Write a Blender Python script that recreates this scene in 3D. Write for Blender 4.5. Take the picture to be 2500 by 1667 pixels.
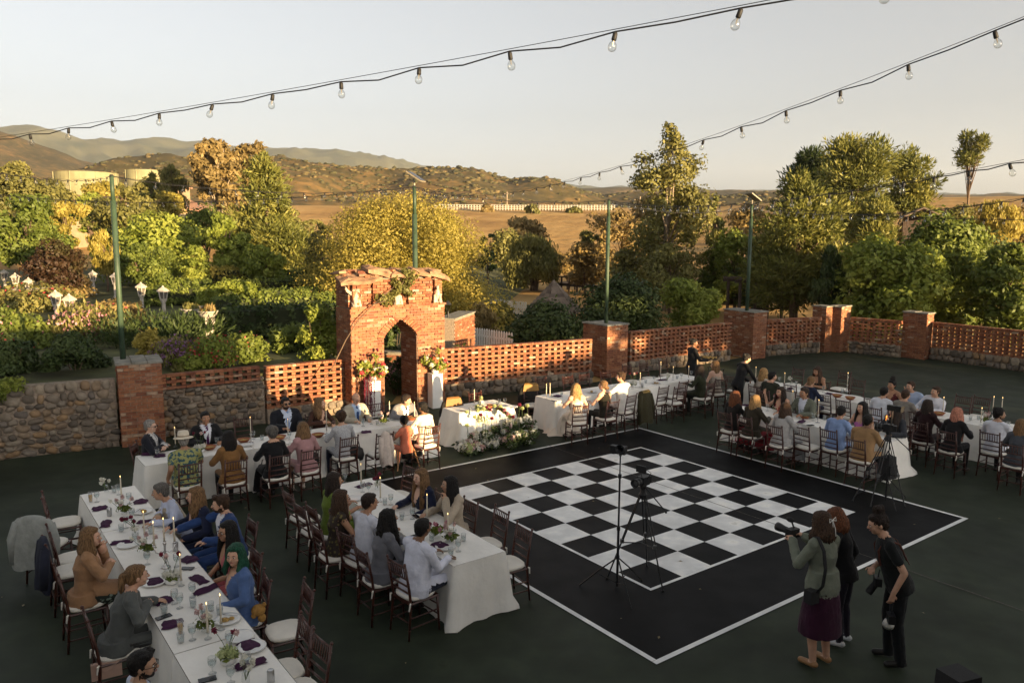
import bpy, bmesh, math, random
import numpy as np
from mathutils import Matrix, Vector, noise as mnoise
from mathutils.kdtree import KDTree
R_ = math.radians
random.seed(7); RNG = np.random.default_rng(7)
for o in list(bpy.data.objects): bpy.data.objects.remove(o)
SC = bpy.context.scene
COL = SC.collection
# ------------------------------------------------------------------ camera (calibrated on the 8x8 floor)
HCAM = 4.64
PITCH, ROLL, FPX = R_(7.8798), R_(0.3428), 1902.31
_f = np.array([0, math.cos(PITCH), -math.sin(PITCH)]); _u = np.array([0, math.sin(PITCH), math.cos(PITCH)]); _x = np.array([1., 0, 0])
CR = math.cos(ROLL)*_x + math.sin(ROLL)*_u; CU = -math.sin(ROLL)*_x + math.cos(ROLL)*_u; CF = _f
cd = bpy.data.cameras.new('camera'); cam = bpy.data.objects.new('camera', cd); COL.objects.link(cam)
cd.sensor_width = 36; cd.lens = FPX/2500*36; cd.clip_start = 0.1; cd.clip_end = 20000
cam.matrix_world = Matrix(((CR[0], CU[0], -CF[0], 0), (CR[1], CU[1], -CF[1], 0), (CR[2], CU[2], -CF[2], HCAM), (0, 0, 0, 1)))
SC.camera = cam
# ------------------------------------------------------------------ world, sun, exposure
SUN_AZ, SUN_EL = -44.0, 5.6      # direction towards the sun, degrees from +X
w = bpy.data.worlds.new('World'); SC.world = w; w.use_nodes = True
nt = w.node_tree; nt.nodes.clear()
sky = nt.nodes.new('ShaderNodeTexSky'); sky.sky_type = 'NISHITA'; sky.sun_disc = False
sky.sun_elevation = R_(SUN_EL); sky.sun_rotation = R_(90-SUN_AZ); sky.altitude = 400
sky.air_density = 1.0; sky.dust_density = 3.0; sky.ozone_density = 1.5
hs = nt.nodes.new('ShaderNodeHueSaturation'); hs.inputs['Saturation'].default_value = 0.2
bg = nt.nodes.new('ShaderNodeBackground'); bg.inputs['Strength'].default_value = 0.07
wo = nt.nodes.new('ShaderNodeOutputWorld')
nt.links.new(sky.outputs[0], hs.inputs['Color']); wb = nt.nodes.new('ShaderNodeMix'); wb.data_type = 'RGBA'; wb.blend_type = 'MULTIPLY'; wb.inputs[0].default_value = 1; wb.inputs[7].default_value = (.99, 1.0, 1.03, 1)   # warm camera white balance
nt.links.new(hs.outputs[0], wb.inputs[6]); nt.links.new(wb.outputs[2], bg.inputs[0]); nt.links.new(bg.outputs[0], wo.inputs[0])
sl = bpy.data.lights.new('sun', 'SUN'); sl.energy = 5.0; sl.angle = R_(0.53); sl.color = (1.0, 0.71, 0.37)
so = bpy.data.objects.new('sun', sl); COL.objects.link(so)
SUN = Vector((math.cos(R_(SUN_EL))*math.cos(R_(SUN_AZ)), math.cos(R_(SUN_EL))*math.sin(R_(SUN_AZ)), math.sin(R_(SUN_EL))))
so.rotation_euler = (-SUN).to_track_quat('-Z', 'Y').to_euler(); so.location = SUN*60
vs = SC.view_settings; vs.view_transform = 'Standard'; vs.look = 'None'; vs.gamma = 1; vs.use_curve_mapping = False
vs.exposure = 2.15
cy = SC.cycles
cy.max_bounces = 6; cy.diffuse_bounces = 3; cy.glossy_bounces = 3; cy.transmission_bounces = 4; cy.transparent_max_bounces = 16
cy.caustics_reflective = False; cy.caustics_refractive = False
try: cy.use_denoising = True; cy.denoiser = 'OPENIMAGEDENOISE'
except Exception: pass
# ------------------------------------------------------------------ photo measurements -> places on the ground
CROP = {'a': (0, 1100, 2.766), 'b': (600, 1000, 2.766), 'c': (250, 900, 3.36), 'd': (850, 800, 3.36), 'e': (1500, 780, 3.92),
        'f': (1900, 800, 3.563), 'g1': (0, 600, 2.851), 'g2': (750, 600, 3.484), 'g3': (1050, 640, 3.136), 'g4': (1750, 640, 3.136),
        'h5': (0, 280, 2.94), 'h6': (700, 320, 2.94), 'h7': (1450, 270, 3.137), 'h8': (1900, 300, 3.137), 'k1': (1350, 1040, 2.0452),
        'k2': (1850, 1200, 3.358), 'k3': (1380, 1050, 3.484), 'n': (0, 0, 1.0), 'F': (0, 0, 0.9408)}
def ray(c, x, y):
    ox, oy, s = CROP[c]; px, py = ox+x/s, oy+y/s
    return CF + CR*(px-1250)/FPX - CU*(py-833.5)/FPX
def at(c, x, y, z=0.0):            # the point at height z
    d = ray(c, x, y); t = (z-HCAM)/d[2]
    return Vector((d[0]*t, d[1]*t, z))
def atd(c, x, y, Y):               # the point at distance Y
    d = ray(c, x, y); t = Y/d[1]
    return Vector((d[0]*t, Y, HCAM+d[2]*t))
# ------------------------------------------------------------------ object helpers
def tag(o, label=None, cat=None, group=None, kind=None):
    if label: o['label'] = label
    if cat: o['category'] = cat
    if group: o['group'] = group
    if kind: o['kind'] = kind
    return o
def thing(name, label, cat, loc=(0, 0, 0), rz=0, group=None):
    o = bpy.data.objects.new(name, None); COL.objects.link(o); o.empty_display_size = .1
    o.location = loc; o.rotation_euler = (0, 0, rz)
    return tag(o, label, cat, group)
def put(name, me, parent=None, loc=None, rot=None, scale=None, mtx=None):
    o = bpy.data.objects.new(name, me); COL.objects.link(o)
    if parent is not None: o.parent = parent
    if mtx is not None: o.matrix_basis = mtx
    else:
        if loc is not None: o.location = loc
        if rot is not None: o.rotation_euler = rot
        if scale is not None: o.scale = scale
    return o
KIDS = {}
def dup(root, loc=None, rz=None, label=None, group=None, scale=None):
    r = root.copy(); COL.objects.link(r)
    if loc is not None: r.location = loc
    if rz is not None: r.rotation_euler = (0, 0, rz)
    if scale is not None: r.scale = scale
    if label: r['label'] = label
    if group: r['group'] = group
    if root.name not in KIDS: KIDS[root.name] = [(ch, list(ch.children)) for ch in root.children]
    for ch, gs in KIDS[root.name]:
        c = ch.copy(); COL.objects.link(c); c.parent = r
        for g in gs:
            d = g.copy(); COL.objects.link(d); d.parent = c
    return r
class MB:
    def __init__(s): s.v = []; s.f = []; s.m = []; s.n = 0
    def add(s, v, f, m=0):
        s.v.extend([tuple(p) for p in v]); s.f.extend([tuple(i+s.n for i in q) for q in f]); s.m.extend([m]*len(f)); s.n += len(v); return s
    def box(s, c, d, rz=0, m=0, M=None, taper=1.0):
        x, y, z = d[0]/2, d[1]/2, d[2]/2; t = taper
        P = [(-x, -y, -z), (x, -y, -z), (x, y, -z), (-x, y, -z), (-x*t, -y*t, z), (x*t, -y*t, z), (x*t, y*t, z), (-x*t, y*t, z)]
        if M is None: M = Matrix.Rotation(rz, 3, 'Z')
        c = Vector(c); V = [tuple(M @ Vector(p)+c) for p in P]
        return s.add(V, [(3, 2, 1, 0), (4, 5, 6, 7), (0, 1, 5, 4), (1, 2, 6, 5), (2, 3, 7, 6), (3, 0, 4, 7)], m)
    def tube(s, pts, rs, n=8, m=0, caps=True, flat=1.0):
        pts = [Vector(p) for p in pts]
        if not hasattr(rs, '__len__'): rs = [rs]*len(pts)
        V = []; F = []; N = len(pts); up = Vector((0, 0, 1)); prev = None
        for i, p in enumerate(pts):
            t = (pts[min(i+1, N-1)]-pts[max(i-1, 0)])
            t = t.normalized() if t.length > 1e-9 else up
            if prev is None:
                a = t.cross(up if abs(t.z) < .95 else Vector((0, 1, 0))).normalized()
            else:
                a = prev-t*prev.dot(t); a = a.normalized() if a.length > 1e-6 else t.orthogonal().normalized()
            prev = a; b = t.cross(a)
            for k in range(n):
                q = 2*math.pi*k/n; V.append(p+a*math.cos(q)*rs[i]+b*math.sin(q)*rs[i]*flat)
        for i in range(N-1):
            for k in range(n):
                k2 = (k+1) % n; F.append((i*n+k, i*n+k2, (i+1)*n+k2, (i+1)*n+k))
        if caps: F.append(tuple(range(n-1, -1, -1))); F.append(tuple(range((N-1)*n, N*n)))
        return s.add(V, F, m)
    def lathe(s, prof, n=16, c=(0, 0, 0), m=0, rot=0, sx=1, sy=1, caps=True):
        V = []; F = []
        for r, z in prof:
            for k in range(n):
                q = rot+2*math.pi*k/n; V.append((c[0]+r*math.cos(q)*sx, c[1]+r*math.sin(q)*sy, c[2]+z))
        N = len(prof)
        for i in range(N-1):
            for k in range(n):
                k2 = (k+1) % n; F.append((i*n+k, i*n+k2, (i+1)*n+k2, (i+1)*n+k))
        if caps: F.append(tuple(range(n-1, -1, -1))); F.append(tuple(range((N-1)*n, N*n)))
        return s.add(V, F, m)
    def ball(s, c, r, n=10, k=6, m=0, M=None):
        if not hasattr(r, '__len__'): r = (r, r, r)
        V = []; F = []
        c = Vector(c)
        for i in range(k+1):
            t = math.pi*i/k
            for j in range(n):
                q = 2*math.pi*j/n; p = Vector((r[0]*math.sin(t)*math.cos(q), r[1]*math.sin(t)*math.sin(q), -r[2]*math.cos(t)))
                if M is not None: p = M @ p
                V.append(c+p)
        for i in range(k):
            for j in range(n):
                j2 = (j+1) % n; F.append((i*n+j, i*n+j2, (i+1)*n+j2, (i+1)*n+j))
        return s.add(V, F, m)
    def prism(s, poly, z0, z1, m=0):
        n = len(poly); V = [(p[0], p[1], z0) for p in poly]+[(p[0], p[1], z1) for p in poly]
        F = [tuple(range(n-1, -1, -1)), tuple(range(n, 2*n))]+[(i, (i+1) % n, n+(i+1) % n, n+i) for i in range(n)]
        return s.add(V, F, m)
    def mesh(s, name, mats, smooth=False):
        me = bpy.data.meshes.new(name); me.from_pydata([tuple(p) for p in s.v], [], s.f)
        for m in (mats if isinstance(mats, (list, tuple)) else [mats]): me.materials.append(m)
        if any(s.m): me.polygons.foreach_set('material_index', s.m)
        if smooth: me.polygons.foreach_set('use_smooth', [True]*len(s.f))
        me.update(); return me
    def build(s, name, mats, parent=None, smooth=False, **k):
        return put(name, s.mesh(name, mats, smooth), parent, **k)
def fast_mesh(name, V, F4, mats, fattr=None):
    """quads from numpy"""
    me = bpy.data.meshes.new(name); n = len(F4); V = np.asarray(V, np.float32); F4 = np.asarray(F4, np.int32)
    me.vertices.add(len(V)); me.vertices.foreach_set('co', V.ravel())
    me.loops.add(F4.size); me.loops.foreach_set('vertex_index', F4.ravel())
    me.polygons.add(n); me.polygons.foreach_set('loop_start', np.arange(0, F4.size, F4.shape[1], dtype=np.int32))
    try: me.polygons.foreach_set('loop_total', np.full(n, F4.shape[1], np.int32))
    except Exception: pass
    for m in (mats if isinstance(mats, (list, tuple)) else [mats]): me.materials.append(m)
    if fattr is not None:
        a = me.attributes.new('rnd', 'FLOAT', 'FACE'); a.data.foreach_set('value', np.asarray(fattr, np.float32))
    me.update(calc_edges=True); me.validate(); return me
# ------------------------------------------------------------------ materials
MATS = {}
def nodes(m): m.use_nodes = True; return m.node_tree.nodes, m.node_tree.links, m.node_tree.nodes['Principled BSDF']
def mat(name, col, rough=.6, var=.12, scale=8, bump=0, bscale=40, metal=0, spec=.3, hue=None, coords='Object', stretch=None, sheen=0, trans=0):
    if name in MATS: return MATS[name]
    m = bpy.data.materials.new(name); n, l, b = nodes(m); MATS[name] = m
    b.inputs['Roughness'].default_value = rough; b.inputs['Metallic'].default_value = metal
    b.inputs['Specular IOR Level'].default_value = spec
    tc = n.new('ShaderNodeTexCoord'); mp = n.new('ShaderNodeMapping'); l.new(tc.outputs[coords], mp.inputs[0])
    if stretch: mp.inputs['Scale'].default_value = stretch
    nz = n.new('ShaderNodeTexNoise'); nz.inputs['Scale'].default_value = scale; nz.inputs['Detail'].default_value = 5
    l.new(mp.outputs[0], nz.inputs['Vector'])
    rp = n.new('ShaderNodeValToRGB'); l.new(nz.outputs['Fac'], rp.inputs[0])
    c2 = hue or col
    lo = [max(0, x*(1-var)) for x in col[:3]]+[1]; hi = [min(1, x*(1+var)) for x in c2[:3]]+[1]
    rp.color_ramp.elements[0].position = .3; rp.color_ramp.elements[1].position = .7
    rp.color_ramp.elements[0].color = lo; rp.color_ramp.elements[1].color = hi
    l.new(rp.outputs[0], b.inputs['Base Color'])
    if sheen: b.inputs['Sheen Weight'].default_value = sheen
    if bump:
        n2 = n.new('ShaderNodeTexNoise'); n2.inputs['Scale'].default_value = bscale; n2.inputs['Detail'].default_value = 4
        l.new(mp.outputs[0], n2.inputs['Vector'])
        bp = n.new('ShaderNodeBump'); bp.inputs['Strength'].default_value = bump; bp.inputs['Distance'].default_value = .02
        l.new(n2.outputs['Fac'], bp.inputs['Height']); l.new(bp.outputs[0], b.inputs['Normal'])
    return m
def ramp(r, stops):
    e = r.color_ramp.elements
    while len(e) > 1: e.remove(e[-1])
    e[0].position = stops[0][0]; e[0].color = (*stops[0][1], 1)
    for p, c in stops[1:]:
        x = e.new(p); x.color = (*c, 1)
def random_mat(name, stops, src='OBJECT', rough=.85, nscale=18, namt=.35, bump=.5, bscale=60, efflo=None):
    m = bpy.data.materials.new(name); n, l, b = nodes(m); MATS[name] = m
    b.inputs['Roughness'].default_value = rough; b.inputs['Specular IOR Level'].default_value = .2
    if src == 'OBJECT': s = n.new('ShaderNodeObjectInfo').outputs['Random']
    elif src == 'ISLAND': s = n.new('ShaderNodeNewGeometry').outputs['Random Per Island']
    else:
        at_ = n.new('ShaderNodeAttribute'); at_.attribute_name = 'rnd'; s = at_.outputs['Fac']
    rp = n.new('ShaderNodeValToRGB'); ramp(rp, stops); l.new(s, rp.inputs[0])
    ge = n.new('ShaderNodeNewGeometry')
    nz = n.new('ShaderNodeTexNoise'); nz.inputs['Scale'].default_value = nscale; nz.inputs['Detail'].default_value = 6; l.new(ge.outputs['Position'], nz.inputs['Vector'])
    mx = n.new('ShaderNodeMix'); mx.data_type = 'RGBA'; mx.blend_type = 'MULTIPLY'; mx.inputs['Factor'].default_value = namt
    mr = n.new('ShaderNodeMapRange'); mr.inputs[1].default_value = .3; mr.inputs[2].default_value = .7; mr.inputs[3].default_value = .35; mr.inputs[4].default_value = 1.5
    l.new(nz.outputs['Fac'], mr.inputs[0]); l.new(rp.outputs[0], mx.inputs['A']); l.new(mr.outputs[0], mx.inputs['B']); l.new(mx.outputs['Result'], b.inputs['Base Color'])
    if efflo:
        n3 = n.new('ShaderNodeTexNoise'); n3.inputs['Scale'].default_value = 2.2; n3.inputs['Detail'].default_value = 9; n3.inputs['Roughness'].default_value = .7; l.new(ge.outputs['Position'], n3.inputs['Vector'])
        m3 = n.new('ShaderNodeMapRange'); m3.inputs[1].default_value = .54; m3.inputs[2].default_value = .72; m3.inputs[4].default_value = .75; l.new(n3.outputs['Fac'], m3.inputs[0])
        x3 = n.new('ShaderNodeMix'); x3.data_type = 'RGBA'; l.new(m3.outputs[0], x3.inputs[0]); l.new(mx.outputs[2], x3.inputs[6]); x3.inputs[7].default_value = (*efflo, 1); l.new(x3.outputs[2], b.inputs['Base Color'])
    if bump:
        n2 = n.new('ShaderNodeTexNoise'); n2.inputs['Scale'].default_value = bscale; n2.inputs['Detail'].default_value = 5; l.new(ge.outputs['Position'], n2.inputs['Vector'])
        bp = n.new('ShaderNodeBump'); bp.inputs['Strength'].default_value = bump; bp.inputs['Distance'].default_value = .01
        l.new(n2.outputs['Fac'], bp.inputs['Height']); l.new(bp.outputs[0], b.inputs['Normal'])
    return m
def leaf_mat(name, stops, trans=.35, rough=.55):
    m = bpy.data.materials.new(name); n, l, b = nodes(m); MATS[name] = m
    a = n.new('ShaderNodeAttribute'); a.attribute_name = 'rnd'; rp = n.new('ShaderNodeValToRGB'); ramp(rp, stops); l.new(a.outputs['Fac'], rp.inputs[0])
    b.inputs['Roughness'].default_value = rough; b.inputs['Specular IOR Level'].default_value = .25
    l.new(rp.outputs[0], b.inputs['Base Color'])
    t = n.new('ShaderNodeBsdfTranslucent'); l.new(rp.outputs[0], t.inputs[0])
    mx = n.new('ShaderNodeMixShader'); mx.inputs[0].default_value = trans
    l.new(b.outputs[0], mx.inputs[1]); l.new(t.outputs[0], mx.inputs[2]); l.new(mx.outputs[0], n['Material Output'].inputs[0])
    return m
def glass_mat(name, tint=(1, 1, 1), amt=.25):
    m = bpy.data.materials.new(name); n, l, b = nodes(m); MATS[name] = m; n.remove(b)
    tr = n.new('ShaderNodeBsdfTransparent'); tr.inputs[0].default_value = (*tint, 1)
    gl = n.new('ShaderNodeBsdfGlossy'); gl.inputs['Roughness'].default_value = .05
    lw = n.new('ShaderNodeLayerWeight'); lw.inputs[0].default_value = .35
    mr = n.new('ShaderNodeMapRange'); mr.inputs[1].default_value = .1; mr.inputs[2].default_value = .95; mr.inputs[3].default_value = .05*amt/.4; mr.inputs[4].default_value = min(.75, amt*1.3); l.new(lw.outputs['Facing'], mr.inputs[0])
    mx = n.new('ShaderNodeMixShader'); l.new(mr.outputs[0], mx.inputs[0]); l.new(tr.outputs[0], mx.inputs[1]); l.new(gl.outputs[0], mx.inputs[2])
    l.new(mx.outputs[0], n['Material Output'].inputs[0]); return m
def emit_mat(name, col, s):
    m = bpy.data.materials.new(name); n, l, b = nodes(m); MATS[name] = m
    b.inputs['Emission Color'].default_value = (*col, 1); b.inputs['Emission Strength'].default_value = s; b.inputs['Base Color'].default_value = (*col, 1); return m
# ================================================================== terrain
def sstep(x, a, b):
    t = np.clip((np.asarray(x, float)-a)/(b-a), 0, 1); return t*t*(3-2*t)
_sk = lambda pts: (np.array([math.degrees(math.atan((x*1.063-1250)/FPX)) for x, y in pts]), np.array([(570-y*1.063)/FPX for x, y in pts]))
FAR_AZ, FAR_T = _sk([(-300, 300), (0, 295), (100, 291), (160, 304), (215, 319), (300, 323), (340, 317), (420, 322), (500, 326), (600, 341), (650, 337), (740, 338), (800, 343), (870, 352), (930, 365), (965, 376), (1100, 405), (1400, 425), (2700, 440)])
MID_AZ, MID_T = _sk([(-300, 285), (0, 301), (60, 315), (140, 345), (200, 370), (260, 385), (400, 400), (800, 420), (2700, 440)])
NEAR_AZ, NEAR_T = _sk([(-300, 400), (150, 400), (200, 382), (280, 358), (400, 352), (480, 360), (560, 365), (640, 349), (700, 351), (780, 363), (850, 373), (960, 381), (1040, 378), (1090, 381), (1130, 394), (1170, 402), (1230, 396), (1280, 402), (1330, 416), (1380, 427), (1450, 423), (1540, 420), (1640, 426), (1700, 426), (1760, 431), (1900, 440), (2100, 446), (2352, 452), (2700, 455)])
def fbm(x, y, s, o=4, seed=0.0):
    x = np.atleast_1d(np.asarray(x, float)); y = np.atleast_1d(np.asarray(y, float)); out = np.zeros(x.shape)
    fx, fy = x.ravel(), y.ravel(); r = out.ravel()
    for i in range(len(fx)): r[i] = mnoise.fractal(Vector((fx[i]/s+seed, fy[i]/s-seed, seed)), 1.0, 2.0, o)
    return r.reshape(x.shape)
def tz_base(x, y):
    r = np.hypot(x, y); az = np.degrees(np.arctan2(x, np.maximum(y, 1e-3))); az = np.where(y <= 0, np.sign(x)*60, az)
    z = -0.03 + np.where(y > 0, 1, 0)*np.clip(r-92, 0, None)*0.1*(1-sstep(r, 190, 340)*.72)
    z = np.minimum(z, 17)
    right = sstep(az, 12, 24)*sstep(r, 48, 75)*2.2
    return z+right, r, az
def tz(x, y): return float(tz_base(np.array([float(x)]), np.array([float(y)]))[0][0])
def terrain():
    az = np.concatenate([np.linspace(-180, -50, 40)[:-1], np.linspace(-50, 50, 300), np.linspace(50, 180, 40)[1:]])
    rr = np.concatenate([np.linspace(.5, 90, 40), np.geomspace(92, 7000, 170)])
    A, Rr = np.meshgrid(az, rr, indexing='ij'); Rr = Rr*(1-.8*sstep(np.abs(A), 50, 60)); X = Rr*np.sin(np.radians(A)); Y = Rr*np.cos(np.radians(A))
    Z, _, _ = tz_base(X, Y); front = np.cos(np.radians(A)) > -.2
    n1 = fbm(X, Y, 260, 5, 3.1); n2 = fbm(X, Y, 90, 4, 9.7); rid = 1-np.abs(fbm(X, Y, 170, 4, 5.5))*1.6
    def ridge(D, T, d0, d1, dr, amp):
        H = np.interp(A, D, T)*dr*np.cos(np.radians(A))*.93 + HCAM
        up = sstep(Rr, d0, dr)*(1-sstep(Rr, dr*1.02, d1)*.75)
        rough = amp*(rid-.8)*sstep(Rr, d0, d0+.35*(dr-d0))*(1-.85*np.exp(-((Rr-dr)/(dr*.07))**2))
        return np.where(up > 0, H*up + rough*up**.5 - .05, -5)
    Zn = -5+ridge(NEAR_AZ, NEAR_T, 250, 1300, 820, 15)+n2*2*sstep(Rr, 260, 420)
    Zm = ridge(MID_AZ, MID_T, 900, 2600, 1700, 14)+n1*4*sstep(Rr, 900, 1400)
    Zf = ridge(FAR_AZ, FAR_T, 2300, 6800, 4300, 45)+n1*14*sstep(Rr, 2300, 3300)
    Z = np.where(front, np.maximum(np.maximum(Z, Zn), np.maximum(Zm, Zf)), Z)
    V = np.stack([X, Y, Z], -1).reshape(-1, 3); na, nr = A.shape
    i, j = np.meshgrid(np.arange(na-1), np.arange(nr-1), indexing='ij'); a = (i*nr+j).ravel()
    F = np.stack([a, a+1, a+nr+1, a+nr], -1)[:, ::-1]
    me = fast_mesh('terrain', V, F, ground_mat()); me.polygons.foreach_set('use_smooth', [True]*len(F))
    return tag(put('terrain', me), 'dry golden valley floor rising into scrub covered hills', 'terrain', kind='structure'), (X, Y, Z, Zn)
def ground_mat():
    m = bpy.data.materials.new('dry_ground'); n, l, b = nodes(m)
    b.inputs['Roughness'].default_value = .95; b.inputs['Specular IOR Level'].default_value = .1
    g = n.new('ShaderNodeNewGeometry'); sx = n.new('ShaderNodeSeparateXYZ'); l.new(g.outputs['Position'], sx.inputs[0])
    def noise(s, d=6):
        z = n.new('ShaderNodeTexNoise'); z.inputs['Scale'].default_value = s; z.inputs['Detail'].default_value = d; l.new(g.outputs['Position'], z.inputs['Vector']); return z.outputs['Fac']
    # flats: straw grass and bare dust
    r1 = n.new('ShaderNodeValToRGB'); ramp(r1, [(.3, (.27, .16, .06)), (.5, (.38, .235, .09)), (.62, (.43, .28, .115)), (.75, (.24, .165, .07))]); l.new(noise(.09, 8), r1.inputs[0])
    # hills: chaparral over dry grass
    r2 = n.new('ShaderNodeValToRGB'); ramp(r2, [(.40, (.055, .045, .019)), (.49, (.085, .065, .026)), (.56, (.14, .09, .034)), (.68, (.25, .15, .055))])
    ad = n.new('ShaderNodeMath'); ad.operation = 'ADD'; m1 = n.new('ShaderNodeMath'); m1.operation = 'MULTIPLY'; m1.inputs[1].default_value = .5
    m2 = n.new('ShaderNodeMath'); m2.operation = 'MULTIPLY'; m2.inputs[1].default_value = .5
    l.new(noise(.012, 4), m1.inputs[0]); l.new(noise(.11, 8), m2.inputs[0]); l.new(m1.outputs[0], ad.inputs[0]); l.new(m2.outputs[0], ad.inputs[1]); l.new(ad.outputs[0], r2.inputs[0])
    ln = n.new('ShaderNodeVectorMath'); ln.operation = 'LENGTH'; l.new(g.outputs['Position'], ln.inputs[0])
    mr = n.new('ShaderNodeMapRange'); mr.inputs[1].default_value = 235; mr.inputs[2].default_value = 300; l.new(ln.outputs['Value'], mr.inputs[0])
    mx = n.new('ShaderNodeMix'); mx.data_type = 'RGBA'; l.new(mr.outputs[0], mx.inputs['Factor']); l.new(r1.outputs[0], mx.inputs['A']); l.new(r2.outputs[0], mx.inputs['B'])
    mf = n.new('ShaderNodeMapRange'); mf.inputs[1].default_value = 2000; mf.inputs[2].default_value = 3000; l.new(ln.outputs['Value'], mf.inputs[0])
    rf = n.new('ShaderNodeValToRGB'); ramp(rf, [(.4, (.05, .058, .034)), (.6, (.12, .115, .065))]); l.new(noise(.004, 8), rf.inputs[0])
    m4 = n.new('ShaderNodeMix'); m4.data_type = 'RGBA'; l.new(mf.outputs[0], m4.inputs[0]); l.new(mx.outputs[2], m4.inputs[6]); l.new(rf.outputs[0], m4.inputs[7]); l.new(m4.outputs[2], b.inputs['Base Color'])
    bp = n.new('ShaderNodeBump'); bp.inputs['Strength'].default_value = .6; bp.inputs['Distance'].default_value = .6; l.new(noise(.35, 6), bp.inputs['Height']); l.new(bp.outputs[0], b.inputs['Normal'])
    return m
TERR, TG = terrain()
def scatter_bushes():
    X, Y, Z, Zn = TG; na, nr = X.shape
    bm = bmesh.new(); bmesh.ops.create_icosphere(bm, subdivisions=1, radius=1); iv = np.array([v.co[:] for v in bm.verts]); ifc = np.array([[v.index for v in f.verts] for f in bm.faces]); bm.free()
    V = []; F = []; rn = []; n = 0; cnt = 0
    while cnt < 11000:
        i = RNG.integers(40, na-41); r = 262*(1150/262)**(RNG.random()**.8); j = int(np.searchsorted(np.hypot(X[i], Y[i]), r))
        if j >= nr-1: continue
        t = RNG.random(); u = RNG.random(); x = X[i, j]*(1-t)+X[i+1, j]*t; y = Y[i, j]*(1-t)+Y[i+1, j]*t; z = Z[i, j]*(1-t)+Z[i+1, j]*t
        x2 = X[i, j+1]; y2 = Y[i, j+1]; x += (X[i, j+1]-X[i, j])*u; y += (Y[i, j+1]-Y[i, j])*u; z += (Z[i, j+1]-Z[i, j])*u
        d = mnoise.noise(Vector((x/60, y/60, 2)))+mnoise.noise(Vector((x/220, y/220, 7)))
        if d < -.05+RNG.normal()*.25: continue
        s = RNG.uniform(.5, 1.35)*(1+r/600)
        vv = iv*(1+RNG.normal(0, .16, (len(iv), 1)))*[s*RNG.uniform(.8, 1.4), s*RNG.uniform(.8, 1.4), s*RNG.uniform(.35, .65)]+[x, y, z+s*.1]
        V.append(vv); F.append(ifc+n); n += len(iv); rn.append(np.full(len(ifc), RNG.random())); cnt += 1
    m = random_mat('chaparral', [(0, (.035, .035, .014)), (.4, (.06, .055, .022)), (.75, (.09, .072, .03)), (1, (.14, .10, .04))], 'ATTR', rough=.95, nscale=.8, namt=.6, bump=0)
    tag(put('chaparral', fast_mesh('chaparral', np.concatenate(V), np.concatenate(F), m, np.concatenate(rn))), 'dark scrub bushes dotting the golden hillsides', 'scrub', kind='stuff')
scatter_bushes()
# raised garden behind the left-hand wall
WL0, WLD = Vector((-8.58, 16.5, 0)), Vector((math.cos(R_(32)), math.sin(R_(32)), 0)); WLN = Vector((-WLD.y, WLD.x, 0))
def gz(x, y):
    d = (Vector((x, y, 0))-WL0).dot(WLN); d = min(d, (x+7.95)*-.582+(y-17.3)*.813) if x > -8.9 else d
    return float(-.05 + 1.3*sstep(d, .25, .5)*(1-sstep(x, -5.4, -3.2+max(0, d-3)*.15))*(1-sstep(d, 62, 78)))
def garden():
    xs = np.concatenate([np.linspace(-75, -20, 50)[:-1], np.linspace(-20, 6, 120)]); ys = np.concatenate([np.linspace(6, 32, 120)[:-1], np.linspace(32, 100, 60)]); V = []; 
    for x in xs:
        for y in ys:
            z = gz(x, y); V.append((x, y, z+(.05*mnoise.noise(Vector((x, y, 0))) if z > .1 else 0)))
    n = len(ys); i, j = np.meshgrid(np.arange(len(xs)-1), np.arange(n-1), indexing='ij'); a = (i*n+j).ravel()
    m = mat('garden_soil', (.045, .045, .02), .95, .4, .7, .4, 12, hue=(.085, .09, .035), coords='Object')
    me = fast_mesh('garden_ground', V, np.stack([a, a+n, a+n+1, a+1], -1), m)
    tag(put('garden_ground', me), 'raised garden soil behind the stone wall', 'ground', kind='structure')
garden()
# ================================================================== patio and painted dance floor
def deck_mat(name, col, var):
    m = bpy.data.materials.new(name); n, l, b = nodes(m); b.inputs['Specular IOR Level'].default_value = .12
    g = n.new('ShaderNodeNewGeometry')
    def noise(s, d): 
        z = n.new('ShaderNodeTexNoise'); z.inputs['Scale'].default_value = s; z.inputs['Detail'].default_value = d; l.new(g.outputs['Position'], z.inputs['Vector']); return z.outputs['Fac']
    r = n.new('ShaderNodeValToRGB'); ramp(r, [(.25, tuple(c*(1-var) for c in col)), (.5, col), (.75, tuple(min(1, c*(1+var)) for c in col))]); l.new(noise(.6, 9), r.inputs[0])
    r2 = n.new('ShaderNodeValToRGB'); ramp(r2, [(.0, (.7, .7, .7)), (.45, (.9, .9, .9)), (.56, (1, 1, 1)), (.66, (1.12, 1.1, 1.06)), (.75, (.8, .79, .74))]); l.new(noise(3.1, 8), r2.inputs[0])
    mx = n.new('ShaderNodeMix'); mx.data_type = 'RGBA'; mx.blend_type = 'MULTIPLY'; mx.inputs['Factor'].default_value = 1; l.new(r.outputs[0], mx.inputs['A']); l.new(r2.outputs[0], mx.inputs['B']); l.new(mx.outputs['Result'], b.inputs['Base Color'])
    rr = n.new('ShaderNodeMapRange'); rr.inputs[3].default_value = .45; rr.inputs[4].default_value = .75; l.new(noise(1.7, 6), rr.inputs[0]); l.new(rr.outputs[0], b.inputs['Roughness'])
    bp = n.new('ShaderNodeBump'); bp.inputs['Strength'].default_value = .15; bp.inputs['Distance'].default_value = .004; l.new(noise(130, 3), bp.inputs['Height']); l.new(bp.outputs[0], b.inputs['Normal'])
    return m
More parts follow.
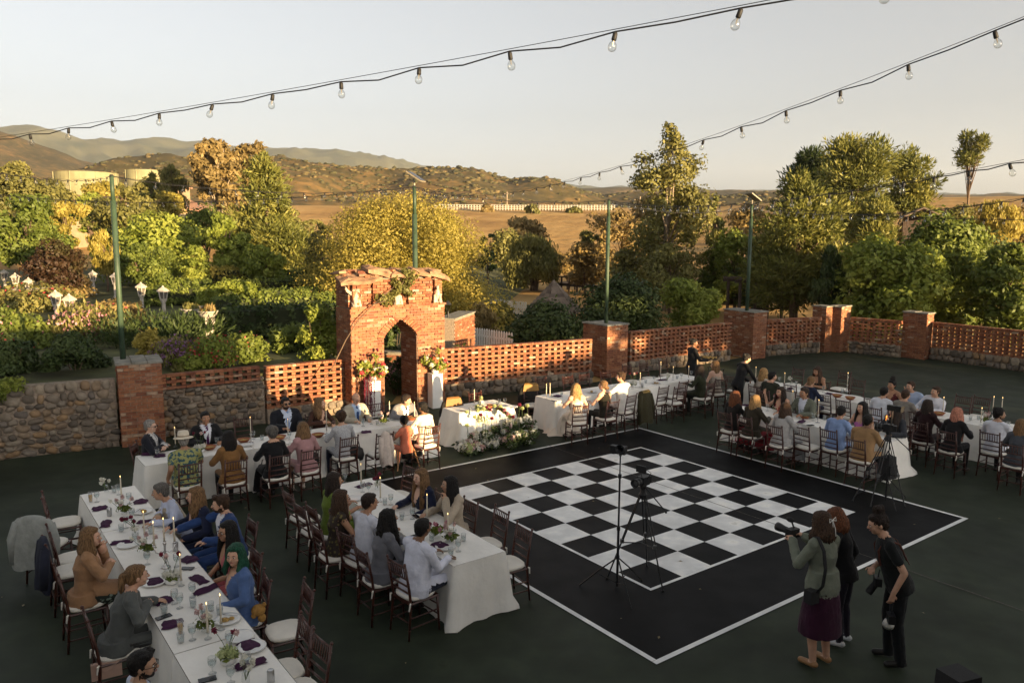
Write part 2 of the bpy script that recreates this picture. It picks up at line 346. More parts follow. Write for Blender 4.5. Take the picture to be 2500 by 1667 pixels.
DECK = [(-14, 13.2), (-8.5, 16.7), (-6, 18.8), (-4, 20.4), (-1.6, 21.95), (2.7, 24.3), (3.9, 26.0), (7.9, 28.8), (9.9, 30.1), (12.3, 31.3), (13.4, 31.3), (15, 29.9), (16.2, 29.5), (17.9, 26.9), (25, 16.4), (25, -3), (-14, -3)]
mb = MB(); mb.add([(x, y, 0) for x, y in DECK], [tuple(range(len(DECK)))[::-1]])
o = mb.build('patio_deck', deck_mat('green_court_paint', (.031, .039, .025), .42)); tag(o, 'dark green painted court surface of the patio', 'patio', kind='structure')
BA = R_(36.78); BU = Vector((math.cos(BA), math.sin(BA), 0)); BV = Vector((-math.sin(BA), math.cos(BA), 0)); BO = Vector((1.854, 9.771, 0)); SQ = .61
def bp_(u, v, z=0): p = BO+BU*(u*SQ)+BV*(v*SQ); return (p.x, p.y, z)
BLK = deck_mat('black_court_paint', (.0035, .0035, .0037), .25); WHT = deck_mat('white_court_paint', (.78, .78, .76), .08)
floor = thing('dance_floor', 'black painted dance floor with white checkerboard and white border line', 'dance floor'); floor['kind'] = 'structure'
def quad(u0, v0, u1, v1, z, name, m): MB().add([bp_(u0, v0, z), bp_(u1, v0, z), bp_(u1, v1, z), bp_(u0, v1, z)], [(0, 1, 2, 3)]).build(name, m, floor)
quad(-2.15, -2.17, 10.12, 10.13, .004, 'black_field', BLK)
for (a, b_, c, d) in ((-2.15, -2.17, 10.12, -2.06), (-2.15, 10.02, 10.12, 10.13), (-2.15, -2.055, -2.04, 10.015), (10.01, -2.055, 10.12, 10.015),
                      (-.085, -.085, 8.085, -.002), (-.085, 8.002, 8.085, 8.085), (-.085, 0, -.002, 8), (8.002, 0, 8.085, 8)):
    quad(a, b_, c, d, .008, 'border_line', WHT)
for i in range(8):
    for j in range(8):
        quad(i, j, i+1, j+1, .008, 'white_square' if (i+j) % 2 else 'black_square', WHT if (i+j) % 2 else BLK)
# crack / expansion joint across the court, leaf litter
def strip(name, pts, wd, z, m):
    mb = MB(); V = []
    for i, p in enumerate(pts):
        p = Vector(p); q = Vector(pts[min(i+1, len(pts)-1)])-Vector(pts[max(i-1, 0)]); nn = Vector((-q.y, q.x, 0)).normalized()*wd
        V += [tuple(p+nn+Vector((0, 0, z))), tuple(p-nn+Vector((0, 0, z)))]
    mb.add(V, [(2*i, 2*i+1, 2*i+3, 2*i+2) for i in range(len(pts)-1)]); return mb.build(name, m, floor)
JM = mat('joint_filler', (.10, .085, .075), .9, .5, 30)
p0, p1 = at('d', 1620, 960), at('k1', 2352, 925)
strip('expansion_joint', [p0.lerp(p1, t)+Vector((random.uniform(-.01, .01), random.uniform(-.01, .01), 0)) for t in np.linspace(0, 1, 40)], .008, .012, JM)
LEAF = leaf_mat('fallen_leaf', [(0, (.20, .15, .06)), (1, (.35, .30, .18))], .2)
V = []; F = []
for k in range(150):
    x, y = random.uniform(-9, 14), random.uniform(6, 27); s = random.uniform(.012, .035); a = random.random()*6.3; z = .014
    if y > 14+(x+8)*.6: continue
    b0 = len(V); V += [(x+s*math.cos(a), y+s*math.sin(a), z), (x-s*.5*math.sin(a), y+s*.5*math.cos(a), z+.006), (x-s*math.cos(a), y-s*math.sin(a), z), (x+s*.5*math.sin(a), y-s*.5*math.cos(a), z+.004)]
    F.append((b0, b0+1, b0+2, b0+3))
tag(put('leaf_litter', fast_mesh('leaf_litter', V, F, LEAF, np.random.rand(len(F)))), 'small dry leaves scattered over the court', 'leaves', kind='stuff')
# ================================================================== masonry
BRK = [(0, (.15, .055, .032)), (.25, (.21, .08, .042)), (.5, (.25, .10, .05)), (.75, (.285, .125, .062)), (.9, (.23, .105, .066)), (.96, (.33, .215, .14)), (1, (.38, .28, .20))]
BRICK = random_mat('brick', BRK, 'OBJECT', namt=.5, efflo=(.30, .16, .085)); BRICKS = random_mat('brick_mass', BRK, 'ISLAND', namt=.5, efflo=(.30, .16, .085))
MORTAR = mat('mortar', (.23, .18, .135), .95, .3, 20, .5, 60)
STN = [(0, (.08, .066, .052)), (.3, (.14, .112, .085)), (.5, (.19, .155, .118)), (.68, (.23, .145, .075)), (.8, (.12, .10, .085)), (1, (.25, .205, .15))]
STONE = random_mat('river_stone', STN, 'OBJECT', rough=.75, nscale=9, namt=.45, bump=.5, bscale=30); FLAG = mat('flagstone', (.20, .19, .16), .9, .35, 5, .6, 25)
def brick_mesh(name, d, k):
    mb = MB(); mb.box((0, 0, 0), d); r = random.Random(k)
    mb.v = [(x*(1+r.uniform(-.03, .01)), y*(1+r.uniform(-.06, .02)), z*(1+r.uniform(-.05, .02))) for x, y, z in mb.v]
    return mb.mesh(name, BRICK)
BR_S = [brick_mesh('brick', (.205, .19, .060), k) for k in range(4)]     # stretcher through a lattice wall
BR_H = [brick_mesh('brick', (.098, .19, .060), k) for k in range(4)]     # header
BR_V = [brick_mesh('brick', (.200, .05, .058), k) for k in range(5)]     # facing brick on a pier
def stone_meshes():
    out = []
    for k in range(8):
        bm = bmesh.new(); bmesh.ops.create_icosphere(bm, subdivisions=2, radius=1)
        for v in bm.verts:
            p = v.co.copy(); q = Vector((np.sign(p.x)*abs(p.x)**.75, np.sign(p.y)*abs(p.y)**.8, np.sign(p.z)*abs(p.z)**.75)); v.co = q*(1+.30*mnoise.noise(p*1.3+Vector((k*3.7, 0, 0)))+.05*mnoise.noise(p*4+Vector((k, 0, 0))))
        me = bpy.data.meshes.new('stone'); bm.to_mesh(me); bm.free(); me.materials.append(STONE); me.polygons.foreach_set('use_smooth', [True]*len(me.polygons)); out.append(me)
    return out
STONES = stone_meshes()
def frame(A, B):
    A, B = Vector(A), Vector(B); d = (B-A); L = d.length; return L, math.atan2(d.y, d.x)
def stone_face(parent, L, z0, z1, y, hmin, hmax, wmin, wmax, seed):
    r = random.Random(seed); z = z0
    while z < z1-.05:
        h = min(r.uniform(hmin, hmax), z1-z); 
        if z1-(z+h) < hmin*.6: h = z1-z
        x = -r.uniform(0, .12)
        while x < L:
            wd = r.uniform(wmin, wmax); xc = x+wd/2
            if xc > L-.03: break
            if xc > .02:
                s = put('stone', r.choice(STONES), parent, loc=(xc, y+r.uniform(-.015, .02), z+h/2+r.uniform(-.02, .02)), rot=(r.uniform(-.15, .15), r.uniform(-.3, .3), r.uniform(-.1, .1)), scale=(wd*.50*r.uniform(.86, 1.02), .065+r.uniform(-.02, .025), h*.52*r.uniform(.80, 1.04)))
            x += wd*.97
        z += h*.96
def brick_panel(name, label, A, B, zs, ztop, full=True, seed=0, thick=.19, hmax=300):
    """stone footing, pierced brick lattice above, brick cap"""
    L, a = frame(A, B); t = thing(name, label, 'wall', A, a, 'pierced brick wall panels'); r = random.Random(seed)
    MB().box((L/2, .02, zs/2), (L, .22, zs)).build('footing', MORTAR, t)
    nc = int((ztop-.065-zs)/.068); cnt = 0; mass = MB()
    ch = (ztop-.065-zs)/nc
    for c in range(nc):
        z = zs+ch*(c+.5)
        if c % 2 == 0: xs = [(x, 'S') for x in np.arange(.10+(.1 if c % 4 else 0), L-.05, .212)]
        else: xs = [(x, 'H') for x in np.arange(.05, L-.02, .212)]
        for x, k in xs:
            j = (r.uniform(-.003, .003), r.uniform(-.006, .006), r.uniform(-.002, .002))
            if cnt < hmax: put('brick', r.choice(BR_S if k == 'S' else BR_H), t, loc=(x+j[0], j[1], z+j[2]), rot=(0, 0, r.uniform(-.02, .02))); cnt += 1
            else: mass.box((x+j[0], j[1], z+j[2]), (.205 if k == 'S' else .098, .19, .06))
    x = 0
    for x in np.arange(.0, L-.02, .108): mass.box((min(x+.052, L-.05), 0, ztop-.03), (.1, .225+r.uniform(-.01, .01), .058))
    mo = MB()
    for c in range(0, nc, 2): mo.box((L/2, 0, zs+ch*(c+.5)), (L, .165, .052))
    mo.box((L/2, 0, ztop-.03), (L-.002, .19, .05)); mo.build('mortar_bed', MORTAR, t)
    o = mass.build('brick_cap', BRICKS, t); o['kind'] = 'stuff'
    return t, L
def pier(name, label, F, Rr, Ld, h, cap=True, seed=0, faces=(0, 3)):
    """brick pier from its front corner F: width along Rr, depth along Ld"""
    F, Rr, Ld = Vector((*F, 0)), Vector((*Rr, 0)), Vector((*Ld, 0))
    wd = (Rr-F).length; dp = (Ld-F).length; a = math.atan2((Rr-F).y, (Rr-F).x)
    t = thing(name, label, 'pillar', F, a, 'brick piers of the patio wall'); r = random.Random(seed)
    MB().box((wd/2, dp/2, h/2), (wd-.03, dp-.03, h)).build('core', MORTAR, t)
    mass = MB(); nc = int(h/.068); ch = h/nc; cnt = 0
    sides = [((0, 0), (1, 0), wd, 0), ((wd, 0), (0, 1), dp, 1), ((wd, dp), (-1, 0), wd, 2), ((0, dp), (0, -1), dp, 3)]
    for (ox, oy), (dx, dy), L, si in sides:
        nb = max(1, round(L/.212)); bw = L/nb; ang = math.atan2(dy, dx)
        for c in range(nc):
            off = 0 if c % 2 else .5
            for k in range(nb+(1 if off else 0)):
                x0 = max(0, (k-off)*bw); x1 = min(L, (k+1-off)*bw)
                if x1-x0 < .02: continue
                xm = (x0+x1)/2; pr = r.uniform(-.006, .004) if r.random() > .06 else r.uniform(.004, .014)
                p = (ox+dx*xm-dy*(-1)*0+ (dy*(-pr) if 0 else 0), oy+dy*xm, ch*(c+.5))
                nx, ny = dy, -dx; p = (p[0]+nx*(pr-.022), p[1]+ny*(pr-.022), p[2])
                if si in faces and cnt < 300: put('brick', r.choice(BR_V), t, loc=p, rot=(0, r.uniform(-.012, .012), ang), scale=((x1-x0-.011)/.2, 1, (ch-.010)/.058)); cnt += 1
                else: mass.box(p, (x1-x0-.011, .05, ch-.01), ang)
    o = mass.build('brickwork', BRICKS, t); o['kind'] = 'stuff'
    if cap:
        mb = MB(); n = 5; ov = .04
        for i in range(3):
            for j in range(2):
                x0, x1 = -ov+(wd+2*ov)*i/3, -ov+(wd+2*ov)*(i+1)/3; y0, y1 = -ov+(dp+2*ov)*j/2, -ov+(dp+2*ov)*(j+1)/2
                hh = r.uniform(.035, .055); MB().add([(x0+r.uniform(0, .02), y0+r.uniform(0, .02), h), (x1-r.uniform(0, .02), y0+r.uniform(0, .02), h), (x1-r.uniform(0, .02), y1-r.uniform(0, .02), h), (x0+r.uniform(0, .02), y1-r.uniform(0, .02), h),
                    (x0+.01, y0+.01, h+hh), (x1-.01, y0+.01, h+hh), (x1-.01, y1-.01, h+hh), (x0+.01, y1-.01, h+hh)], [(3, 2, 1, 0), (4, 5, 6, 7), (0, 1, 5, 4), (1, 2, 6, 5), (2, 3, 7, 6), (3, 0, 4, 7)]).build('cap_stone', FLAG, t)
        MB().box((wd/2, dp/2, h+.012), (wd-.02, dp-.02, .03)).build('cap_bed', MORTAR, t)
    return t
# left retaining wall of river stones
L, a = frame((-13.1, 13.89, 0), (-8.55, 16.52, 0))
t = thing('stone_wall', 'tall wall of rounded grey river stones with ivy spilling over its end', 'wall', (-13.1, 13.89, 0), a)
MB().box((L/2, .14, .74), (L, .26, 1.48)).build('wall_core', MORTAR, t)
stone_face(t, L, .0, 1.5, .02, .11, .20, .13, .31, 11)
# panel with stones below and two pierced brick courses
A = Vector((-7.95, 17.25, 0)); B = Vector((-6.02, 18.62, 0)); L, a = frame(A, B)
t = thing('stone_and_brick_wall', 'river stone wall topped by a few pierced brick courses beside tall brick pier', 'wall', A, a)
MB().box((L/2, .12, .53), (L, .24, 1.06)).build('wall_core', MORTAR, t)
stone_face(t, L, 0, 1.08, 0, .10, .18, .12, .28, 5)
r = random.Random(4); mass = MB()
for c in range(5):
    z = 1.09+.07*(c+.5)
    for x in np.arange(.1 if c % 2 else .05, L-.05, .212):
        k = 'H' if c in (1, 3) else 'S'
        put('brick', r.choice(BR_H if k == 'H' else BR_S), t, loc=(x, .06+r.uniform(-.006, .006), z), rot=(0, 0, r.uniform(-.02, .02)))
mo = MB(); mo.box((L/2, .09, 1.125), (L, .15, .06)); mo.build('mortar_bed', MORTAR, t)
brick_panel('pierced_brick_wall', 'sunlit short pierced brick panel between the stone wall and the arched gate', (-6.0, 18.64, 0), (-4.25, 19.92, 0), .36, 1.42, seed=21)
stone_face(bpy.data.objects['pierced_brick_wall'], 2.16, 0, .38, -.10, .17, .22, .18, .3, 8)
PAN = [('golden sunlit pierced brick panel between the arched gate and the pole topped pier', (-1.95, 21.72), (2.45, 24.05), .40),
       ('pierced brick panel behind the server carrying a tray', (3.9, 25.86), (8.1, 28.82), .40),
       ('short pierced brick panel left of the corner pier', (9.8, 29.9), (12.3, 30.98), .42),
       ('backlit pierced brick panel right of the corner pier', (13.55, 30.95), (14.95, 29.68), .46),
       ('long backlit pierced brick panel running out of the right edge', (16.0, 29.35), (19.6, 24.0), .45)]
for k, (lab, A, B, zs) in enumerate(PAN):
    t, L = brick_panel('pierced_brick_wall', lab, (*A, 0), (*B, 0), zs, 1.42, seed=30+k)
    stone_face(t, L, 0, zs+.02, -.11, .18, .24, .17, .32, 40+k)
pier('brick_pier', 'red brick pier with flagstone cap carrying the dark green pole, beside river stone walls', (-8.42, 16.38), (-7.66, 16.8), (-8.93, 17.3), 1.80, seed=1)
pier('brick_pier', 'half sunlit brick pier with flat cap and green pole behind the head table', (3.07, 24.88), (3.82, 25.45), (2.37, 25.8), 1.70, seed=2)
pier('brick_pier', 'brick pier below the pole with the dark solar lamp', (9.04, 28.98), (9.66, 29.36), (8.25, 30.25), 1.75, seed=3)
pier('brick_pier', 'left block of the double corner pier', (12.52, 30.92), (13.0, 31.2), (12.2, 31.5), 1.80, seed=4)
pier('brick_pier', 'right block of the double corner pier', (13.1, 30.86), (13.72, 31.45), (12.75, 31.25), 1.80, seed=5)
pier('brick_pier', 'brick pier between the two backlit panels of the far wall', (15.6, 29.13), (16.05, 29.5), (14.95, 29.75), 1.73, seed=6)
# ------------------------------------------------------------------ arched gate
GA = R_(35); GO = Vector((-1.83, 20.94, 0))-Vector((math.cos(GA), math.sin(GA), 0))*2.7
gate = thing('arched_gate', 'tall ruined red brick gate with pointed arch and stone slab roof', 'gate', GO, GA)
GW, GD, X0, X1, ZS, ZA = 2.7, .94, .905, 1.866, 1.94, 2.42
def arch_half(z):      # half-opening at height z
    if z <= ZS: return (X1-X0)/2
    t = (z-ZS)/(ZA-ZS); return (X1-X0)/2*max(0, 1-t**1.55)
XM = (X0+X1)/2
def gate_core():
    mb = MB(); g = .02
    prof = [(X0, 0), (X0, ZS)]+[(XM-arch_half(z), z) for z in np.linspace(ZS, ZA, 8)[1:]]+[(XM+arch_half(z), z) for z in np.linspace(ZA, ZS, 8)[1:]]+[(X1, 0)]
    poly = [(g, 0)]+prof+[(GW-g, 0), (GW-g, 2.74), (g, 2.74)]
    n = len(poly); V = [(x, g, z) for x, z in poly]+[(x, GD-g, z) for x, z in poly]
    mb.add(V, [tuple(range(n)), tuple(range(2*n-1, n-1, -1))]+[(i, n+i, n+(i+1) % n, (i+1) % n) for i in range(n)])
    mb.box((GW/2, GD/2+.13, 3.1), (GW-.10, GD-.34, .72))
    o = mb.build('core', MORTAR, gate)
    bm = bmesh.new(); bm.from_mesh(o.data); bmesh.ops.triangulate(bm, faces=[f for f in bm.faces if len(f.verts) > 4]); bmesh.ops.recalc_face_normals(bm, faces=bm.faces); bm.to_mesh(o.data); bm.free()
gate_core()
r = random.Random(77); mass = MB(); cnt = 0; nc = 40; ch = 2.74/nc; cand = []
for c in range(nc):
    z = ch*(c+.5); off = 0 if c % 2 else .5; nb = 13; bw = GW/nb
    for k in range(nb+(1 if off else 0)):
        x0, x1 = max(0, (k-off)*bw), min(GW, (k+1-off)*bw)
        hw = arch_half(z)
        for a_, b_ in (((x0, min(x1, XM-hw)), (max(x0, XM+hw), x1)) if z < ZA else ((x0, x1),)):
            if b_ is None or (isinstance(a_, tuple)): pass
        segs = [(x0, min(x1, XM-hw-.01)), (max(x0, XM+hw+.01), x1)] if z < ZA else [(x0, x1)]
        for s0, s1 in segs:
            if s1-s0 > .03: cand.append((s0, s1, z))
r.shuffle(cand)
def batter(z): return 0
for s0, s1, z in cand:
    pr = r.uniform(-.008, .006) if r.random() > .08 else r.uniform(.006, .02)
    p = ((s0+s1)/2, .02-pr, z)
    if cnt < 300: put('brick', r.choice(BR_V), gate, loc=p, rot=(0, r.uniform(-.02, .02), 0), scale=((s1-s0-.011)/.2, 1, (ch-.010)/.058)); cnt += 1
    else: mass.box(p, (s1-s0-.011, .05, ch-.01))
for c in range(nc):    # side faces, jambs, arch soffit
    z = ch*(c+.5); off = 0 if c % 2 else .5
    for xs, sg in ((0, -1), (GW, 1)):
        for k in range(5):
            y0, y1 = max(0, (k-off)*.21), min(GD, (k+1-off)*.21)
            if y1-y0 > .03: mass.box((xs-sg*.02+sg*r.uniform(-.008, .006), (y0+y1)/2, z), (.05, y1-y0-.011, ch-.01))
    hw = arch_half(z)
    if hw > .02:
        for sg in (-1, 1):
            for k in range(5):
                y0, y1 = max(0.02, (k-off)*.21), min(GD, (k+1-off)*.21)
                if y1-y0 > .03: mass.box((XM+sg*(hw+.018)-sg*.0, (y0+y1)/2, z), (.05, y1-y0-.011, ch-.01))
# upper storey: three stubby piers with niches between them, broken brick ends
for (a0, a1, dy) in ((.06, .30, .0), (.30, .62, .10), (.62, 1.12, .02), (1.12, 1.50, .14), (1.50, 1.62, .10), (1.62, 2.30, .0), (2.30, 2.42, .13), (2.42, 2.64, .04)):
    for c in range(10):
        z = 2.76+.07*(c+.5); x = a0-(.1 if c % 2 else 0)
        while x < a1:
            s0, s1 = max(x, a0), min(x+.2, a1)
            if s1-s0 > .03: mass.box(((s0+s1)/2, .02+dy+.10+r.uniform(-.02, .02), z), (s1-s0-.01, .28, .06))
            x += .205
for c in range(10):
    z = 2.76+.07*(c+.5)
    for xs in (.06, GW-.06):
        for k in range(4): mass.box((xs, .22+k*.2, z), (.12, .19, .06))
for x in np.arange(0.02, GW-.05, .21): mass.box((x+.1, .10, 2.765), (.2, .26+r.uniform(-.02, .02), .055))   # ledge
# voussoirs round the arch
for sg in (-1, 1):
    for z in np.linspace(ZS+.02, ZA-.04, 9):
        hw = arch_half(z); d = (arch_half(z-.02)-arch_half(z+.02))/.04; an = math.atan2(1, d)
        mass.box((XM+sg*(hw+.085), .004, z+.04), (.19, .06, .052), M=Matrix.Rotation(-sg*(math.pi/2-an)*.75, 3, 'Y'))
o = mass.build('brickwork', BRICKS, gate); o['kind'] = 'stuff'
SLAB = mat('roof_slab_stone', (.25, .145, .085), .9, .45, 5, 1.0, 10)
def slab(pts, zc, th, tilt, name='roof_slab'):
    mb = MB(); P = []
    for k in range(len(pts)):
        a, b_ = pts[k], pts[(k+1) % len(pts)]
        for q in (0, .33, .66): P.append((a[0]+(b_[0]-a[0])*q+r.uniform(-.04, .04), a[1]+(b_[1]-a[1])*q+r.uniform(-.04, .04)))
    n = len(P); cx = sum(p[0] for p in P)/n; cy_ = sum(p[1] for p in P)/n
    zf = lambda x, y: zc+(x-cx)*tilt[0]+(y-cy_)*tilt[1]
    V = [(x, y, zf(x, y)+th*.35+r.uniform(-.02, .02)) for x, y in P]+[(cx+(x-cx)*.62, cy_+(y-cy_)*.62, zf(cx+(x-cx)*.62, y)+th+r.uniform(-.025, .025)) for x, y in P]+[(x+r.uniform(-.01, .01), y+r.uniform(-.01, .01), zf(x, y)-th*.4+r.uniform(-.015, .015)) for x, y in P]
    F = [tuple(range(n, 2*n)), tuple(range(3*n-1, 2*n-1, -1))]
    for k in range(n): k2 = (k+1) % n; F += [(k, k2, n+k2, n+k), (2*n+k, 2*n+k2, k2, k)]
    mb.add(V, F); mb.build(name, SLAB, gate)
slab([(-.28, -.22), (.35, -.26), (.85, -.16), (.9, .35), (.4, .5), (-.2, .4)], 3.50, .10, (.08, .20))
slab([(.45, -.10), (.95, -.16), (1.30, .0), (1.25, .55), (.6, .6)], 3.62, .12, (-.22, .10))
slab([(1.1, -.18), (1.7, -.12), (1.75, .4), (1.2, .5)], 3.58, .09, (-.10, .16))
slab([(1.6, -.16), (2.2, -.20), (2.3, .4), (1.7, .45)], 3.60, .10, (-.16, .12))
slab([(2.15, -.2), (2.7, -.12), (2.95, .1), (2.8, .6), (2.2, .5)], 3.50, .11, (-.28, .06))
slab([(-.2, .3), (1.2, .45), (1.3, 1.15), (-.1, 1.1)], 3.62, .06, (.02, -.08)); slab([(1.15, .4), (2.8, .4), (2.75, 1.1), (1.2, 1.15)], 3.62, .06, (-.03, -.08))
MB().box((GW/2, GD/2, 3.47), (GW-.06, GD-.1, .1)).build('roof_bed', MORTAR, gate)
rb = MB()
for k in range(46): rb.box((r.uniform(-.05, GW), r.uniform(-.08, .35), 3.46+r.uniform(0, .22)), (r.uniform(.08, .2), r.uniform(.07, .12), .06), M=Matrix.Rotation(r.uniform(-.5, .5), 3, 'Z') @ Matrix.Rotation(r.uniform(-.3, .3), 3, 'X'))
o = rb.build('crumbling_bricks', BRICKS, gate); o['kind'] = 'stuff'
# ================================================================== vegetation
LM = {
 'green':  leaf_mat('leaf_green', [(0, (.05, .07, .014)), (.5, (.115, .15, .028)), (1, (.20, .23, .045))]),
 'bright': leaf_mat('leaf_bright', [(0, (.09, .12, .018)), (.5, (.19, .23, .036)), (1, (.31, .33, .065))]),
 'yellow': leaf_mat('leaf_yellow', [(0, (.20, .175, .035)), (.5, (.34, .285, .06)), (1, (.48, .39, .10))], .5),
 'olive':  leaf_mat('leaf_olive', [(0, (.085, .085, .026)), (.5, (.16, .155, .044)), (1, (.26, .235, .075))]),
 'pine':   leaf_mat('leaf_pine', [(0, (.055, .065, .016)), (.5, (.13, .14, .032)), (1, (.26, .24, .055))], .3),
 'dark':   leaf_mat('leaf_dark', [(0, (.02, .034, .012)), (.5, (.046, .07, .02)), (1, (.09, .115, .032))], .25),
 'rust':   leaf_mat('leaf_rust', [(0, (.12, .09, .035)), (.5, (.22, .16, .06)), (1, (.33, .235, .09))]),
 'purple': leaf_mat('leaf_purple', [(0, (.03, .016, .010)), (.5, (.055, .03, .016)), (1, (.06, .06, .02))]),
 'flower': leaf_mat('petal_red', [(0, (.45, .03, .03)), (.5, (.55, .06, .07)), (1, (.6, .16, .18))], .3),
 'pinkf':  leaf_mat('petal_pink', [(0, (.45, .14, .20)), (1, (.62, .34, .36))], .3),
 'violet': leaf_mat('petal_violet', [(0, (.16, .07, .20)), (1, (.32, .16, .30))], .3),
}
BARK = mat('bark', (.11, .075, .05), .95, .4, 6, .8, 20, stretch=(1, 1, .25)); BARKP = mat('bark_pale', (.28, .22, .16), .9, .4, 5, .6, 18, stretch=(1, 1, .3))
def leaf_cloud(blobs, N, size, seed, style='leaf', val=None):
    """blobs: array (k,7) cx cy cz rx ry rz tone ; returns verts, quads, tone"""
    g = np.random.default_rng(seed); B = np.asarray(blobs, float); vol = (B[:, 3]*B[:, 4]*B[:, 5])**(2/3); k = g.choice(len(B), N, p=vol/vol.sum())
    d = g.normal(size=(N, 3)); d /= np.linalg.norm(d, axis=1)[:, None]; rad = g.random(N)**.30; ax = g.normal(size=(len(B), 3, 3))*3.2; ph = g.random((len(B), 3))*6.28
    lump = np.sin(np.einsum('nij,nj->ni', ax[k], d)+ph[k]); rad = rad*(1+.20*lump.sum(1)/1.7+.12*g.normal(size=N)*(g.random(N) < .25))
    c = B[k, :3]+d*B[k, 3:6]*rad[:, None]
    nrm = d+g.normal(size=(N, 3))*.55; nrm[:, 2] += .2; nrm /= np.linalg.norm(nrm, axis=1)[:, None]
    t = np.cross(nrm, g.normal(size=(N, 3))); 
    if style == 'needle': t = d*1.0+g.normal(size=(N, 3))*.45+[0, 0, .45]
    if style == 'weep': t = g.normal(size=(N, 3))*.35+[0, 0, -1]
    if style == 'up': t = g.normal(size=(N, 3))*.3+[0, 0, 1]
    t /= np.linalg.norm(t, axis=1)[:, None]; b = np.cross(t, nrm); bl = np.linalg.norm(b, axis=1)[:, None]; b = b/np.maximum(bl, 1e-6)
    s = size*g.uniform(.6, 1.35, (N, 1)); asp = {'leaf': .55, 'needle': .26, 'weep': .28, 'up': .3}[style]
    V = np.stack([c-t*s, c+b*s*asp-t*s*.15, c+t*s, c-b*s*asp-t*s*.1], 1).reshape(-1, 3)
    F = np.arange(4*N).reshape(-1, 4); tone = np.clip(.08+B[k, 6]*.55+.34*g.random(N)+(val or 0), 0, 1)
    return V, F, tone
def crown_blobs(W, H, shape, n, seed, z0=0.0, br=.30):
    g = np.random.default_rng(seed); out = []
    prof = {'round': lambda t: math.sin(math.pi*(.12+.80*t))**.6, 'cone': lambda t: (1-t)**.75*.95+.06, 'column': lambda t: .55+.45*math.sin(math.pi*t), 'umbrella': lambda t: .35+.65*t**.8 if t < .75 else 1-(t-.75)*2,
            'poplar': lambda t: (.72+.28*math.sin(math.pi*min(1, t*1.3)))*min(1, (1.03-t)*3.2), 'ragged': lambda t: (.5+.5*math.sin(2.2*t+.6)**2)*(1 if t < .80 else max(.22, (1-t)*4)), 'dome': lambda t: math.sqrt(max(0, 1-t*t))*.95+.05, 'vase': lambda t: .45+.55*math.sin(math.pi*(.15+.62*t))}[shape]
    for i in range(n):
        t = (i+g.random())/n; a = g.random()*6.283; q = prof(t)*W/2; rr = q*(1-br*.8)*math.sqrt(g.uniform(.15, 1)); b = W/2*br*g.uniform(.5, 1.45)*(1 if shape not in ('cone', 'poplar', 'ragged') else (.45+.75*prof(t)))
        out.append((rr*math.cos(a), rr*math.sin(a), z0+t*(H-b*.6), b*g.uniform(.85, 1.25), b*g.uniform(.85, 1.25), b*g.uniform(.6, .95), g.random()))
    return out
def tree(name, label, cat, base, H, W, leaf, shape='round', n=30, N=6000, size=.14, seed=1, crown0=.25, style='leaf', bark=None, trunk=None, group=None, br=.30, stems=1, lean=0):
    t = thing(name, label, cat, base, 0, group); g = random.Random(seed)
    B = crown_blobs(W, H*(1-crown0), shape, n, seed, H*crown0, br)
    V, F, tone = leaf_cloud(B, N, size, seed, style); put('crown', fast_mesh('crown', V, F, LM[leaf], tone), t)
    mb = MB(); tr = trunk or max(.05, H*.018)
    for s in range(stems):
        a = s*2.4+seed; sp = (stems > 1)*W*.12
        pts = [(0+sp*.2*math.cos(a), sp*.2*math.sin(a), -.15)]+[(sp*math.cos(a)*q+g.uniform(-1, 1)*tr*.8, sp*math.sin(a)*q+g.uniform(-1, 1)*tr*.8, H*q*.92) for q in (.15, .35, .55, .75, 1)]
        mb.tube(pts, [tr*1.25, tr, tr*.85, tr*.65, tr*.4, tr*.12], 7)
    for b in B[::max(1, n//14)]:
        z0 = b[2]*.62; mid = (b[0]*.45+g.uniform(-.1, .1)*W*.2, b[1]*.45, (z0+b[2])/2)
        mb.tube([(0, 0, z0), mid, (b[0], b[1], b[2])], [tr*.42, tr*.25, tr*.07], 5)
    mb.build('trunk', bark or BARK, t, smooth=True); return t
def tree_px(name, label, cat, x0, x1, yt, yb, Y, leaf, zb=None, **k):
    """crown box measured in the photograph, standing Y metres away"""
    top = atd('n', (x0+x1)/2, yt, Y); bot = atd('n', (x0+x1)/2, yb, Y); wd = (x1-x0)/FPX*Y*1.13
    z = (gz(top.x, top.y) if (top.x < -3 and Y < 61) else tz(top.x, Y)) if zb is None else zb
    H = top.z-z; c0 = min(.8, max(.02, (bot.z-z)/H)); k['size'] = k.get('size', .14)*.72; k['N'] = int(k.get('N', 6000)*1.13)
    return tree(name, label, cat, (top.x, Y, z), H, wd, leaf, crown0=c0, **k)
G1, G2 = 'trees of the valley behind the garden', 'trees beyond the right wall'
tree_px('broadleaf_tree', 'dark green broadleaf tree at the far left edge above the lanterns', 'tree', -40, 150, 470, 640, 44, 'green', n=34, N=9000, size=.17, seed=2, group=G1)
tree_px('broadleaf_tree', 'pale leafy treetop behind the dark tree at the left edge', 'tree', -30, 118, 390, 520, 62, 'olive', n=30, N=6000, size=.22, seed=3, group=G1, shape='poplar')
tree_px('yellow_shrub', 'yellow green shrub left of the dark green pole', 'shrub', 108, 200, 488, 610, 52, 'yellow', n=18, N=4500, size=.16, seed=4, shape='vase', group=G1)
tree_px('purple_bush', 'purple brown domed bush behind the stone lanterns', 'bush', 60, 215, 584, 690, 40, 'purple', n=20, N=6000, size=.13, seed=5, shape='dome', group=G1)
tree_px('feathery_shrub', 'feathery upright yellow shrub beside the green pole', 'shrub', 214, 292, 560, 665, 44, 'yellow', n=14, N=4500, size=.18, seed=6, shape='column', style='up', group=G1)
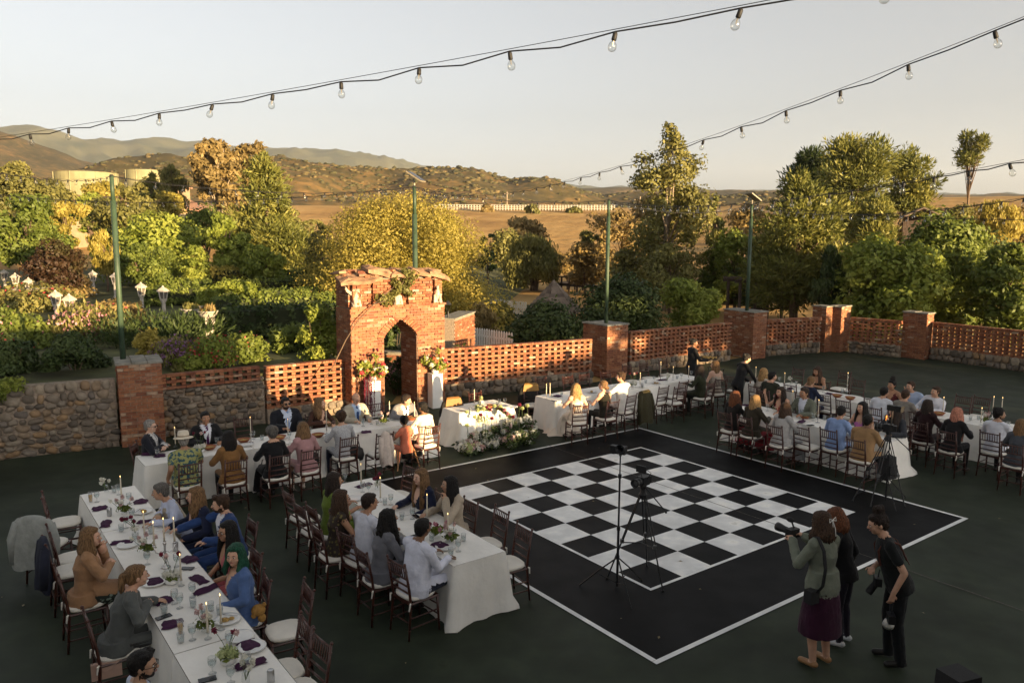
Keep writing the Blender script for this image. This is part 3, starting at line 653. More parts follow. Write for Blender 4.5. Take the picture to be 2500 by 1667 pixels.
tree_px('broadleaf_tree', 'sunlit large leaved tree crossed by the dark green pole', 'tree', 245, 505, 518, 655, 50, 'bright', n=40, N=12000, size=.2, seed=7, shape='dome', group=G1)
tree_px('slender_poplar', 'slender pale poplar just right of the green pole', 'tree', 226, 368, 446, 600, 58, 'olive', n=26, N=6500, size=.2, seed=8, shape='poplar', group=G1)
tree_px('ivy_column', 'ivy clad topiary column with flat dark front', 'topiary', 352, 434, 602, 715, 40, 'green', n=26, N=7000, size=.11, seed=9, shape='column', br=.42, group=G1)
tree_px('ivy_column', 'brighter ivy clad topiary column behind the first', 'topiary', 436, 502, 596, 690, 43, 'bright', n=22, N=5500, size=.12, seed=10, shape='column', br=.42, group=G1)
tree_px('dark_conifer', 'dark conifer clump left of the eucalyptus, by the water tank', 'tree', 335, 400, 418, 500, 96, 'pine', n=16, N=2500, size=.4, seed=11, shape='cone', style='needle', group=G1)
tree_px('pepper_tree', 'loose olive tree in front of the ranch house roof', 'tree', 380, 460, 400, 510, 90, 'olive', n=18, N=3000, size=.35, seed=12, shape='vase', style='weep', group=G1)
tree_px('eucalyptus_tree', 'tall rust tinted eucalyptus with pale trunks', 'tree', 468, 585, 335, 500, 84, 'rust', n=34, N=7000, size=.32, seed=13, shape='vase', bark=BARKP, trunk=.22, stems=2, group=G1)
tree_px('eucalyptus_tree', 'second rust tinted eucalyptus behind the big cedar', 'tree', 570, 665, 350, 510, 90, 'rust', n=30, N=5500, size=.34, seed=14, shape='vase', bark=BARKP, trunk=.22, group=G1)
tree_px('cedar_tree', 'large feathery golden green cedar left of the gate', 'tree', 540, 745, 368, 640, 56, 'pine', n=70, N=17000, size=.27, seed=15, shape='cone', style='needle', br=.34, group=G1)
tree_px('broadleaf_tree', 'bright large leaved tree below the cedar', 'tree', 492, 605, 516, 665, 47, 'bright', n=26, N=7000, size=.19, seed=16, shape='round', group=G1)
tree_px('broadleaf_tree', 'low bright leafy tree at the foot of the cedar', 'tree', 592, 705, 598, 680, 44, 'bright', n=20, N=5000, size=.17, seed=17, shape='dome', group=G1)
tree_px('willow_tree', 'huge golden yellow willow behind the arched gate', 'tree', 745, 1215, 478, 735, 38, 'yellow', n=140, N=82000, size=.085, seed=18, shape='dome', br=.22, stems=3, group=G1)
tree_px('dark_shrub', 'dark round shrub just right of the golden willow', 'shrub', 1166, 1216, 572, 660, 62, 'dark', n=12, N=2200, size=.2, seed=19, group=G1)
tree_px('pepper_tree', 'weeping pepper tree with forked trunk on the gravel', 'tree', 1226, 1386, 578, 690, 64, 'olive', n=30, N=8500, size=.28, seed=20, shape='dome', style='weep', stems=3, trunk=.2, group=G1)
tree_px('airy_tree', 'airy small tree behind the pepper tree', 'tree', 1228, 1330, 528, 610, 88, 'rust', n=18, N=2500, size=.33, seed=21, group=G1)
tree_px('brown_shrub', 'brownish wild shrub left of the tall poplar', 'shrub', 1440, 1600, 512, 690, 58, 'rust', n=36, N=7500, size=.2, seed=22, shape='vase', group=G1)
tree_px('brown_shrub', 'dim brown shrub between pepper tree and green pole', 'shrub', 1405, 1490, 560, 690, 62, 'olive', n=22, N=3500, size=.22, seed=23, shape='vase', group=G1)
tp = tree_px('poplar_tree', 'tall ragged poplar with pale trunk rising above the hills', 'tree', 1545, 1735, 292, 690, 48, 'olive', n=64, N=15000, size=.16, seed=24, shape='ragged', bark=BARKP, trunk=.2, br=.30, group=G1)
tree_px('grey_shrub', 'grey green undergrowth at the foot of the tall poplar', 'shrub', 1560, 1720, 600, 730, 44, 'olive', n=24, N=6000, size=.14, seed=25, shape='dome', group=G2)
tree_px('laurel_bush', 'low dark green laurel bush in front of the shingled hut', 'bush', 1232, 1432, 735, 880, 29.5, 'dark', n=34, N=9000, size=.115, seed=26, shape='dome', group=G2)
tree_px('laurel_bush', 'large dark laurel bush around the green pole', 'bush', 1400, 1640, 676, 880, 32, 'dark', n=46, N=13000, size=.12, seed=27, shape='dome', group=G2)
tree_px('laurel_bush', 'rounded laurel bush with sunlit yellow crown', 'bush', 1622, 1760, 678, 850, 34, 'bright', n=34, N=9000, size=.115, seed=28, shape='round', group=G2)
tree_px('leafy_tree', 'small sunlit leafy tree left of the pole with solar lamp', 'tree', 1735, 1868, 562, 720, 46, 'bright', n=26, N=6500, size=.16, seed=29, group=G2)
tree_px('narrow_cypress', 'narrow pale cypress behind the poplar', 'tree', 1725, 1775, 478, 590, 66, 'pine', n=14, N=2200, size=.26, seed=30, shape='cone', style='up', group=G2)
tree_px('pine_tree', 'broad golden tipped pine in front of the umbrella pine', 'tree', 1850, 2062, 412, 730, 40, 'pine', n=80, N=19000, size=.21, seed=31, shape='poplar', style='needle', br=.36, group=G2)
tree_px('umbrella_pine', 'tall umbrella pine with bare reddish trunk', 'tree', 2010, 2180, 325, 560, 64, 'pine', n=60, N=14000, size=.3, seed=32, shape='round', style='needle', trunk=.3, br=.40, group=G2)
tree_px('umbrella_pine', 'dark pine crown left of the umbrella pine', 'tree', 1928, 2060, 360, 500, 70, 'dark', n=34, N=8000, size=.32, seed=33, style='needle', br=.42, group=G2)
tree_px('umbrella_pine', 'lower pine with clumped crown right of the umbrella pine', 'tree', 2172, 2290, 366, 520, 72, 'pine', n=30, N=7000, size=.34, seed=34, style='needle', br=.40, group=G2)
tree_px('umbrella_pine', 'pine with drooping lower boughs beside the lookout hut', 'tree', 2080, 2200, 470, 640, 58, 'pine', n=30, N=7500, size=.26, seed=35, style='needle', br=.40, group=G2)
lone = tree_px('lone_pine', 'lone thin pine with bare trunk against the sky', 'tree', 2340, 2416, 316, 402, 78, 'pine', n=20, N=2300, size=.30, seed=36, br=.42, shape='round', style='needle', trunk=.14, group=G2)
tree_px('small_conifer', 'dark bushy conifer behind the corner pier', 'tree', 1975, 2085, 600, 750, 37, 'dark', n=30, N=7000, size=.17, seed=37, shape='cone', style='up', group=G2)
tree_px('walnut_tree', 'leafy walnut tree over the right wall, its side sunlit', 'tree', 2052, 2312, 575, 800, 35.5, 'bright', n=60, N=15000, size=.17, seed=38, group=G2)
tree_px('walnut_tree', 'tall leafy walnut tree behind the backlit wall panel', 'tree', 2215, 2440, 525, 800, 38, 'green', n=60, N=14000, size=.18, seed=39, group=G2)
tree_px('walnut_tree', 'darker walnut tree at the right edge', 'tree', 2385, 2560, 590, 830, 34, 'green', n=44, N=10000, size=.16, seed=40, group=G2)
tree_px('yellow_conifer', 'pale yellow green conifer at the right edge', 'tree', 2385, 2500, 486, 600, 56, 'yellow', n=26, N=5500, size=.2, seed=41, shape='vase', style='up', group=G2)
# dark understorey on the right, seen between trunks
for k, (x0, x1, yt, Y, lf) in enumerate([(1740, 1860, 660, 52, 'dark'), (2090, 2240, 640, 50, 'rust'), (2290, 2420, 640, 48, 'dark'), (1300, 1400, 610, 92, 'rust'), (2300, 2420, 500, 90, 'rust'), (2200, 2330, 540, 84, 'rust'), (2420, 2520, 505, 92, 'rust')]):
    tree_px('wild_shrub', ['dark shrub behind the solar lamp pole', 'rusty shrub seen through the walnut tree', 'dark shrub between the two walnut trees', 'rusty shrub uphill of the pepper tree', 'rusty hilltop shrub under the lone pine', 'rusty shrub beside the lookout hut', 'rusty hilltop shrub at the right edge'][k], 'shrub', x0, x1, yt, yt+120, Y, lf, n=18, N=3500, size=.2*Y/50, seed=60+k, shape='dome', group=G2)
# filler growth that closes the valley behind the garden and the slope on the right
for k, (x0, x1, yt, yb, Y, lf, sh, lab) in enumerate([
    (90, 190, 455, 530, 78, 'olive', 'dome', 'olive shrub mass below the wide water tank'), (85, 180, 440, 500, 130, 'olive', 'dome', 'far olive trees before the wide water tank'), (200, 300, 440, 500, 130, 'yellow', 'dome', 'far yellow trees between the water tanks'), (320, 400, 436, 500, 130, 'olive', 'dome', 'far olive trees before the round water tank'), (180, 260, 470, 560, 74, 'bright', 'dome', 'bright shrub between tank and slender poplar'), (300, 400, 480, 560, 76, 'olive', 'dome', 'olive shrub mass below the ranch roof'), (385, 480, 470, 560, 70, 'yellow', 'vase', 'yellow olive shrub in front of the ranch house'), (440, 560, 505, 590, 66, 'green', 'dome', 'green shrub mass at the foot of the eucalyptus'),
    (290, 370, 590, 690, 45, 'green', 'dome', 'green shrub mass left of the ivy columns'), (500, 620, 640, 700, 46, 'green', 'dome', 'low green shrubs right of the ivy columns'), (640, 760, 500, 640, 64, 'olive', 'vase', 'airy olive tree at the right flank of the cedar'),
    (740, 830, 540, 690, 46, 'olive', 'dome', 'olive shrub at the left flank of the golden willow'), (1380, 1480, 590, 690, 60, 'rust', 'dome', 'rusty scrub right of the pepper tree'), (1480, 1600, 600, 720, 50, 'olive', 'dome', 'grey olive scrub left of the poplar foot'), (1690, 1800, 600, 740, 48, 'green', 'dome', 'green scrub right of the poplar foot'), (1780, 1900, 620, 740, 46, 'dark', 'dome', 'dark scrub behind the timber arbor'),
    (1900, 2010, 560, 740, 44, 'pine', 'cone', 'bushy pine skirt left of the corner pier'), (2060, 2200, 590, 740, 46, 'dark', 'dome', 'dark growth behind the corner pier'), (2180, 2330, 560, 700, 50, 'green', 'dome', 'green growth below the lookout hut'), (2300, 2520, 560, 740, 46, 'dark', 'dome', 'dark growth at the right edge'), (1540, 1640, 470, 560, 80, 'rust', 'dome', 'rusty scrub on the slope behind the poplar'),
    (1770, 1870, 500, 580, 82, 'rust', 'dome', 'rusty scrub on the slope left of the pines'), (2190, 2300, 520, 600, 74, 'rust', 'dome', 'rusty scrub around the lookout hut'), (2290, 2400, 500, 590, 72, 'olive', 'dome', 'olive scrub below the lone pine'), (1180, 1290, 560, 640, 78, 'olive', 'dome', 'olive scrub behind the pepper tree')]):
    tree_px('scrub_thicket', lab, 'thicket', x0, x1, yt, yb, Y, lf, n=22, N=3000, size=.17*Y/50, seed=400+k, shape=sh, style='needle' if lf == 'pine' else 'leaf', br=.36, group='thickets of the valley')
# trees of the neighbouring plot, right of the court: they dapple the far piers
for k, (x, y, h, wd) in enumerate([(27.0, 4.6, 6.5, 5.0), (28.5, 9.2, 8.0, 5.5), (28.0, 14.0, 8.0, 5.5), (33, 17.5, 9, 6)]):
    tree('sycamore_tree', ['first', 'second', 'third', 'fourth'][k]+' sycamore beyond the long wall, outside the right edge', 'tree', (x, y, -.03), h, wd, 'green', n=34, N=6000, size=.22, seed=70+k, crown0=.16, group='sycamores beyond the right edge')
# ------------------------------------------------------------------ near garden planting
G3 = 'planting of the raised garden'
def bush(name, label, c, wd, h, leaf, N, size, seed, extra=None, cat='bush', shape='dome', style='leaf', n=16, loc=None, stems=True):
    p = Vector(loc) if loc else c
    t = thing(name, label, cat, p, 0, G3); B = crown_blobs(wd, h, shape, n, seed, .05, .36)
    V, F, tone = leaf_cloud(B, N, size, seed, style); put('foliage', fast_mesh('foliage', V, F, LM[leaf], tone), t)
    if stems:
        mb = MB()
        for k in range(6):
            a = k*1.05; mb.tube([(.06*math.cos(a), .06*math.sin(a), -.1), (wd*.22*math.cos(a), wd*.22*math.sin(a), h*.7)], [.018, .008], 5)
        mb.build('stems', BARK, t)
    if extra:
        lf, Nf, sz, ef = extra; Bf = [(*b[:3], b[3]*1.12, b[4]*1.12, b[5]*1.12, b[6]) for b in B if b[2] > h*ef]
        V, F, tone = leaf_cloud(Bf, Nf, sz, seed+500); o = put('blossoms', fast_mesh('blossoms', V, F, LM[lf], tone), t); o['kind'] = 'stuff'
    return t
def gp(c, x, y, Y):
    p = atd(c, x, y, Y); p.z = gz(p.x, p.y); return p
bush('rose_bush', 'dark leafy rose bush at the left edge above the stone wall', gp('g1', 60, 800, 18.2), 1.5, .9, 'dark', 6500, .055, 101, ('flower', 40, .04, .6))
bush('rose_bush', 'dark rose bush left of the pole topped brick pier', gp('g1', 520, 800, 18.9), 1.7, .9, 'dark', 7500, .055, 102, ('pinkf', 30, .04, .6))
bush('rose_bush', 'tall rose bush with pink and red blooms at the left edge', gp('g1', 60, 500, 22.5), 2.2, 1.0, 'green', 7500, .07, 103, ('pinkf', 90, .06, .5))
bush('rose_bush', 'sunlit rose bush with orange blooms around the white lanterns', gp('g1', 150, 330, 33), 4.6, 1.0, 'olive', 7000, .09, 104, ('flower', 130, .07, .4))
bush('salvia_bed', 'pale pink salvia spikes catching the sun', gp('g1', 640, 480, 24.5), 3.0, .95, 'olive', 4500, .10, 105, ('pinkf', 500, .06, .5), style='up')
bush('rose_bush', 'rusty rose bush beside the garden steps', gp('g1', 830, 380, 28.5), 2.6, .8, 'rust', 4500, .09, 106, ('flower', 60, .06, .5))
bush('juniper_bush', 'dark spreading juniper beyond the pole', gp('g1', 1150, 560, 23.5), 4.2, .8, 'dark', 8000, .09, 107, style='needle')
bush('golden_shrub', 'compact golden shrub right of the pole', gp('g1', 1050, 700, 19.8), 1.05, .85, 'yellow', 4500, .045, 108)
bush('salvia_bed', 'purple salvia spikes between golden shrub and geraniums', gp('g1', 1230, 760, 19.2), 1.5, .75, 'olive', 3200, .06, 109, ('violet', 1400, .035, .35), style='up')
bush('geranium_bush', 'sunlit geranium bush covered in red flowers', gp('g1', 1440, 780, 19.4), 1.5, .8, 'bright', 6000, .05, 110, ('flower', 520, .04, .3))
bush('rose_bush', 'low green rose bush right of the geraniums', gp('g1', 1720, 800, 20.2), 1.3, .75, 'green', 3500, .05, 111, ('flower', 60, .035, .5))
bush('citrus_shrub', 'leafy climbing shrub left of the gate', gp('g2', 90, 850, 20.9), 1.4, 1.55, 'bright', 5000, .055, 112)
bush('rose_bush', 'small bush in front of the purple dome', gp('g1', 420, 290, 40), 3.6, .7, 'rust', 3500, .11, 113)
bush('hydrangea', 'pink hydrangea seen through the gate arch', None, 1.0, 1.1, 'dark', 3500, .06, 114, ('pinkf', 350, .045, .4), loc=(-3.35, 22.2, -.03))
bush('box_shrub', 'dark shrub filling the view through the arch', None, 1.8, 2.3, 'dark', 6000, .07, 115, loc=(-3.7, 24.0, -.03))
bush('pale_shrub', 'pale dusty shrub by the brick post right of the gate', atd('n', 1165, 760, 31), 2.0, 1.6, 'rust', 5000, .08, 116, loc=(*atd('n', 1170, 760, 33).xy, -.03))
bush('green_shrub', 'green shrub behind the white picket fence', None, 2.2, 1.5, 'olive', 4500, .09, 117, loc=(*atd('n', 1215, 760, 36).xy, -.03))
bush('young_bush', 'young bush behind the sunlit lattice wall', None, 1.8, 1.0, 'bright', 3200, .06, 118, loc=(*atd('n', 1120, 860, 24.5).xy, -.03))
bush('shrub_border', 'shrub border at the foot of the golden willow', None, 6.5, 1.5, 'yellow', 7000, .09, 119, loc=(*atd('n', 1120, 760, 35).xy, -.03), n=26)
# ivy over the left wall and the climbing rose on the gate
def vine(name, label, pts, leaf, N, size, seed, rad, cat='vine', cane=None):
    t = thing(name, label, cat, (0, 0, 0)); B = [(*p, rad*random.uniform(.7, 1.3), rad*random.uniform(.5, .9), rad*random.uniform(.6, 1.1), random.random()) for p in pts]
    V, F, tone = leaf_cloud(B, N, size, seed); put('leaves', fast_mesh('leaves', V, F, LM[leaf], tone), t)
    if cane: mb = MB(); [mb.tube(c, [.013]*(len(c)-1)+[.006], 6) for c in cane]; mb.build('stem', BARK, t, smooth=True)
    return t
wl = lambda s, z, off: tuple(Vector((-13.1, 13.89, 0))+Vector((math.cos(R_(30.03)), math.sin(R_(30.03)), 0))*s+Vector((.5, -.866, 0))*off+Vector((0, 0, z)))
vine('ivy', 'yellow green ivy spilling over the stone wall at the left edge', [wl(s, 1.52+random.uniform(-.03, .1), random.uniform(-.05, .12)) for s in np.arange(1.0, 3.5, .13)]+[wl(s, 1.5-d, .12) for s, d in ((2.3, .2), (2.4, .4), (2.45, .55), (2.9, .2), (1.8, .25), (2.7, .3), (2.75, .5), (3.1, .15))], 'bright', 4200, .045, 201, .17)
gm = lambda x, y, z: tuple(Matrix.Rotation(GA, 3, 'Z') @ Vector((x, y, z))+GO)
cane = [gm(-.9, -.1, .9), gm(-.55, -.12, 1.35), gm(-.2, -.14, 2.0), gm(.15, -.16, 2.5), gm(.55, -.16, 2.85), gm(1.0, -.14, 2.95), gm(1.35, -.12, 3.15), gm(1.75, -.1, 3.45)]
vine('climbing_rose', 'arching climbing rose over the front of the gate', [gm(1.0, -.1, 3.0), gm(1.15, -.12, 3.1), gm(1.3, -.1, 3.25), gm(1.45, -.1, 3.2), gm(1.55, -.1, 3.4), gm(1.7, -.1, 3.55), gm(1.9, 0, 3.6), gm(1.5, -.1, 3.6), gm(.8, -.12, 3.0), gm(.95, -.1, 2.9), gm(1.6, -.1, 3.1), gm(1.2, -.1, 3.4)], 'olive', 1500, .045, 202, .15, cane=[cane, [cane[4], gm(.9, -.15, 3.1), gm(1.2, -.1, 3.3)], [cane[5], gm(1.4, -.1, 3.35), gm(1.6, -.1, 3.6)]])
vine('rose_arbor', 'leafy arch of climbing rose over the maze entrance', [tuple(gp('g1', 1380+430*t, 0, 30)+Vector((0, 0, .35+1.0*math.sin(math.pi*(.12+.76*t))))) for t in np.linspace(0, 1, 22)], 'bright', 3800, .08, 203, .28)
# hedge maze
def hedge(label, A, B, wd, h, leaf='green', N=3500, seed=0, size=.075):
    A, B = Vector(A), Vector(B); L, a = frame(A, B); t = thing('hedge', label, 'hedge', A, a, 'hedges of the garden maze')
    k = max(4, int(L/.45)); g = random.Random(seed)
    Bl = [((i+.5)*L/k, g.uniform(-.12, .12)*wd, h*q, L/k*.75, wd*.5*g.uniform(.85, 1.1), h*.3*g.uniform(.8, 1.1), g.random()) for i in range(k) for q in (.25, .72)]
    V, F, tone = leaf_cloud(Bl, N, size, seed); put('leaves', fast_mesh('leaves', V, F, LM[leaf], tone), t)
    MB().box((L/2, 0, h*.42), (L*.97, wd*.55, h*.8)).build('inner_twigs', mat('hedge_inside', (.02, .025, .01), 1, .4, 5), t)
HS = [((1000, 340), (1480, 335), 38, 1.0), ((1010, 395), (1560, 385), 33, .95), ((1480, 440), (2300, 400), 30, 1.0), ((1490, 510), (2330, 470), 26.5, 1.05), ((1540, 630), (2360, 580), 23, 1.1), ((1250, 600), (1500, 600), 22, .6), ((1900, 720), (2330, 690), 21, .75), ((1560, 360), (2300, 320), 36, 1.1), ((1700, 290), (2250, 250), 42, 1.2)]
for k, ((xa, ya), (xb, yb), Y, h) in enumerate(HS):
    A, B = at('g1', xa, ya+25, 1.25), at('g1', xb, yb+25, 1.25); A.z = gz(A.x, A.y); B.z = A.z
    hedge(['far left row of the clipped hedge maze', 'second row of the clipped hedge maze', 'third row of the clipped maze right of the urns', 'fourth row of the clipped maze behind the urns', 'nearest dark hedge row left of the gate', 'low dark hedge before the urns', 'low hedge behind the sunlit lattice panel', 'sunlit hedge row behind the rose arbor', 'rearmost hedge row by the brick wall'][k], A, B, 1.1, h, 'green' if k != 4 else 'dark', 5000, 300+k, .08)
hedge('sunlit flowering hedge below the ivy columns', gp('g1', 1370, 200, 44), gp('g1', 1650, 190, 44), 1.6, 1.5, 'yellow', 4000, 320, .1)
# ================================================================== white stone lanterns, urns
CASTW = mat('cast_stone', (.37, .335, .29), .85, .15, 7, .3, 40); DKGLASS = mat('lantern_dark', (.10, .09, .08), .6)
def lantern_proto():
    t = thing('stone_lantern', 'x', 'lantern', (0, 0, 0))
    MB().lathe([(.16, 0), (.16, .06), (.11, .10), (.075, .16), (.07, .62), (.085, .66), (.11, .70), (.13, .74)], 8).build('shaft', CASTW, t)
    mb = MB()
    for k in range(6):
        a = k*math.pi/3; c, s = math.cos(a), math.sin(a); mb.tube([(.115*c, .115*s, .74), (.17*c, .17*s, 1.04)], .018, 4)
    mb.lathe([(.13, .735), (.14, .78)], 6); mb.lathe([(.175, 1.02), (.19, 1.06)], 6); mb.build('lantern_cage', CASTW, t)
    MB().lathe([(.10, .76), (.15, 1.03)], 6).build('lantern_core', DKGLASS, t)
    MB().lathe([(.25, 1.05), (.24, 1.08), (.13, 1.16), (.05, 1.20), (.03, 1.24), (.0, 1.27)], 6).build('lantern_roof', CASTW, t); return t
LP = lantern_proto()
LAN = [(205, 235, 33, 1.5, 'tallest lantern at the back left, in front of the purple bush'), (382, 215, 36, 1.35, 'left one of the two small lanterns right of the tall back lantern'), (455, 240, 35, 1.35, 'right one of the two small lanterns right of the tall back lantern'), (535, 300, 33, 1.3, 'lantern standing alone on the garden steps, third from the pole'),
       (655, 340, 31, 1.3, 'second lantern left of the pole on the garden steps'), (806, 365, 30, 1.25, 'lantern just left of the dark green pole'), (992, 470, 28, 1.5, 'lantern just right of the pole at the head of the brick steps'), (1145, 510, 26, 1.35, 'lantern right of the pole low by the brick steps'), (40, 330, 30, 1.4, 'sunlit lantern at the left edge'), (118, 370, 28, 1.4, 'sunlit lantern second from the left edge'), (212, 420, 26, 1.35, 'sunlit lantern third from the left edge'),
       (402, 560, 23.2, 1.75, 'large grey lantern on the left of the front pair'), (497, 600, 22.3, 1.75, 'large grey lantern on the right of the front pair')]
for k, (x, yb, Y, s, lab) in enumerate(LAN):
    p = at('g1', x, yb, 1.25); o = LP if k == 0 else dup(LP); sc = 1.35/1.27
    o.location = (p.x, p.y, gz(p.x, p.y)-.03); o.scale = (sc,)*3; tag(o, 'white cast stone '+lab, 'lantern', 'white lanterns of the rose garden')
def urn(label, c, x, yb, Y, s, plant=None, seed=1):
    p = at(c, x, yb, 1.25); p.z = gz(p.x, p.y); t = thing('garden_urn', label, 'urn', p, 0, 'white figure urns by the maze'); t.scale = (s,)*3
    MB().lathe([(.24, -.05), (.24, .08), (.17, .12), (.15, .2)], 12).build('plinth', CASTW, t)
    mb = MB()
    for k in range(3):     # three bowed figures carrying the bowl
        a = k*2.1+.5; cx, sy = .11*math.cos(a), .11*math.sin(a)
        mb.tube([(cx*1.1, sy*1.1, .18), (cx*1.2, sy*1.2, .4), (cx*.9, sy*.9, .62), (cx*1.5, sy*1.5, .86)], [.07, .085, .075, .05], 8); mb.ball((cx*1.5, sy*1.5, .72), .055, 8, 5); mb.tube([(cx*1.2, sy*1.2, .62), (cx*2.1, sy*2.1, .75), (cx*2.0, sy*2.0, .92)], [.04, .03, .03], 6)
    mb.tube([(0, 0, .18), (0, 0, .9)], .08, 10); mb.build('figures', CASTW, t, smooth=True)
    MB().lathe([(.10, .86), (.24, .92), (.33, 1.02), (.36, 1.12), (.39, 1.14), (.39, 1.17), (.33, 1.17), (.30, 1.05), (.0, 1.03)], 18, caps=False).build('bowl', CASTW, t, smooth=True)
    if plant:
        V, F, tone = leaf_cloud([(0, 0, 1.18, .28, .28, .18, .5)], 220, .12, seed, 'up'); put('succulent', fast_mesh('succulent', V, F, LM[plant], tone), t)
urn('white urn on carved figures with rusty succulents, front one', 'g1', 1455, 665, 22.4, .82, 'rust', 3); urn('white urn on carved figures, left one', 'g1', 1335, 645, 23.2, .82, 'olive', 4); urn('plain pale urn behind the pair with rose arch rising from it', 'g1', 1412, 620, 25.5, .8, None, 5)
# brick steps kerb in the garden
for k, (a, b_) in enumerate([((935, 470), (1090, 530)), ((1110, 490), (1050, 470))]):
    A, B = gp('g1', *a, 26.5), gp('g1', *b_, 24.5); L, an = frame(A, B)
    t = thing('garden_kerb', ['brick edged kerb of the garden steps', 'short brick kerb by the low lantern'][k], 'kerb', A, an); MB().box((L/2, 0, .12), (L, .3, .34)).build('kerb_bricks', BRICKS, t); MB().box((L/2, 0, .31), (L+.04, .34, .04)).build('kerb_cap', FLAG, t)
# low brick garden walls
def lowwall(label, A, B, h, wd=.3):
    L, an = frame(A, B); t = thing('garden_wall', label, 'wall', A, an); r = random.Random(int(h*100)); mb = MB()
    MB().box((L/2, 0, h/2), (L, wd-.03, h)).build('core', MORTAR, t)
    for c in range(int(h/.07)):
        for s in (-1, 1):
            for x in np.arange(0 if c % 2 else .1, L-.05, .212): mb.box((x+.1, s*(wd/2-.01), .07*(c+.5)), (.2, .03, .06))
    o = mb.build('brickwork', BRICKS, t); o['kind'] = 'stuff'
    MB().box((L/2, 0, h+.02), (L+.05, wd+.06, .05)).build('coping', FLAG, t)
p = atd('n', 20, 700, 31); lowwall('low brick wall behind the left lanterns', (*gp('n', 28, 700, 33).xy, gz(-15, 33)), (*gp('n', 128, 695, 34).xy, gz(-15, 34)), .9)
lowwall('weathered brick garden wall right of the gate', (*atd('n', 1090, 830, 26.5).xy, -.03), (*atd('n', 1140, 825, 29).xy, -.03), 1.75, .6)
lowwall('low brick bed edging behind the lattice wall', (*atd('n', 1092, 850, 25).xy, -.03), (*atd('n', 1142, 845, 27).xy, -.03), .55)
lowwall('brick wall seen through the arch', (-4.9, 23.4, -.03), (-2.6, 23.0, -.03), 1.1)
0 and lowwall('brick stub by the garden maze', (*gp('g1', 1785, 640, 22.3).xy, gz(-6.5, 22)), (*gp('g1', 1950, 660, 22.3).xy, gz(-5.5, 22)), .8, .4)
lowwall('far brick wall beyond the maze', (*gp('n', 570, 690, 46).xy, .3), (*gp('n', 740, 700, 44).xy, .2), .9)
# picket fences
WPAINT = mat('white_paint', (.75, .73, .68), .6, .08, 10)
def picket(label, A, B, h, step, group):
    L, an = frame(A, B); t = thing('picket_fence', label, 'fence', A, an, group); mb = MB(); w2 = .045
    me = MB().add([(-w2, 0, .04), (w2, 0, .04), (w2, 0, h-.06), (0, 0, h), (-w2, 0, h-.06), (-w2, .02, .04), (w2, .02, .04), (w2, .02, h-.06), (0, .02, h), (-w2, .02, h-.06)], [(0, 1, 2, 3, 4), (9, 8, 7, 6, 5), (0, 5, 6, 1), (1, 6, 7, 2), (2, 7, 8, 3), (3, 8, 9, 4), (4, 9, 5, 0)]).mesh('picket', WPAINT)
    for x in np.arange(.06, L, step): put('picket', me, t, loc=(x, 0, 0))
    for z in (.25, h*.72): MB().box((L/2, .042, z), (L, .04, .07)).build('rail', WPAINT, t)
picket('white picket fence behind the sunlit lattice wall', (*atd('n', 1140, 835, 30.5).xy, -.03), (*atd('n', 1250, 835, 28.6).xy, -.03), 1.05, .14, 'white picket fences')
picket('farther white picket fence beside the shingled hut', (*atd('n', 1196, 770, 43).xy, -.03), (*atd('n', 1285, 770, 41).xy, -.03), 1.1, .15, 'white picket fences')
# small iron lamp on the brick post right of the gate
p = atd('n', 1094, 745, 26.7); t = thing('post_lamp', 'small black lantern on the weathered brick wall right of the gate', 'lamp', (p.x, p.y, 1.76)); IRON = mat('black_iron', (.02, .02, .022), .5, .2, 10)
MB().lathe([(.05, 0), (.03, .06), (.02, .22), (.06, .24)], 8).build('stem', IRON, t); MB().lathe([(.06, .24), (.10, .44), (.10, .45)], 6).build('glass', glass_mat('lamp_glass', (.8, .8, .75), .3), t); MB().lathe([(.13, .45), (.05, .54), (.015, .58), (0, .62)], 6).build('cap', IRON, t)
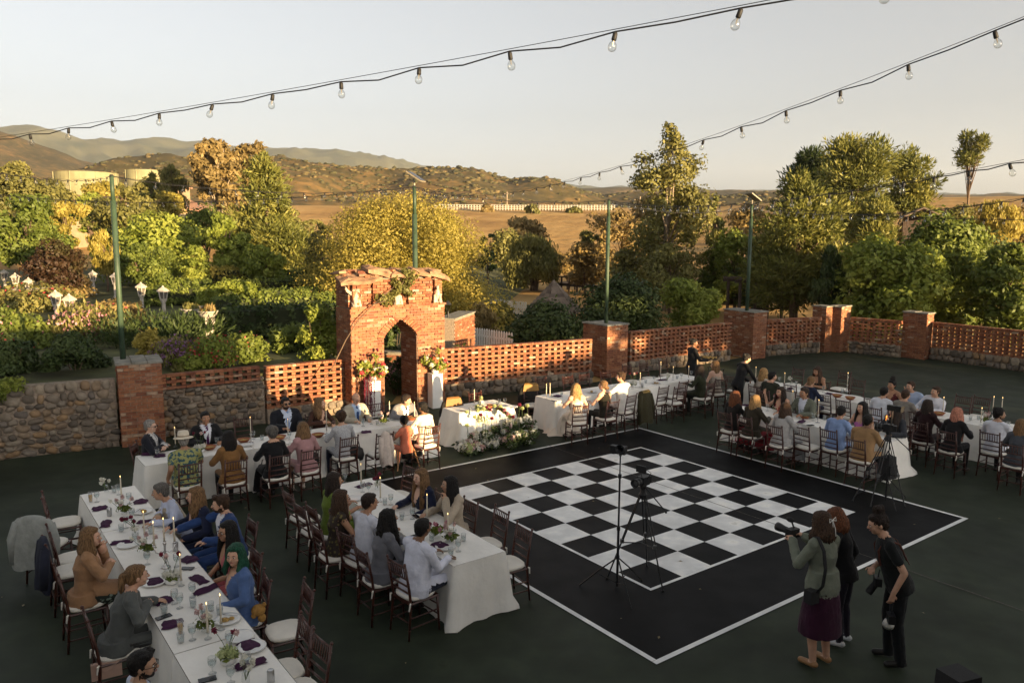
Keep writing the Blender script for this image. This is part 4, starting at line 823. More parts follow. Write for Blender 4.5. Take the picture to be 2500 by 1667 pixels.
# hexagonal stone hut with shingle roof
def hut():
    ap = atd('n', 1352, 684, 35); c = Vector((ap.x, 35, -.03)); H = ap.z; ev = atd('n', 1352, 754, 35).z; rw = (1420-1284)/2/FPX*35
    t = thing('stone_hut', 'small six sided stone hut with steep shingled roof', 'hut', c, R_(12)); SH = random_mat('wood_shingle', [(0, (.10, .075, .06)), (.5, (.16, .125, .10)), (1, (.22, .17, .13))], 'OBJECT', nscale=30)
    MB().lathe([(rw*.82, 0), (rw*.82, ev)], 6).build('wall_core', MORTAR, t); MB().lathe([(rw*1.02, ev-.03), (.02, H+.02)], 6).build('roof_deck', BARK, t)
    me = MB().box((0, 0, 0), (.24, .02, .34)).mesh('shingle', SH); st = random_mat('hut_stone', [(0, (.16, .13, .10)), (1, (.32, .27, .21))], 'OBJECT')
    bl = MB().box((0, 0, 0), (1, .06, 1)).mesh('wall_stone', st)
    for k in range(6):
        a0, a1 = k*math.pi/3, (k+1)*math.pi/3; am = (a0+a1)/2; ap_ = rw*math.cos(math.pi/6)
        if math.sin(am+R_(12)) > .3: continue
        sl = math.atan2(H-ev, ap_)
        for row in range(9):
            q = (row+.3)/9; wdt = rw*(1-q); nb = max(1, int(wdt/.22)); z = ev+(H-ev)*q; rad = ap_*1.02*(1-q)+.04
            for b in range(nb):
                x = (b+.5-nb/2+random.uniform(-.06, .06))*wdt/nb
                M = Matrix.Rotation(am, 4, 'Z') @ Matrix.Translation((rad, x, z)) @ Matrix.Rotation(-(math.pi/2-sl), 4, 'Y') @ Matrix.Rotation(math.pi/2, 4, 'Z') @ Matrix.Rotation(random.uniform(-.05, .05), 4, 'Y') @ Matrix.Diagonal((wdt/nb/.24*.98, 1, 1, 1))
                put('shingle', me, t, mtx=M)
        for row in range(7):
            for b in range(5):
                M = Matrix.Rotation(am, 4, 'Z') @ Matrix.Translation((rw*.82*math.cos(math.pi/6)+.005, (b-2+.25*(row % 2))*rw*.82/5.4, ev*(row+.5)/7)) @ Matrix.Rotation(math.pi/2, 4, 'Z') @ Matrix.Diagonal((rw*.82/5.6, 1, ev/7*.92, 1))
                put('wall_stone', bl, t, mtx=M)
hut()
# dark timber footbridge on the gravel, wooden arbor, lookout hut
WOOD = mat('dark_timber', (.07, .05, .04), .85, .35, 6, .4, 25)
p0, p1 = atd('n', 1360, 700, 66), atd('n', 1475, 705, 62); L, an = frame((*p0.xy, 0), (*p1.xy, 0)); t = thing('timber_bridge', 'long dark timber footbridge on the gravel behind the hut', 'bridge', (*p0.xy, -.03), an)
for k in range(14): MB().box((L*(k+.5)/14, 0, .62), (L/14-.04, 1.6, .06)).build('plank', WOOD, t)
for s in (-1, 1):
    MB().box((L/2, s*.75, .5), (L, .12, .18)).build('beam', WOOD, t); MB().box((L/2, s*.8, 1.15), (L, .08, .1)).build('handrail', WOOD, t)
    for k in range(6): MB().box((L*(k+.5)/6, s*.8, .55), (.12, .1, 1.16)).build('post', WOOD, t)
p0 = atd('n', 1805, 745, 41); t = thing('timber_arbor', 'weathered timber arbor under the trees by the solar lamp pole', 'arbor', (p0.x, 41, -.03), R_(10))
for x in (0, 1.6, 3.2):
    for y in (0, 1.4): MB().box((x, y, 1.1), (.12, .12, 2.2)).build('post', WOOD, t)
for y in (0, 1.4): MB().box((1.6, y, 2.25), (3.8, .1, .16)).build('beam', WOOD, t)
for k in range(9): MB().box((-.1+k*.42, .7, 2.38), (.07, 2.2, .1)).build('slat', WOOD, t)
MB().box((1.6, -.02, .8), (3.2, .05, .1)).build('rail', WOOD, t)
pt = atd('n', 2250, 507, 68); zb = tz(pt.x, 68); t = thing('lookout_hut', 'open fronted timber lookout hut on the slope', 'hut', (pt.x, 68, zb), R_(-18)); hh = pt.z-zb
for x in (-1.15, 1.15):
    for y in (-.9, .9): MB().box((x, y, (hh-.7)/2), (.14, .14, hh-.7)).build('post', WOOD, t)
MB().box((0, .9, hh*.55), (2.3, .08, hh*.6)).build('back_wall', WOOD, t); MB().box((0, -.9, hh*.32), (2.3, .08, .12)).build('rail', WOOD, t)
MB().add([(-1.5, -1.3, hh-.75), (1.5, -1.3, hh-.75), (0, -1.3, hh), (-1.5, 1.3, hh-.75), (1.5, 1.3, hh-.75), (0, 1.3, hh), (-1.5, -1.3, hh-.87), (1.5, -1.3, hh-.87), (0, -1.3, hh-.12), (-1.5, 1.3, hh-.87), (1.5, 1.3, hh-.87), (0, 1.3, hh-.12)], [(0, 2, 5, 3), (2, 1, 4, 5), (6, 9, 11, 8), (8, 11, 10, 7), (0, 6, 8, 2), (2, 8, 7, 1), (3, 5, 11, 9), (5, 4, 10, 11), (0, 3, 9, 6), (1, 7, 10, 4)]).build('roof', mat('hut_roof', (.13, .10, .08), .9, .3, 5), t)
# distant ranch house, water tanks, white rail fence, utility poles
TILE = mat('clay_tile_roof', (.27, .15, .10), .9, .25, 3, .4, 8); STUC = mat('stucco', (.22, .16, .10), .9, .15, 2); WIN = mat('window_dark', (.05, .05, .05), .3)
p0, p1 = atd('n', 132, 520, 100), atd('n', 492, 518, 118); L, an = frame((*p0.xy, 0), (*p1.xy, 0)); zr = atd('n', 300, 478, 108).z
t = thing('ranch_house', 'long low ranch house with brown tiled roof among the trees', 'building', (*p0.xy, 0), an)
MB().box((L/2, 4, zr/2-.6), (L, 8, zr-1.2)).build('wall', STUC, t)
MB().add([(-1, -1.6, zr-1.6), (L+1, -1.6, zr-1.6), (L+1, 4, zr), (-1, 4, zr), (-1, 9.6, zr-1.6), (L+1, 9.6, zr-1.6), (-1, -1.6, zr-1.8), (L+1, -1.6, zr-1.8), (L+1, 9.6, zr-1.8), (-1, 9.6, zr-1.8)], [(0, 1, 2, 3), (3, 2, 5, 4), (6, 9, 8, 7), (0, 6, 7, 1), (4, 5, 8, 9), (0, 3, 4, 9, 6), (1, 7, 8, 5, 2)]).build('roof', TILE, t)
for k in range(11):
    w_ = MB().box((1.5+k*(L-3)/10, -.02, zr-2.9), (1.3, .1, 1.2)).build('window', WIN, t)
MB().box((L*.93, 3, zr+.5), (2.2, 2, 2.2)).build('roof_lantern', STUC, t); MB().box((L*.93, 3, zr+1.65), (2.8, 2.6, .2)).build('lantern_roof', TILE, t)
TANK = mat('tank_green', (.20, .19, .105), .7, .12, .6)
for k, (x0, x1, yt, Y, lab) in enumerate([(96, 242, 417, 170, 'wide pale green water tank at the left'), (287, 376, 413, 185, 'round pale green water tank behind the pole')]):
    p = atd('n', (x0+x1)/2, yt, Y); rr = (x1-x0)/2/FPX*Y; zb = tz(p.x, Y)-1; t = thing('water_tank', lab, 'tank', (p.x, Y+rr, zb), 0, 'water tanks on the slope')
    MB().lathe([(rr, -2), (rr, p.z-zb)], 40).build('tank_wall', TANK, t, smooth=False); MB().lathe([(rr*1.01, p.z-zb), (rr*.5, p.z-zb+rr*.05), (.01, p.z-zb+rr*.07)], 40).build('tank_roof', TANK, t)
    for a in range(8): MB().tube([(rr*1.01*math.cos(a*.785), rr*1.01*math.sin(a*.785), 0), (rr*1.01*math.cos(a*.785), rr*1.01*math.sin(a*.785), p.z-zb)], .12, 4).build('rib', TANK, t)
FENW = mat('weathered_white_paint', (.45, .42, .36), .8, .1, 2)
t = thing('rail_fence', 'long white three rail fence across the dry field', 'fence', (0, 0, 0)); xs = np.linspace(1060, 1500, 64); P = [atd('n', x, 517+(x-1060)*.012, 196) for x in xs]
for k, p in enumerate(P):
    zt_ = tz(p.x, p.y); p.z = zt_; put('post', MATS.setdefault('_post', None) or MATS.__setitem__('_post', MB().box((0, 0, .65), (.16, .16, 1.4)).mesh('post', FENW)) or MATS['_post'], t, loc=p)
for z in (.35, .8, 1.22):
    mb = MB(); mb.tube([(p.x, p.y-.1, p.z+z) for p in P], .06, 4); mb.build('rail', FENW, t)
for k, (x, yt, yb, Y, lab) in enumerate([(1238, 468, 525, 205, 'wooden utility pole by the white rail fence'), (925, 462, 510, 215, 'wooden utility pole behind the golden willow'), (1563, 480, 540, 150, 'thin wooden pole left of the poplar')]):
    p = atd('n', x, yt, Y); zb = tz(p.x, Y); t = thing('utility_pole', lab, 'pole', (p.x, Y, zb-.3), 0, 'distant utility poles'); MB().tube([(0, 0, 0), (0, 0, p.z-zb+.3)], [.16, .12], 7).build('shaft', BARKP, t); MB().box((0, 0, p.z-zb-.3), (2.2, .1, .12)).build('crossarm', BARKP, t)
for k, (x, yt, yb, Y, lf) in enumerate([(1187, 500, 524, 190, 'rust'), (1400, 506, 524, 188, 'olive'), (1298, 500, 522, 185, 'olive'), (760, 540, 560, 150, 'olive')]):
    tree_px('field_bush', ['round rusty bush in front of the white rail fence', 'olive bush at the right end of the white rail fence', 'olive tree crossing the white rail fence', 'small bush on the open field left of the willow'][k], 'bush', x-20, x+20, yt, yb, Y, lf, n=10, N=900, size=.6, seed=90+k, shape='dome', group='lone bushes on the dry field')
# ------------------------------------------------------------------ the house the picture is taken from and its unseen wing, shaped to shade the court (behind and right of the camera)
PLAS = mat('house_plaster', (.38, .34, .29), .9, .1, 1)
h = thing('manor_house', 'plastered house with roof terrace below and behind the viewer', 'house', (0, 0, 0))
MB().box((-5.6, -7.2, 1.45), (20, 11, 2.9)).build('wall', PLAS, h)
MB().box((-5.6, -6.6, 3.0), (20.4, 14.2, .2)).build('roof_terrace', FLAG, h)
wing = thing('sun_block_wing', 'unseen plastered wing right of the viewer, sized to shade the court', 'house', (0, 0, 0)); MB().box((6.9, -5.9, 2.1), (4.4, 20, 4.2)).build('wall', PLAS, wing)
MB().box((6.9, -5.9, 4.3), (4.6, 20.3, .2)).build('roof', TILE, wing)
blocker = thing('sun_blocker', 'long low barn added out of view to shade the court', 'blocker', (0, 0, 0)); MB().box((29.5, -7.5, 1.9), (6, 18, 3.8)).build('wall', PLAS, blocker)  # unseen mass added right of the court to hold back the low sun
MB().add([(26.2, -16.8, 3.75), (32.8, -16.8, 3.75), (32.8, 1.8, 3.75), (26.2, 1.8, 3.75), (27.4, -16.8, 4.33), (27.4, 1.8, 4.33)], [(0, 3, 5, 4), (4, 5, 2, 1), (0, 4, 1), (3, 2, 5), (0, 1, 2, 3)]).build('roof', TILE, blocker)
# ================================================================== poles and string lights
POLE = mat('pole_green_paint', (.035, .06, .036), .5, .25, 3, .1, 30); SOLAR = mat('solar_panel', (.03, .03, .04), .25, .3, 20); LAMPB = mat('lamp_housing', (.22, .19, .14), .5)
def pole(label, x, y, z0, z1, r, solar=0):
    t = thing('light_pole', label, 'pole', (x, y, z0), 0, 'green poles carrying the string lights')
    MB().tube([(0, 0, -.3), (0, 0, (z1-z0)*.87)], [r, r*.96], 12).build('shaft', POLE, t, smooth=True)
    MB().tube([(0, 0, (z1-z0)*.865), (0, 0, z1-z0)], r*.72, 12).build('sleeve', POLE, t, smooth=True); MB().lathe([(r*.8, z1-z0), (r*.5, z1-z0+.03)], 10).build('cap', IRON, t)
    if solar:
        M = Matrix.Rotation(R_(solar), 4, 'Z') @ Matrix.Rotation(R_(-32), 4, 'Y')
        MB().tube([(0, 0, z1-z0), (0, 0, z1-z0+.16)], .03, 8).build('bracket', LAMPB, t)
        MB().box((0, 0, 0), (.52, .40, .035)).build('lamp_body', LAMPB, t, mtx=Matrix.Translation((.05, 0, z1-z0+.28)) @ M)
        s = MB().box((0, 0, 0), (.48, .36, .008)).build('solar_cell', SOLAR, t, mtx=Matrix.Translation((.05, 0, z1-z0+.28)) @ M @ Matrix.Translation((0, 0, .024)))
    return Vector((x, y, z1))
zt = lambda c, x, y, Y: atd(c, x, y, Y).z
P1 = pole('dark green pole standing on the left brick pier', -8.62, 17.05, 1.8, zt('n', 295, 430, 17.05), .06)
P2 = pole('green pole with tilted solar lamp behind the arched gate', atd('n', 1012, 500, 22.7).x, 22.7, -.03, zt('n', 1012, 456, 22.7), .075, 165)
P3 = pole('bare green pole on the pier behind the head table', atd('n', 1484, 600, 25.5).x, 25.5, 1.7, zt('n', 1487, 488, 25.5), .065)
P4 = pole('green pole with dark solar lamp near the corner of the wall', atd('n', 1831, 600, 29.55).x, 29.55, 1.75, zt('n', 1838, 500, 29.55), .07, 200)
WIRE = mat('black_cable', (.012, .012, .013), .6); BULBG = glass_mat('bulb_glass', (.93, .93, .90), .55); FIL = mat('filament', (.35, .30, .22), .4, metal=.5)
SOCK_ME = MB().lathe([(.0, .0), (.012, .0), (.016, -.01), (.017, -.05), (.013, -.055), (0, -.055)], 8).mesh('socket', WIRE, True)
BULB_ME = MB().lathe([(.010, -.05), (.013, -.06), (.026, -.078), (.030, -.095), (.028, -.11), (.020, -.122), (.008, -.128), (.0, -.128)], 12, caps=False).mesh('bulb', BULBG, True)
FIL_ME = MB().tube([(0, 0, -.055), (0, 0, -.09)], [.004, .0025], 5).mesh('filament', FIL)
def string(label, A, B, sag, step=.61, off=0.0, big=.74, r=.0055, tail=(0, 0)):
    A, B = Vector(A), Vector(B); L = (B-A).length; n = int(L/step); t = thing('string_lights', label, 'string lights', (0, 0, 0), 0, 'festoon strings over the patio')
    f = lambda q: A.lerp(B, q)-Vector((0, 0, sag*4*q*(1-q)))
    rr = random.Random(label); qs = [(i*step+off)/L for i in range(n+1) if (i*step+off) <= L]
    cab = []
    for i in range(len(qs)):
        cab.append(f(qs[i])-Vector((0, 0, .012)))
        if i+1 < len(qs): cab.append(f((qs[i]+qs[i+1])/2)-Vector((0, 0, .012+rr.uniform(.004, .03))))
    cab = [f(0)-Vector((0, 0, .012))]*(qs[0] > .001)+cab+[f(1)]
    MB().tube(cab, r, 5).build('cable', WIRE, t); MB().tube([f(q) for q in np.linspace(0, 1, 30)], r*.45, 4).build('support_wire', WIRE, t)
    for q in qs:
        p = f(q)-Vector((0, 0, .015)); rot = (rr.uniform(-.35, .35), rr.uniform(-.35, .35), rr.uniform(0, 6))
        b = put('bulb', BULB_ME, t, loc=p, rot=rot, scale=(big,)*3); put('socket', SOCK_ME, b)
        if L < 12.5 or big < .8: put('filament', FIL_ME, b)
S1 = lambda n, z: Vector((-4.67+.518*n, 7.2-.324*n, z))
Z0, Z1 = atd('F', 17, 316, 7.2).z, atd('F', 1683, 16, 3.636).z
string('string of clear bulbs crossing the sky from left edge to top', S1(-4, Z0-4*(Z1-Z0)/11+.03), S1(13, Z0+13*(Z1-Z0)/11+.03), .05, off=0, r=.0042)
S2a = Vector((2.63+.18, 4.45-.583, 5.83)); string('string of clear bulbs from the right edge down to the gate pole', S2a, P2, .55, off=.62, r=.0042)
string('string of bulbs from the left pole towards the left edge', P1, Vector((-6.0, 7.6, 5.45)), .18, off=.4)
string('string of bulbs between left pole and gate pole', P1, P2, .25, big=1.15, off=.3, r=.008)
string('string of bulbs between gate pole and middle pole', P2, P3, .22, big=1.2, off=.3, r=.008)
string('string of bulbs between middle pole and right pole', P3, P4, .35, big=1.25, off=.3, r=.009)
string('string of bulbs from middle pole to the right edge, upper one', P3, Vector((5.6, 8.0, 5.5)), .35, big=1.15, off=.4, r=.007)
string('string of bulbs from right pole to the right edge, middle one', P4, Vector((9.9, 13.0, 5.55)), .45, big=1.2, off=.4, r=.008)
string('string of bulbs running right from the solar lamp pole, lowest one', P4, Vector((22, 25.5, 5.35)), .3, big=1.3, off=.4, r=.009)
string('string of bulbs running left behind the gate pole', P2, Vector((-24, 34, 6.4)), .5, big=1.3, off=.4, r=.009)
# ================================================================== tables
LINEN = mat('ivory_linen', (.80, .77, .71), .8, .07, 3, .6, 9, spec=.15, sheen=.15); CUSH = mat('cushion_cloth', (.74, .70, .62), .85, .06, 8, .2, 60)
MAHOG = mat('mahogany', (.055, .016, .010), .32, .35, 9, spec=.5, stretch=(3, 3, .6)); TOPW = mat('table_wood', (.25, .17, .10), .7)
def cloth(L, W, seed, h=.76, flare=.07, pool=0):
    r = random.Random(seed); ph = [r.uniform(0, 6.28) for _ in range(6)]; per = 2*(L+W); pts = []; rad = .03
    def rect(s):
        s %= per
        if s < L: return (s, 0, 0, -1)
        s -= L
        if s < W: return (L, s, 1, 0)
        s -= W
        if s < L: return (L-s, W, 0, 1)
        s -= L; return (0, W-s, -1, 0)
    N = int(per/.055); V = []; F = []; zs = [h, h-.012, h-.05, .55, .36, .18, .06, .008]
    for z in zs:
        q = 1-z/h
        for i in range(N):
            s = per*i/N; x, y, nx, ny = rect(s)
            cx, cy = min(x, L-x), min(y, W-y); edge = max(0, 1-(cx if ny else cy)/.16)
            fold = .5+.5*(.40*math.sin(s*7.3+ph[0]+1.2*math.sin(s*1.7))+.35*math.sin(s*15.7+ph[1]+z*2)+.25*math.sin(s*3.1+ph[2])+.25*math.sin(s*29+ph[4]-z*4))
            e = .006+flare*q**.9*(.15+1.05*fold)+(.11 if z < .1 else .07)*q*edge**1.5
            if pool and z < .1: e += pool*(.5+.5*math.sin(s*5+ph[3]))
            dx, dy = (x-L/2), (y-W/2); 
            ex, ey = nx*e, ny*e
            if edge > 0:
                ex += math.copysign(1, dx)*e*edge*.65*(1-abs(nx)); ey += math.copysign(1, dy)*e*edge*.65*(1-abs(ny))
            V.append((x+ex, y+ey, z-(.004 if z == zs[1] else 0)))
    for k in range(len(zs)-1):
        for i in range(N):
            j = (i+1) % N; F.append(((k+1)*N+i, (k+1)*N+j, k*N+j, k*N+i))
    mb = MB(); mb.add(V, F); nx_, ny_ = max(2, int(L/.15)), 6; b0 = []
    G = [((L)*i/nx_, W*j/ny_, h+.002+(.003*mnoise.noise(Vector((i*.7, j*.9, seed))) if 0 < i < nx_ and 0 < j < ny_ else -.002)) for i in range(nx_+1) for j in range(ny_+1)]
    mb.add(G, [(i*(ny_+1)+j, (i+1)*(ny_+1)+j, (i+1)*(ny_+1)+j+1, i*(ny_+1)+j+1) for i in range(nx_) for j in range(ny_)]); return mb.mesh('tablecloth', LINEN, True)
UA = R_(36.78); VA = UA-math.pi/2
TABLES = {}
def table(key, label, org, ang, L, W, segs, seed, pool=0, flare=.07):
    org = Vector((*org, 0)); d = Vector((math.cos(ang), math.sin(ang), 0)); sl = L/segs
    for k in range(segs):
        lab = label[k] if isinstance(label, (list, tuple)) else label
        t = thing('banquet_table', lab, 'table', org+d*(sl*k), ang, 'banquet tables under ivory cloths')
        put('tablecloth', cloth(sl-.012, W, seed+k, h=.76-.0015*(k % 2), flare=flare, pool=pool), t)
        MB().box((sl/2, W/2, .735), (sl-.03, W-.02, .03)).build('tabletop', TOPW, t)
        for x in (.15, sl-.15):
            for y in (.1, W-.1): MB().tube([(x, y, .01), (x, y, .72)], .018, 6).build('leg', TOPW, t)
table('T1', ['far end table of the long near row, white flowers on its corner', 'second table of the near row, below the tan cardigan', 'third table of the near row with loose purple napkins', 'nearest table of the row, cut by the bottom edge'], (-6.40, 11.15), VA, 7.32, .74, 4, 10)
table('T2', ['far table of the middle row beside the dance floor', 'near table of the middle row with long hanging cloth'], (-2.82, 11.60), VA, 3.6, .75, 2, 20, .02)
table('T3', ['left table of the back row, beside the man in the white hat', 'middle table of the back row below the stone wall', 'right table of the back row by the white pedestal'], (-6.11, 12.59), UA, 5.5, .75, 3, 30, .03)
table('T4', 'sweetheart table with long pooling cloth behind the floor flowers', (-1.12, 16.56), UA, 1.45, .76, 1, 40, .13, .20)
table('T5', ['head table end where the bride sits', 'middle of the head table behind the man in white', 'far end of the head table below the tray server'], (1.03, 17.86), UA, 5.25, .76, 3, 50, .03, .10)
table('T6', ['far table of the near right row with white hydrangea', 'near table of the right row behind the camera tripod'], (4.95, 17.29), VA, 3.66, .72, 2, 60, .06)
table('T7', ['far table of the outer right row beside the bending server', 'second table of the outer right row', 'third table of the outer right row', 'last table of the outer right row at the right edge'], (6.22, 20.39), VA, 7.32, .74, 4, 70, .02)
# ================================================================== chairs
def chair_proto():
    t = thing('chiavari_chair', 'x', 'chair', (0, 0, 0)); r1 = .0135
    def leg(x, y0, rear):
        mb = MB()
        if rear: pts = [(x*1.08, y0-.04, 0), (x, y0, .44), (x, y0-.02, .60), (x*1.0, y0-.075, .92)]; rs = [.013, .017, .016, .013]
        else: pts = [(x*1.05, y0+.02, 0), (x, y0, .43)]; rs = [.012, .018]
        mb.tube(pts, rs, 7)
        for z in ((.12, .28) if not rear else (.12, .28, .68, .84)): 
            q = z/.44 if z < .44 else 1
            yy = (y0-.04*(1-q)) if rear and z < .44 else (y0-.02-(z-.6)*.17 if rear else y0+.02*(1-q)); mb.ball((x*(1.08-.08*q if rear else 1.05-.05*q), yy, z), (.020, .020, .010), 7, 4)
        mb.ball((x*(1.0 if rear else 1), y0-.078 if rear else y0, .925 if rear else .43), .018, 7, 5); mb.build('leg', MAHOG, t, smooth=True)
    for s in (-1, 1): leg(s*.185, .185, False); leg(s*.175, -.185, True)
    mb = MB(); mb.box((0, .185, .43), (.37, .03, .03)); mb.box((0, -.185, .43), (.35, .03, .03))
    for s in (-1, 1): mb.tube([(s*.182, -.18, .43), (s*.186, .18, .43)], .015, 6)
    mb.build('seat_frame', MAHOG, t)
    mb = MB(); by = lambda z: -.185-.02-(z-.6)*.17
    for z in (.885, .735, .645, .555): mb.tube([(-.172, by(z), z), (.172, by(z), z)], .0115, 7)
    for k in range(7):
        x = -.129+k*.043; mb.tube([(x, by(.735), .735), (x, by(.885), .885)], .0075, 6); mb.ball((x, by(.81), .81), (.011, .011, .007), 6, 4)
    mb.build('backrest', MAHOG, t, smooth=True)
    mb = MB()
    for z in (.14, .26):
        for s in (-1, 1): mb.tube([(s*.188, -.20, z), (s*.19, .195, z)], .009, 6)
    for z in (.20, .32): mb.tube([(-.19, .19, z), (.19, .19, z)], .009, 6)
    mb.tube([(-.18, -.205, .20), (.18, -.205, .20)], .009, 6); mb.build('stretchers', MAHOG, t, smooth=True)
    # cushion
    mb = MB(); n = 24; lv = [(.165, 0), (.195, .006), (.203, .022), (.200, .042), (.18, .054), (.10, .060), (.0, .061)]; V = []; F = []
    for rr, z in lv:
        for k in range(n):
            a = 2*math.pi*k/n; c, s_ = math.cos(a), math.sin(a); e = (abs(c)**3.4+abs(s_)**3.4)**(-1/3.4); V.append((c*rr*e, s_*rr*e*.98, .445+z))
    for i in range(len(lv)-1):
        for k in range(n): k2 = (k+1) % n; F.append((i*n+k, i*n+k2, (i+1)*n+k2, (i+1)*n+k))
    mb.add(V, F+[tuple(range(n-1, -1, -1))]); mb.build('cushion', CUSH, t, smooth=True)
    for s in (-1, 1): MB().tube([(s*.17, -.18, .455), (s*.20, -.21, .44), (s*.19, -.22, .36)], [.006, .012, .008], 5).build('cushion_tie', CUSH, t)
    return t
CH0 = chair_proto(); CH0['used'] = 0
def chair(pos, face, label):
    """face: direction the sitter looks, degrees from +X"""
    if not CH0['used']: o = CH0; CH0['used'] = 1; o.location = (pos[0], pos[1], .006); o.rotation_euler = (0, 0, R_(face-90))
    else: o = dup(CH0, (pos[0], pos[1], .006), R_(face-90)); 
    if 'used' in o.keys() and o is not CH0: del o['used']
    tag(o, label, 'chair', 'dark wood banquet chairs'); return o
FU, FB, FV, FNV = 36.8, 216.8, 126.8, -53.2
EMPTY = [('a', 440, 475, FU-6, 'empty chair at the far left corner of the near row'), ('a', 330, 620, 88, 'chair wearing a pale grey jacket over its back'), ('a', 500, 715, FU, 'empty chair left of the woman in the tan cardigan'), ('a', 480, 800, FU, 'dark chair between cardigan woman and jacket draped chair'),
         ('b', 270, 1480, FB-6, 'empty chair with wide cushion nearest below the middle table'), ('a', 1900, 1480, FB-3, 'second empty chair on the near side, seat at the bottom'), ('a', 2010, 1620, FB+4, 'third empty chair on the near side at the bottom edge'),
         ('b', 400, 720, FU+4, 'empty chair at the far left of the middle table'), ('b', 480, 810, FU+3, 'second empty chair at the left of the middle table'), ('b', 1030, 575, FB+8, 'empty chair at the far right corner of the middle table'), ('b', 1620, 900, FB-4, 'left one of two empty chairs on the dance floor edge'), ('b', 1765, 1030, FB-5, 'right one of two empty chairs on the dance floor edge'),
         ('c', 1190, 590, FNV, 'empty chair between the two men in dark suits'), ('c', 2270, 690, FV, 'empty chair with a white jacket hung on it, by the high chair'), ('d', 265, 790, FNV, 'empty chair beside the boy in grey suit'), ('d', 1090, 690, FNV, 'sunlit chair behind the sweetheart table'), ('d', 900, 760, FNV-6, 'chair wearing mustard lined black coat left of sweetheart table'), ('d', 1520, 630, FNV-20, 'chair wearing black and mustard coat at the head table end'),
         ('d', 1630, 560, FNV, 'reddish chair behind the left end of the head table'), ('d', 1850, 540, FNV, 'sunlit chair behind the bride'), ('d', 1985, 520, FNV, 'second sunlit chair behind the head table'), ('d', 2160, 500, FNV, 'chair behind the man in the white shirt'), ('e', 175, 590, FNV, 'shaded chair behind the head table, below the pier'), ('e', 335, 560, FNV, 'second shaded chair behind the head table'), ('e', 520, 530, FNV, 'third shaded chair behind the head table'),
         ('e', 395, 790, FV, 'empty chair on the floor side of the head table, next to olive coat'), ('e', 560, 790, FV-10, 'empty chair at an angle by the head table end'), ('e', 585, 735, FV, 'empty chair tucked at the head table'), ('e', 205, 850, FV+6, 'chair wearing an olive coat'), ('e', 1160, 680, FU, 'chair beside the bending server'), ('e', 1355, 690, FU, 'empty chair behind the blonde in beige'), ('e', 1705, 620, FB, 'chair on the far side of the outer right row'),
         ('e', 2150, 660, FB, 'empty chair on the far side right of the tanned woman'), ('e', 2280, 740, FB, 'second empty chair on the far side of the outer row'), ('e', 1730, 770, FU, 'empty chair behind the man in sage suit'), ('e', 2050, 870, FU, 'empty chair of the outer row seen over the table'), ('e', 2235, 930, FU, 'empty chair behind the woman in pink'), ('e', 1850, 1210, FU-2, 'empty chair left of the man in blue shirt'), ('f', 850, 760, FU, 'chair behind the white shirted back'), ('f', 1720, 770, FB, 'empty chair beside the tall candles'), ('f', 1560, 760, FB, 'chair under the reaching arm'), ('f', 1160, 870, FU, 'chair at the end of the near right row')]
ECH = {}
for c, x, y, fa, lab in EMPTY:
    p = at(c, x, y, .49); ECH[lab] = (p, fa); chair(p, fa, 'dark wood '+lab)
# garments over chair backs
def drape(name, label, lab, col, drop=.55, wd=.48, lining=None, top=.95, seed=1):
    p, fa = ECH[lab]; t = thing(name, label, 'jacket', (p.x, p.y, 0), R_(fa-90)); r = random.Random(seed); V = []; F = []
    m1 = mat('garment_%s' % name+str(seed), col, .9, .15, 12, .5, 22); m2 = mat('lining_'+str(seed), lining or tuple(c*.8 for c in col), .6, .1, 10); n = 28
    prof = [(1.12, .10, -drop), (1.12, .105, -drop*.8), (1.04, .09, -drop*.5), (.94, .075, -drop*.28), (.98, .07, -.16), (.97, .06, -.08), (.80, .045, -.025), (.40, .035, .012), (.12, .02, .02)]
    for rx, ry, dz in prof:
        for k in range(n):
            a = 2*math.pi*k/n; q = max(0, -dz/drop); fold = 1+.16*q*math.sin(a*5+seed)+.10*q*math.sin(a*9+2*seed)
            V.append((rx*wd/2*math.cos(a)*(1+.04*q*math.sin(a*4+seed)), -.265+.17*max(0, dz)*0-(ry*math.sin(a))*fold-.03*q, top+dz-.03*q*math.sin(a*3+seed)))
    for i in range(len(prof)-1):
        for k in range(n): k2 = (k+1) % n; F.append((i*n+k, i*n+k2, (i+1)*n+k2, (i+1)*n+k))
    MB().add(V, F+[tuple(range((len(prof)-1)*n, len(prof)*n))]).build('body_cloth', m1, t, smooth=True)
    for s in (-1, 1): MB().tube([(s*wd*.40, -.27, top-.08), (s*wd*.52, -.30, top-.3), (s*wd*.50, -.32, top-drop*.92)], [.055, .058, .048], 8).build('sleeve', m1, t, smooth=True)
    if lining: MB().add([(x*wd*.42, y, z) for x, y, z in ((-1, -.185, top-.16), (1, -.185, top-.16), (.85, -.20, top+.0), (-.85, -.20, top+.0), (-.7, -.26, top+.03), (.7, -.26, top+.03), (.8, -.335, top-.02), (-.8, -.335, top-.02))], [(0, 1, 2, 3), (3, 2, 5, 4), (4, 5, 6, 7)]).build('lining', m2, t)
drape('grey_jacket', 'pale grey blazer hung over a chair back at the left', 'chair wearing a pale grey jacket over its back', (.26, .27, .25), .68, .56, seed=1)
drape('navy_jacket', 'navy jacket on the chair beside the grey blazer', 'dark chair between cardigan woman and jacket draped chair', (.015, .017, .03), .6, .44, seed=2)
drape('black_coat', 'black coat with mustard lining on the chair left of the sweetheart table', 'chair wearing mustard lined black coat left of sweetheart table', (.014, .013, .012), .8, .5, (.24, .115, .03), seed=3)
drape('black_coat', 'black coat with mustard shoulder at the head table end', 'chair wearing black and mustard coat at the head table end', (.016, .015, .013), .8, .5, (.24, .13, .03), seed=4)
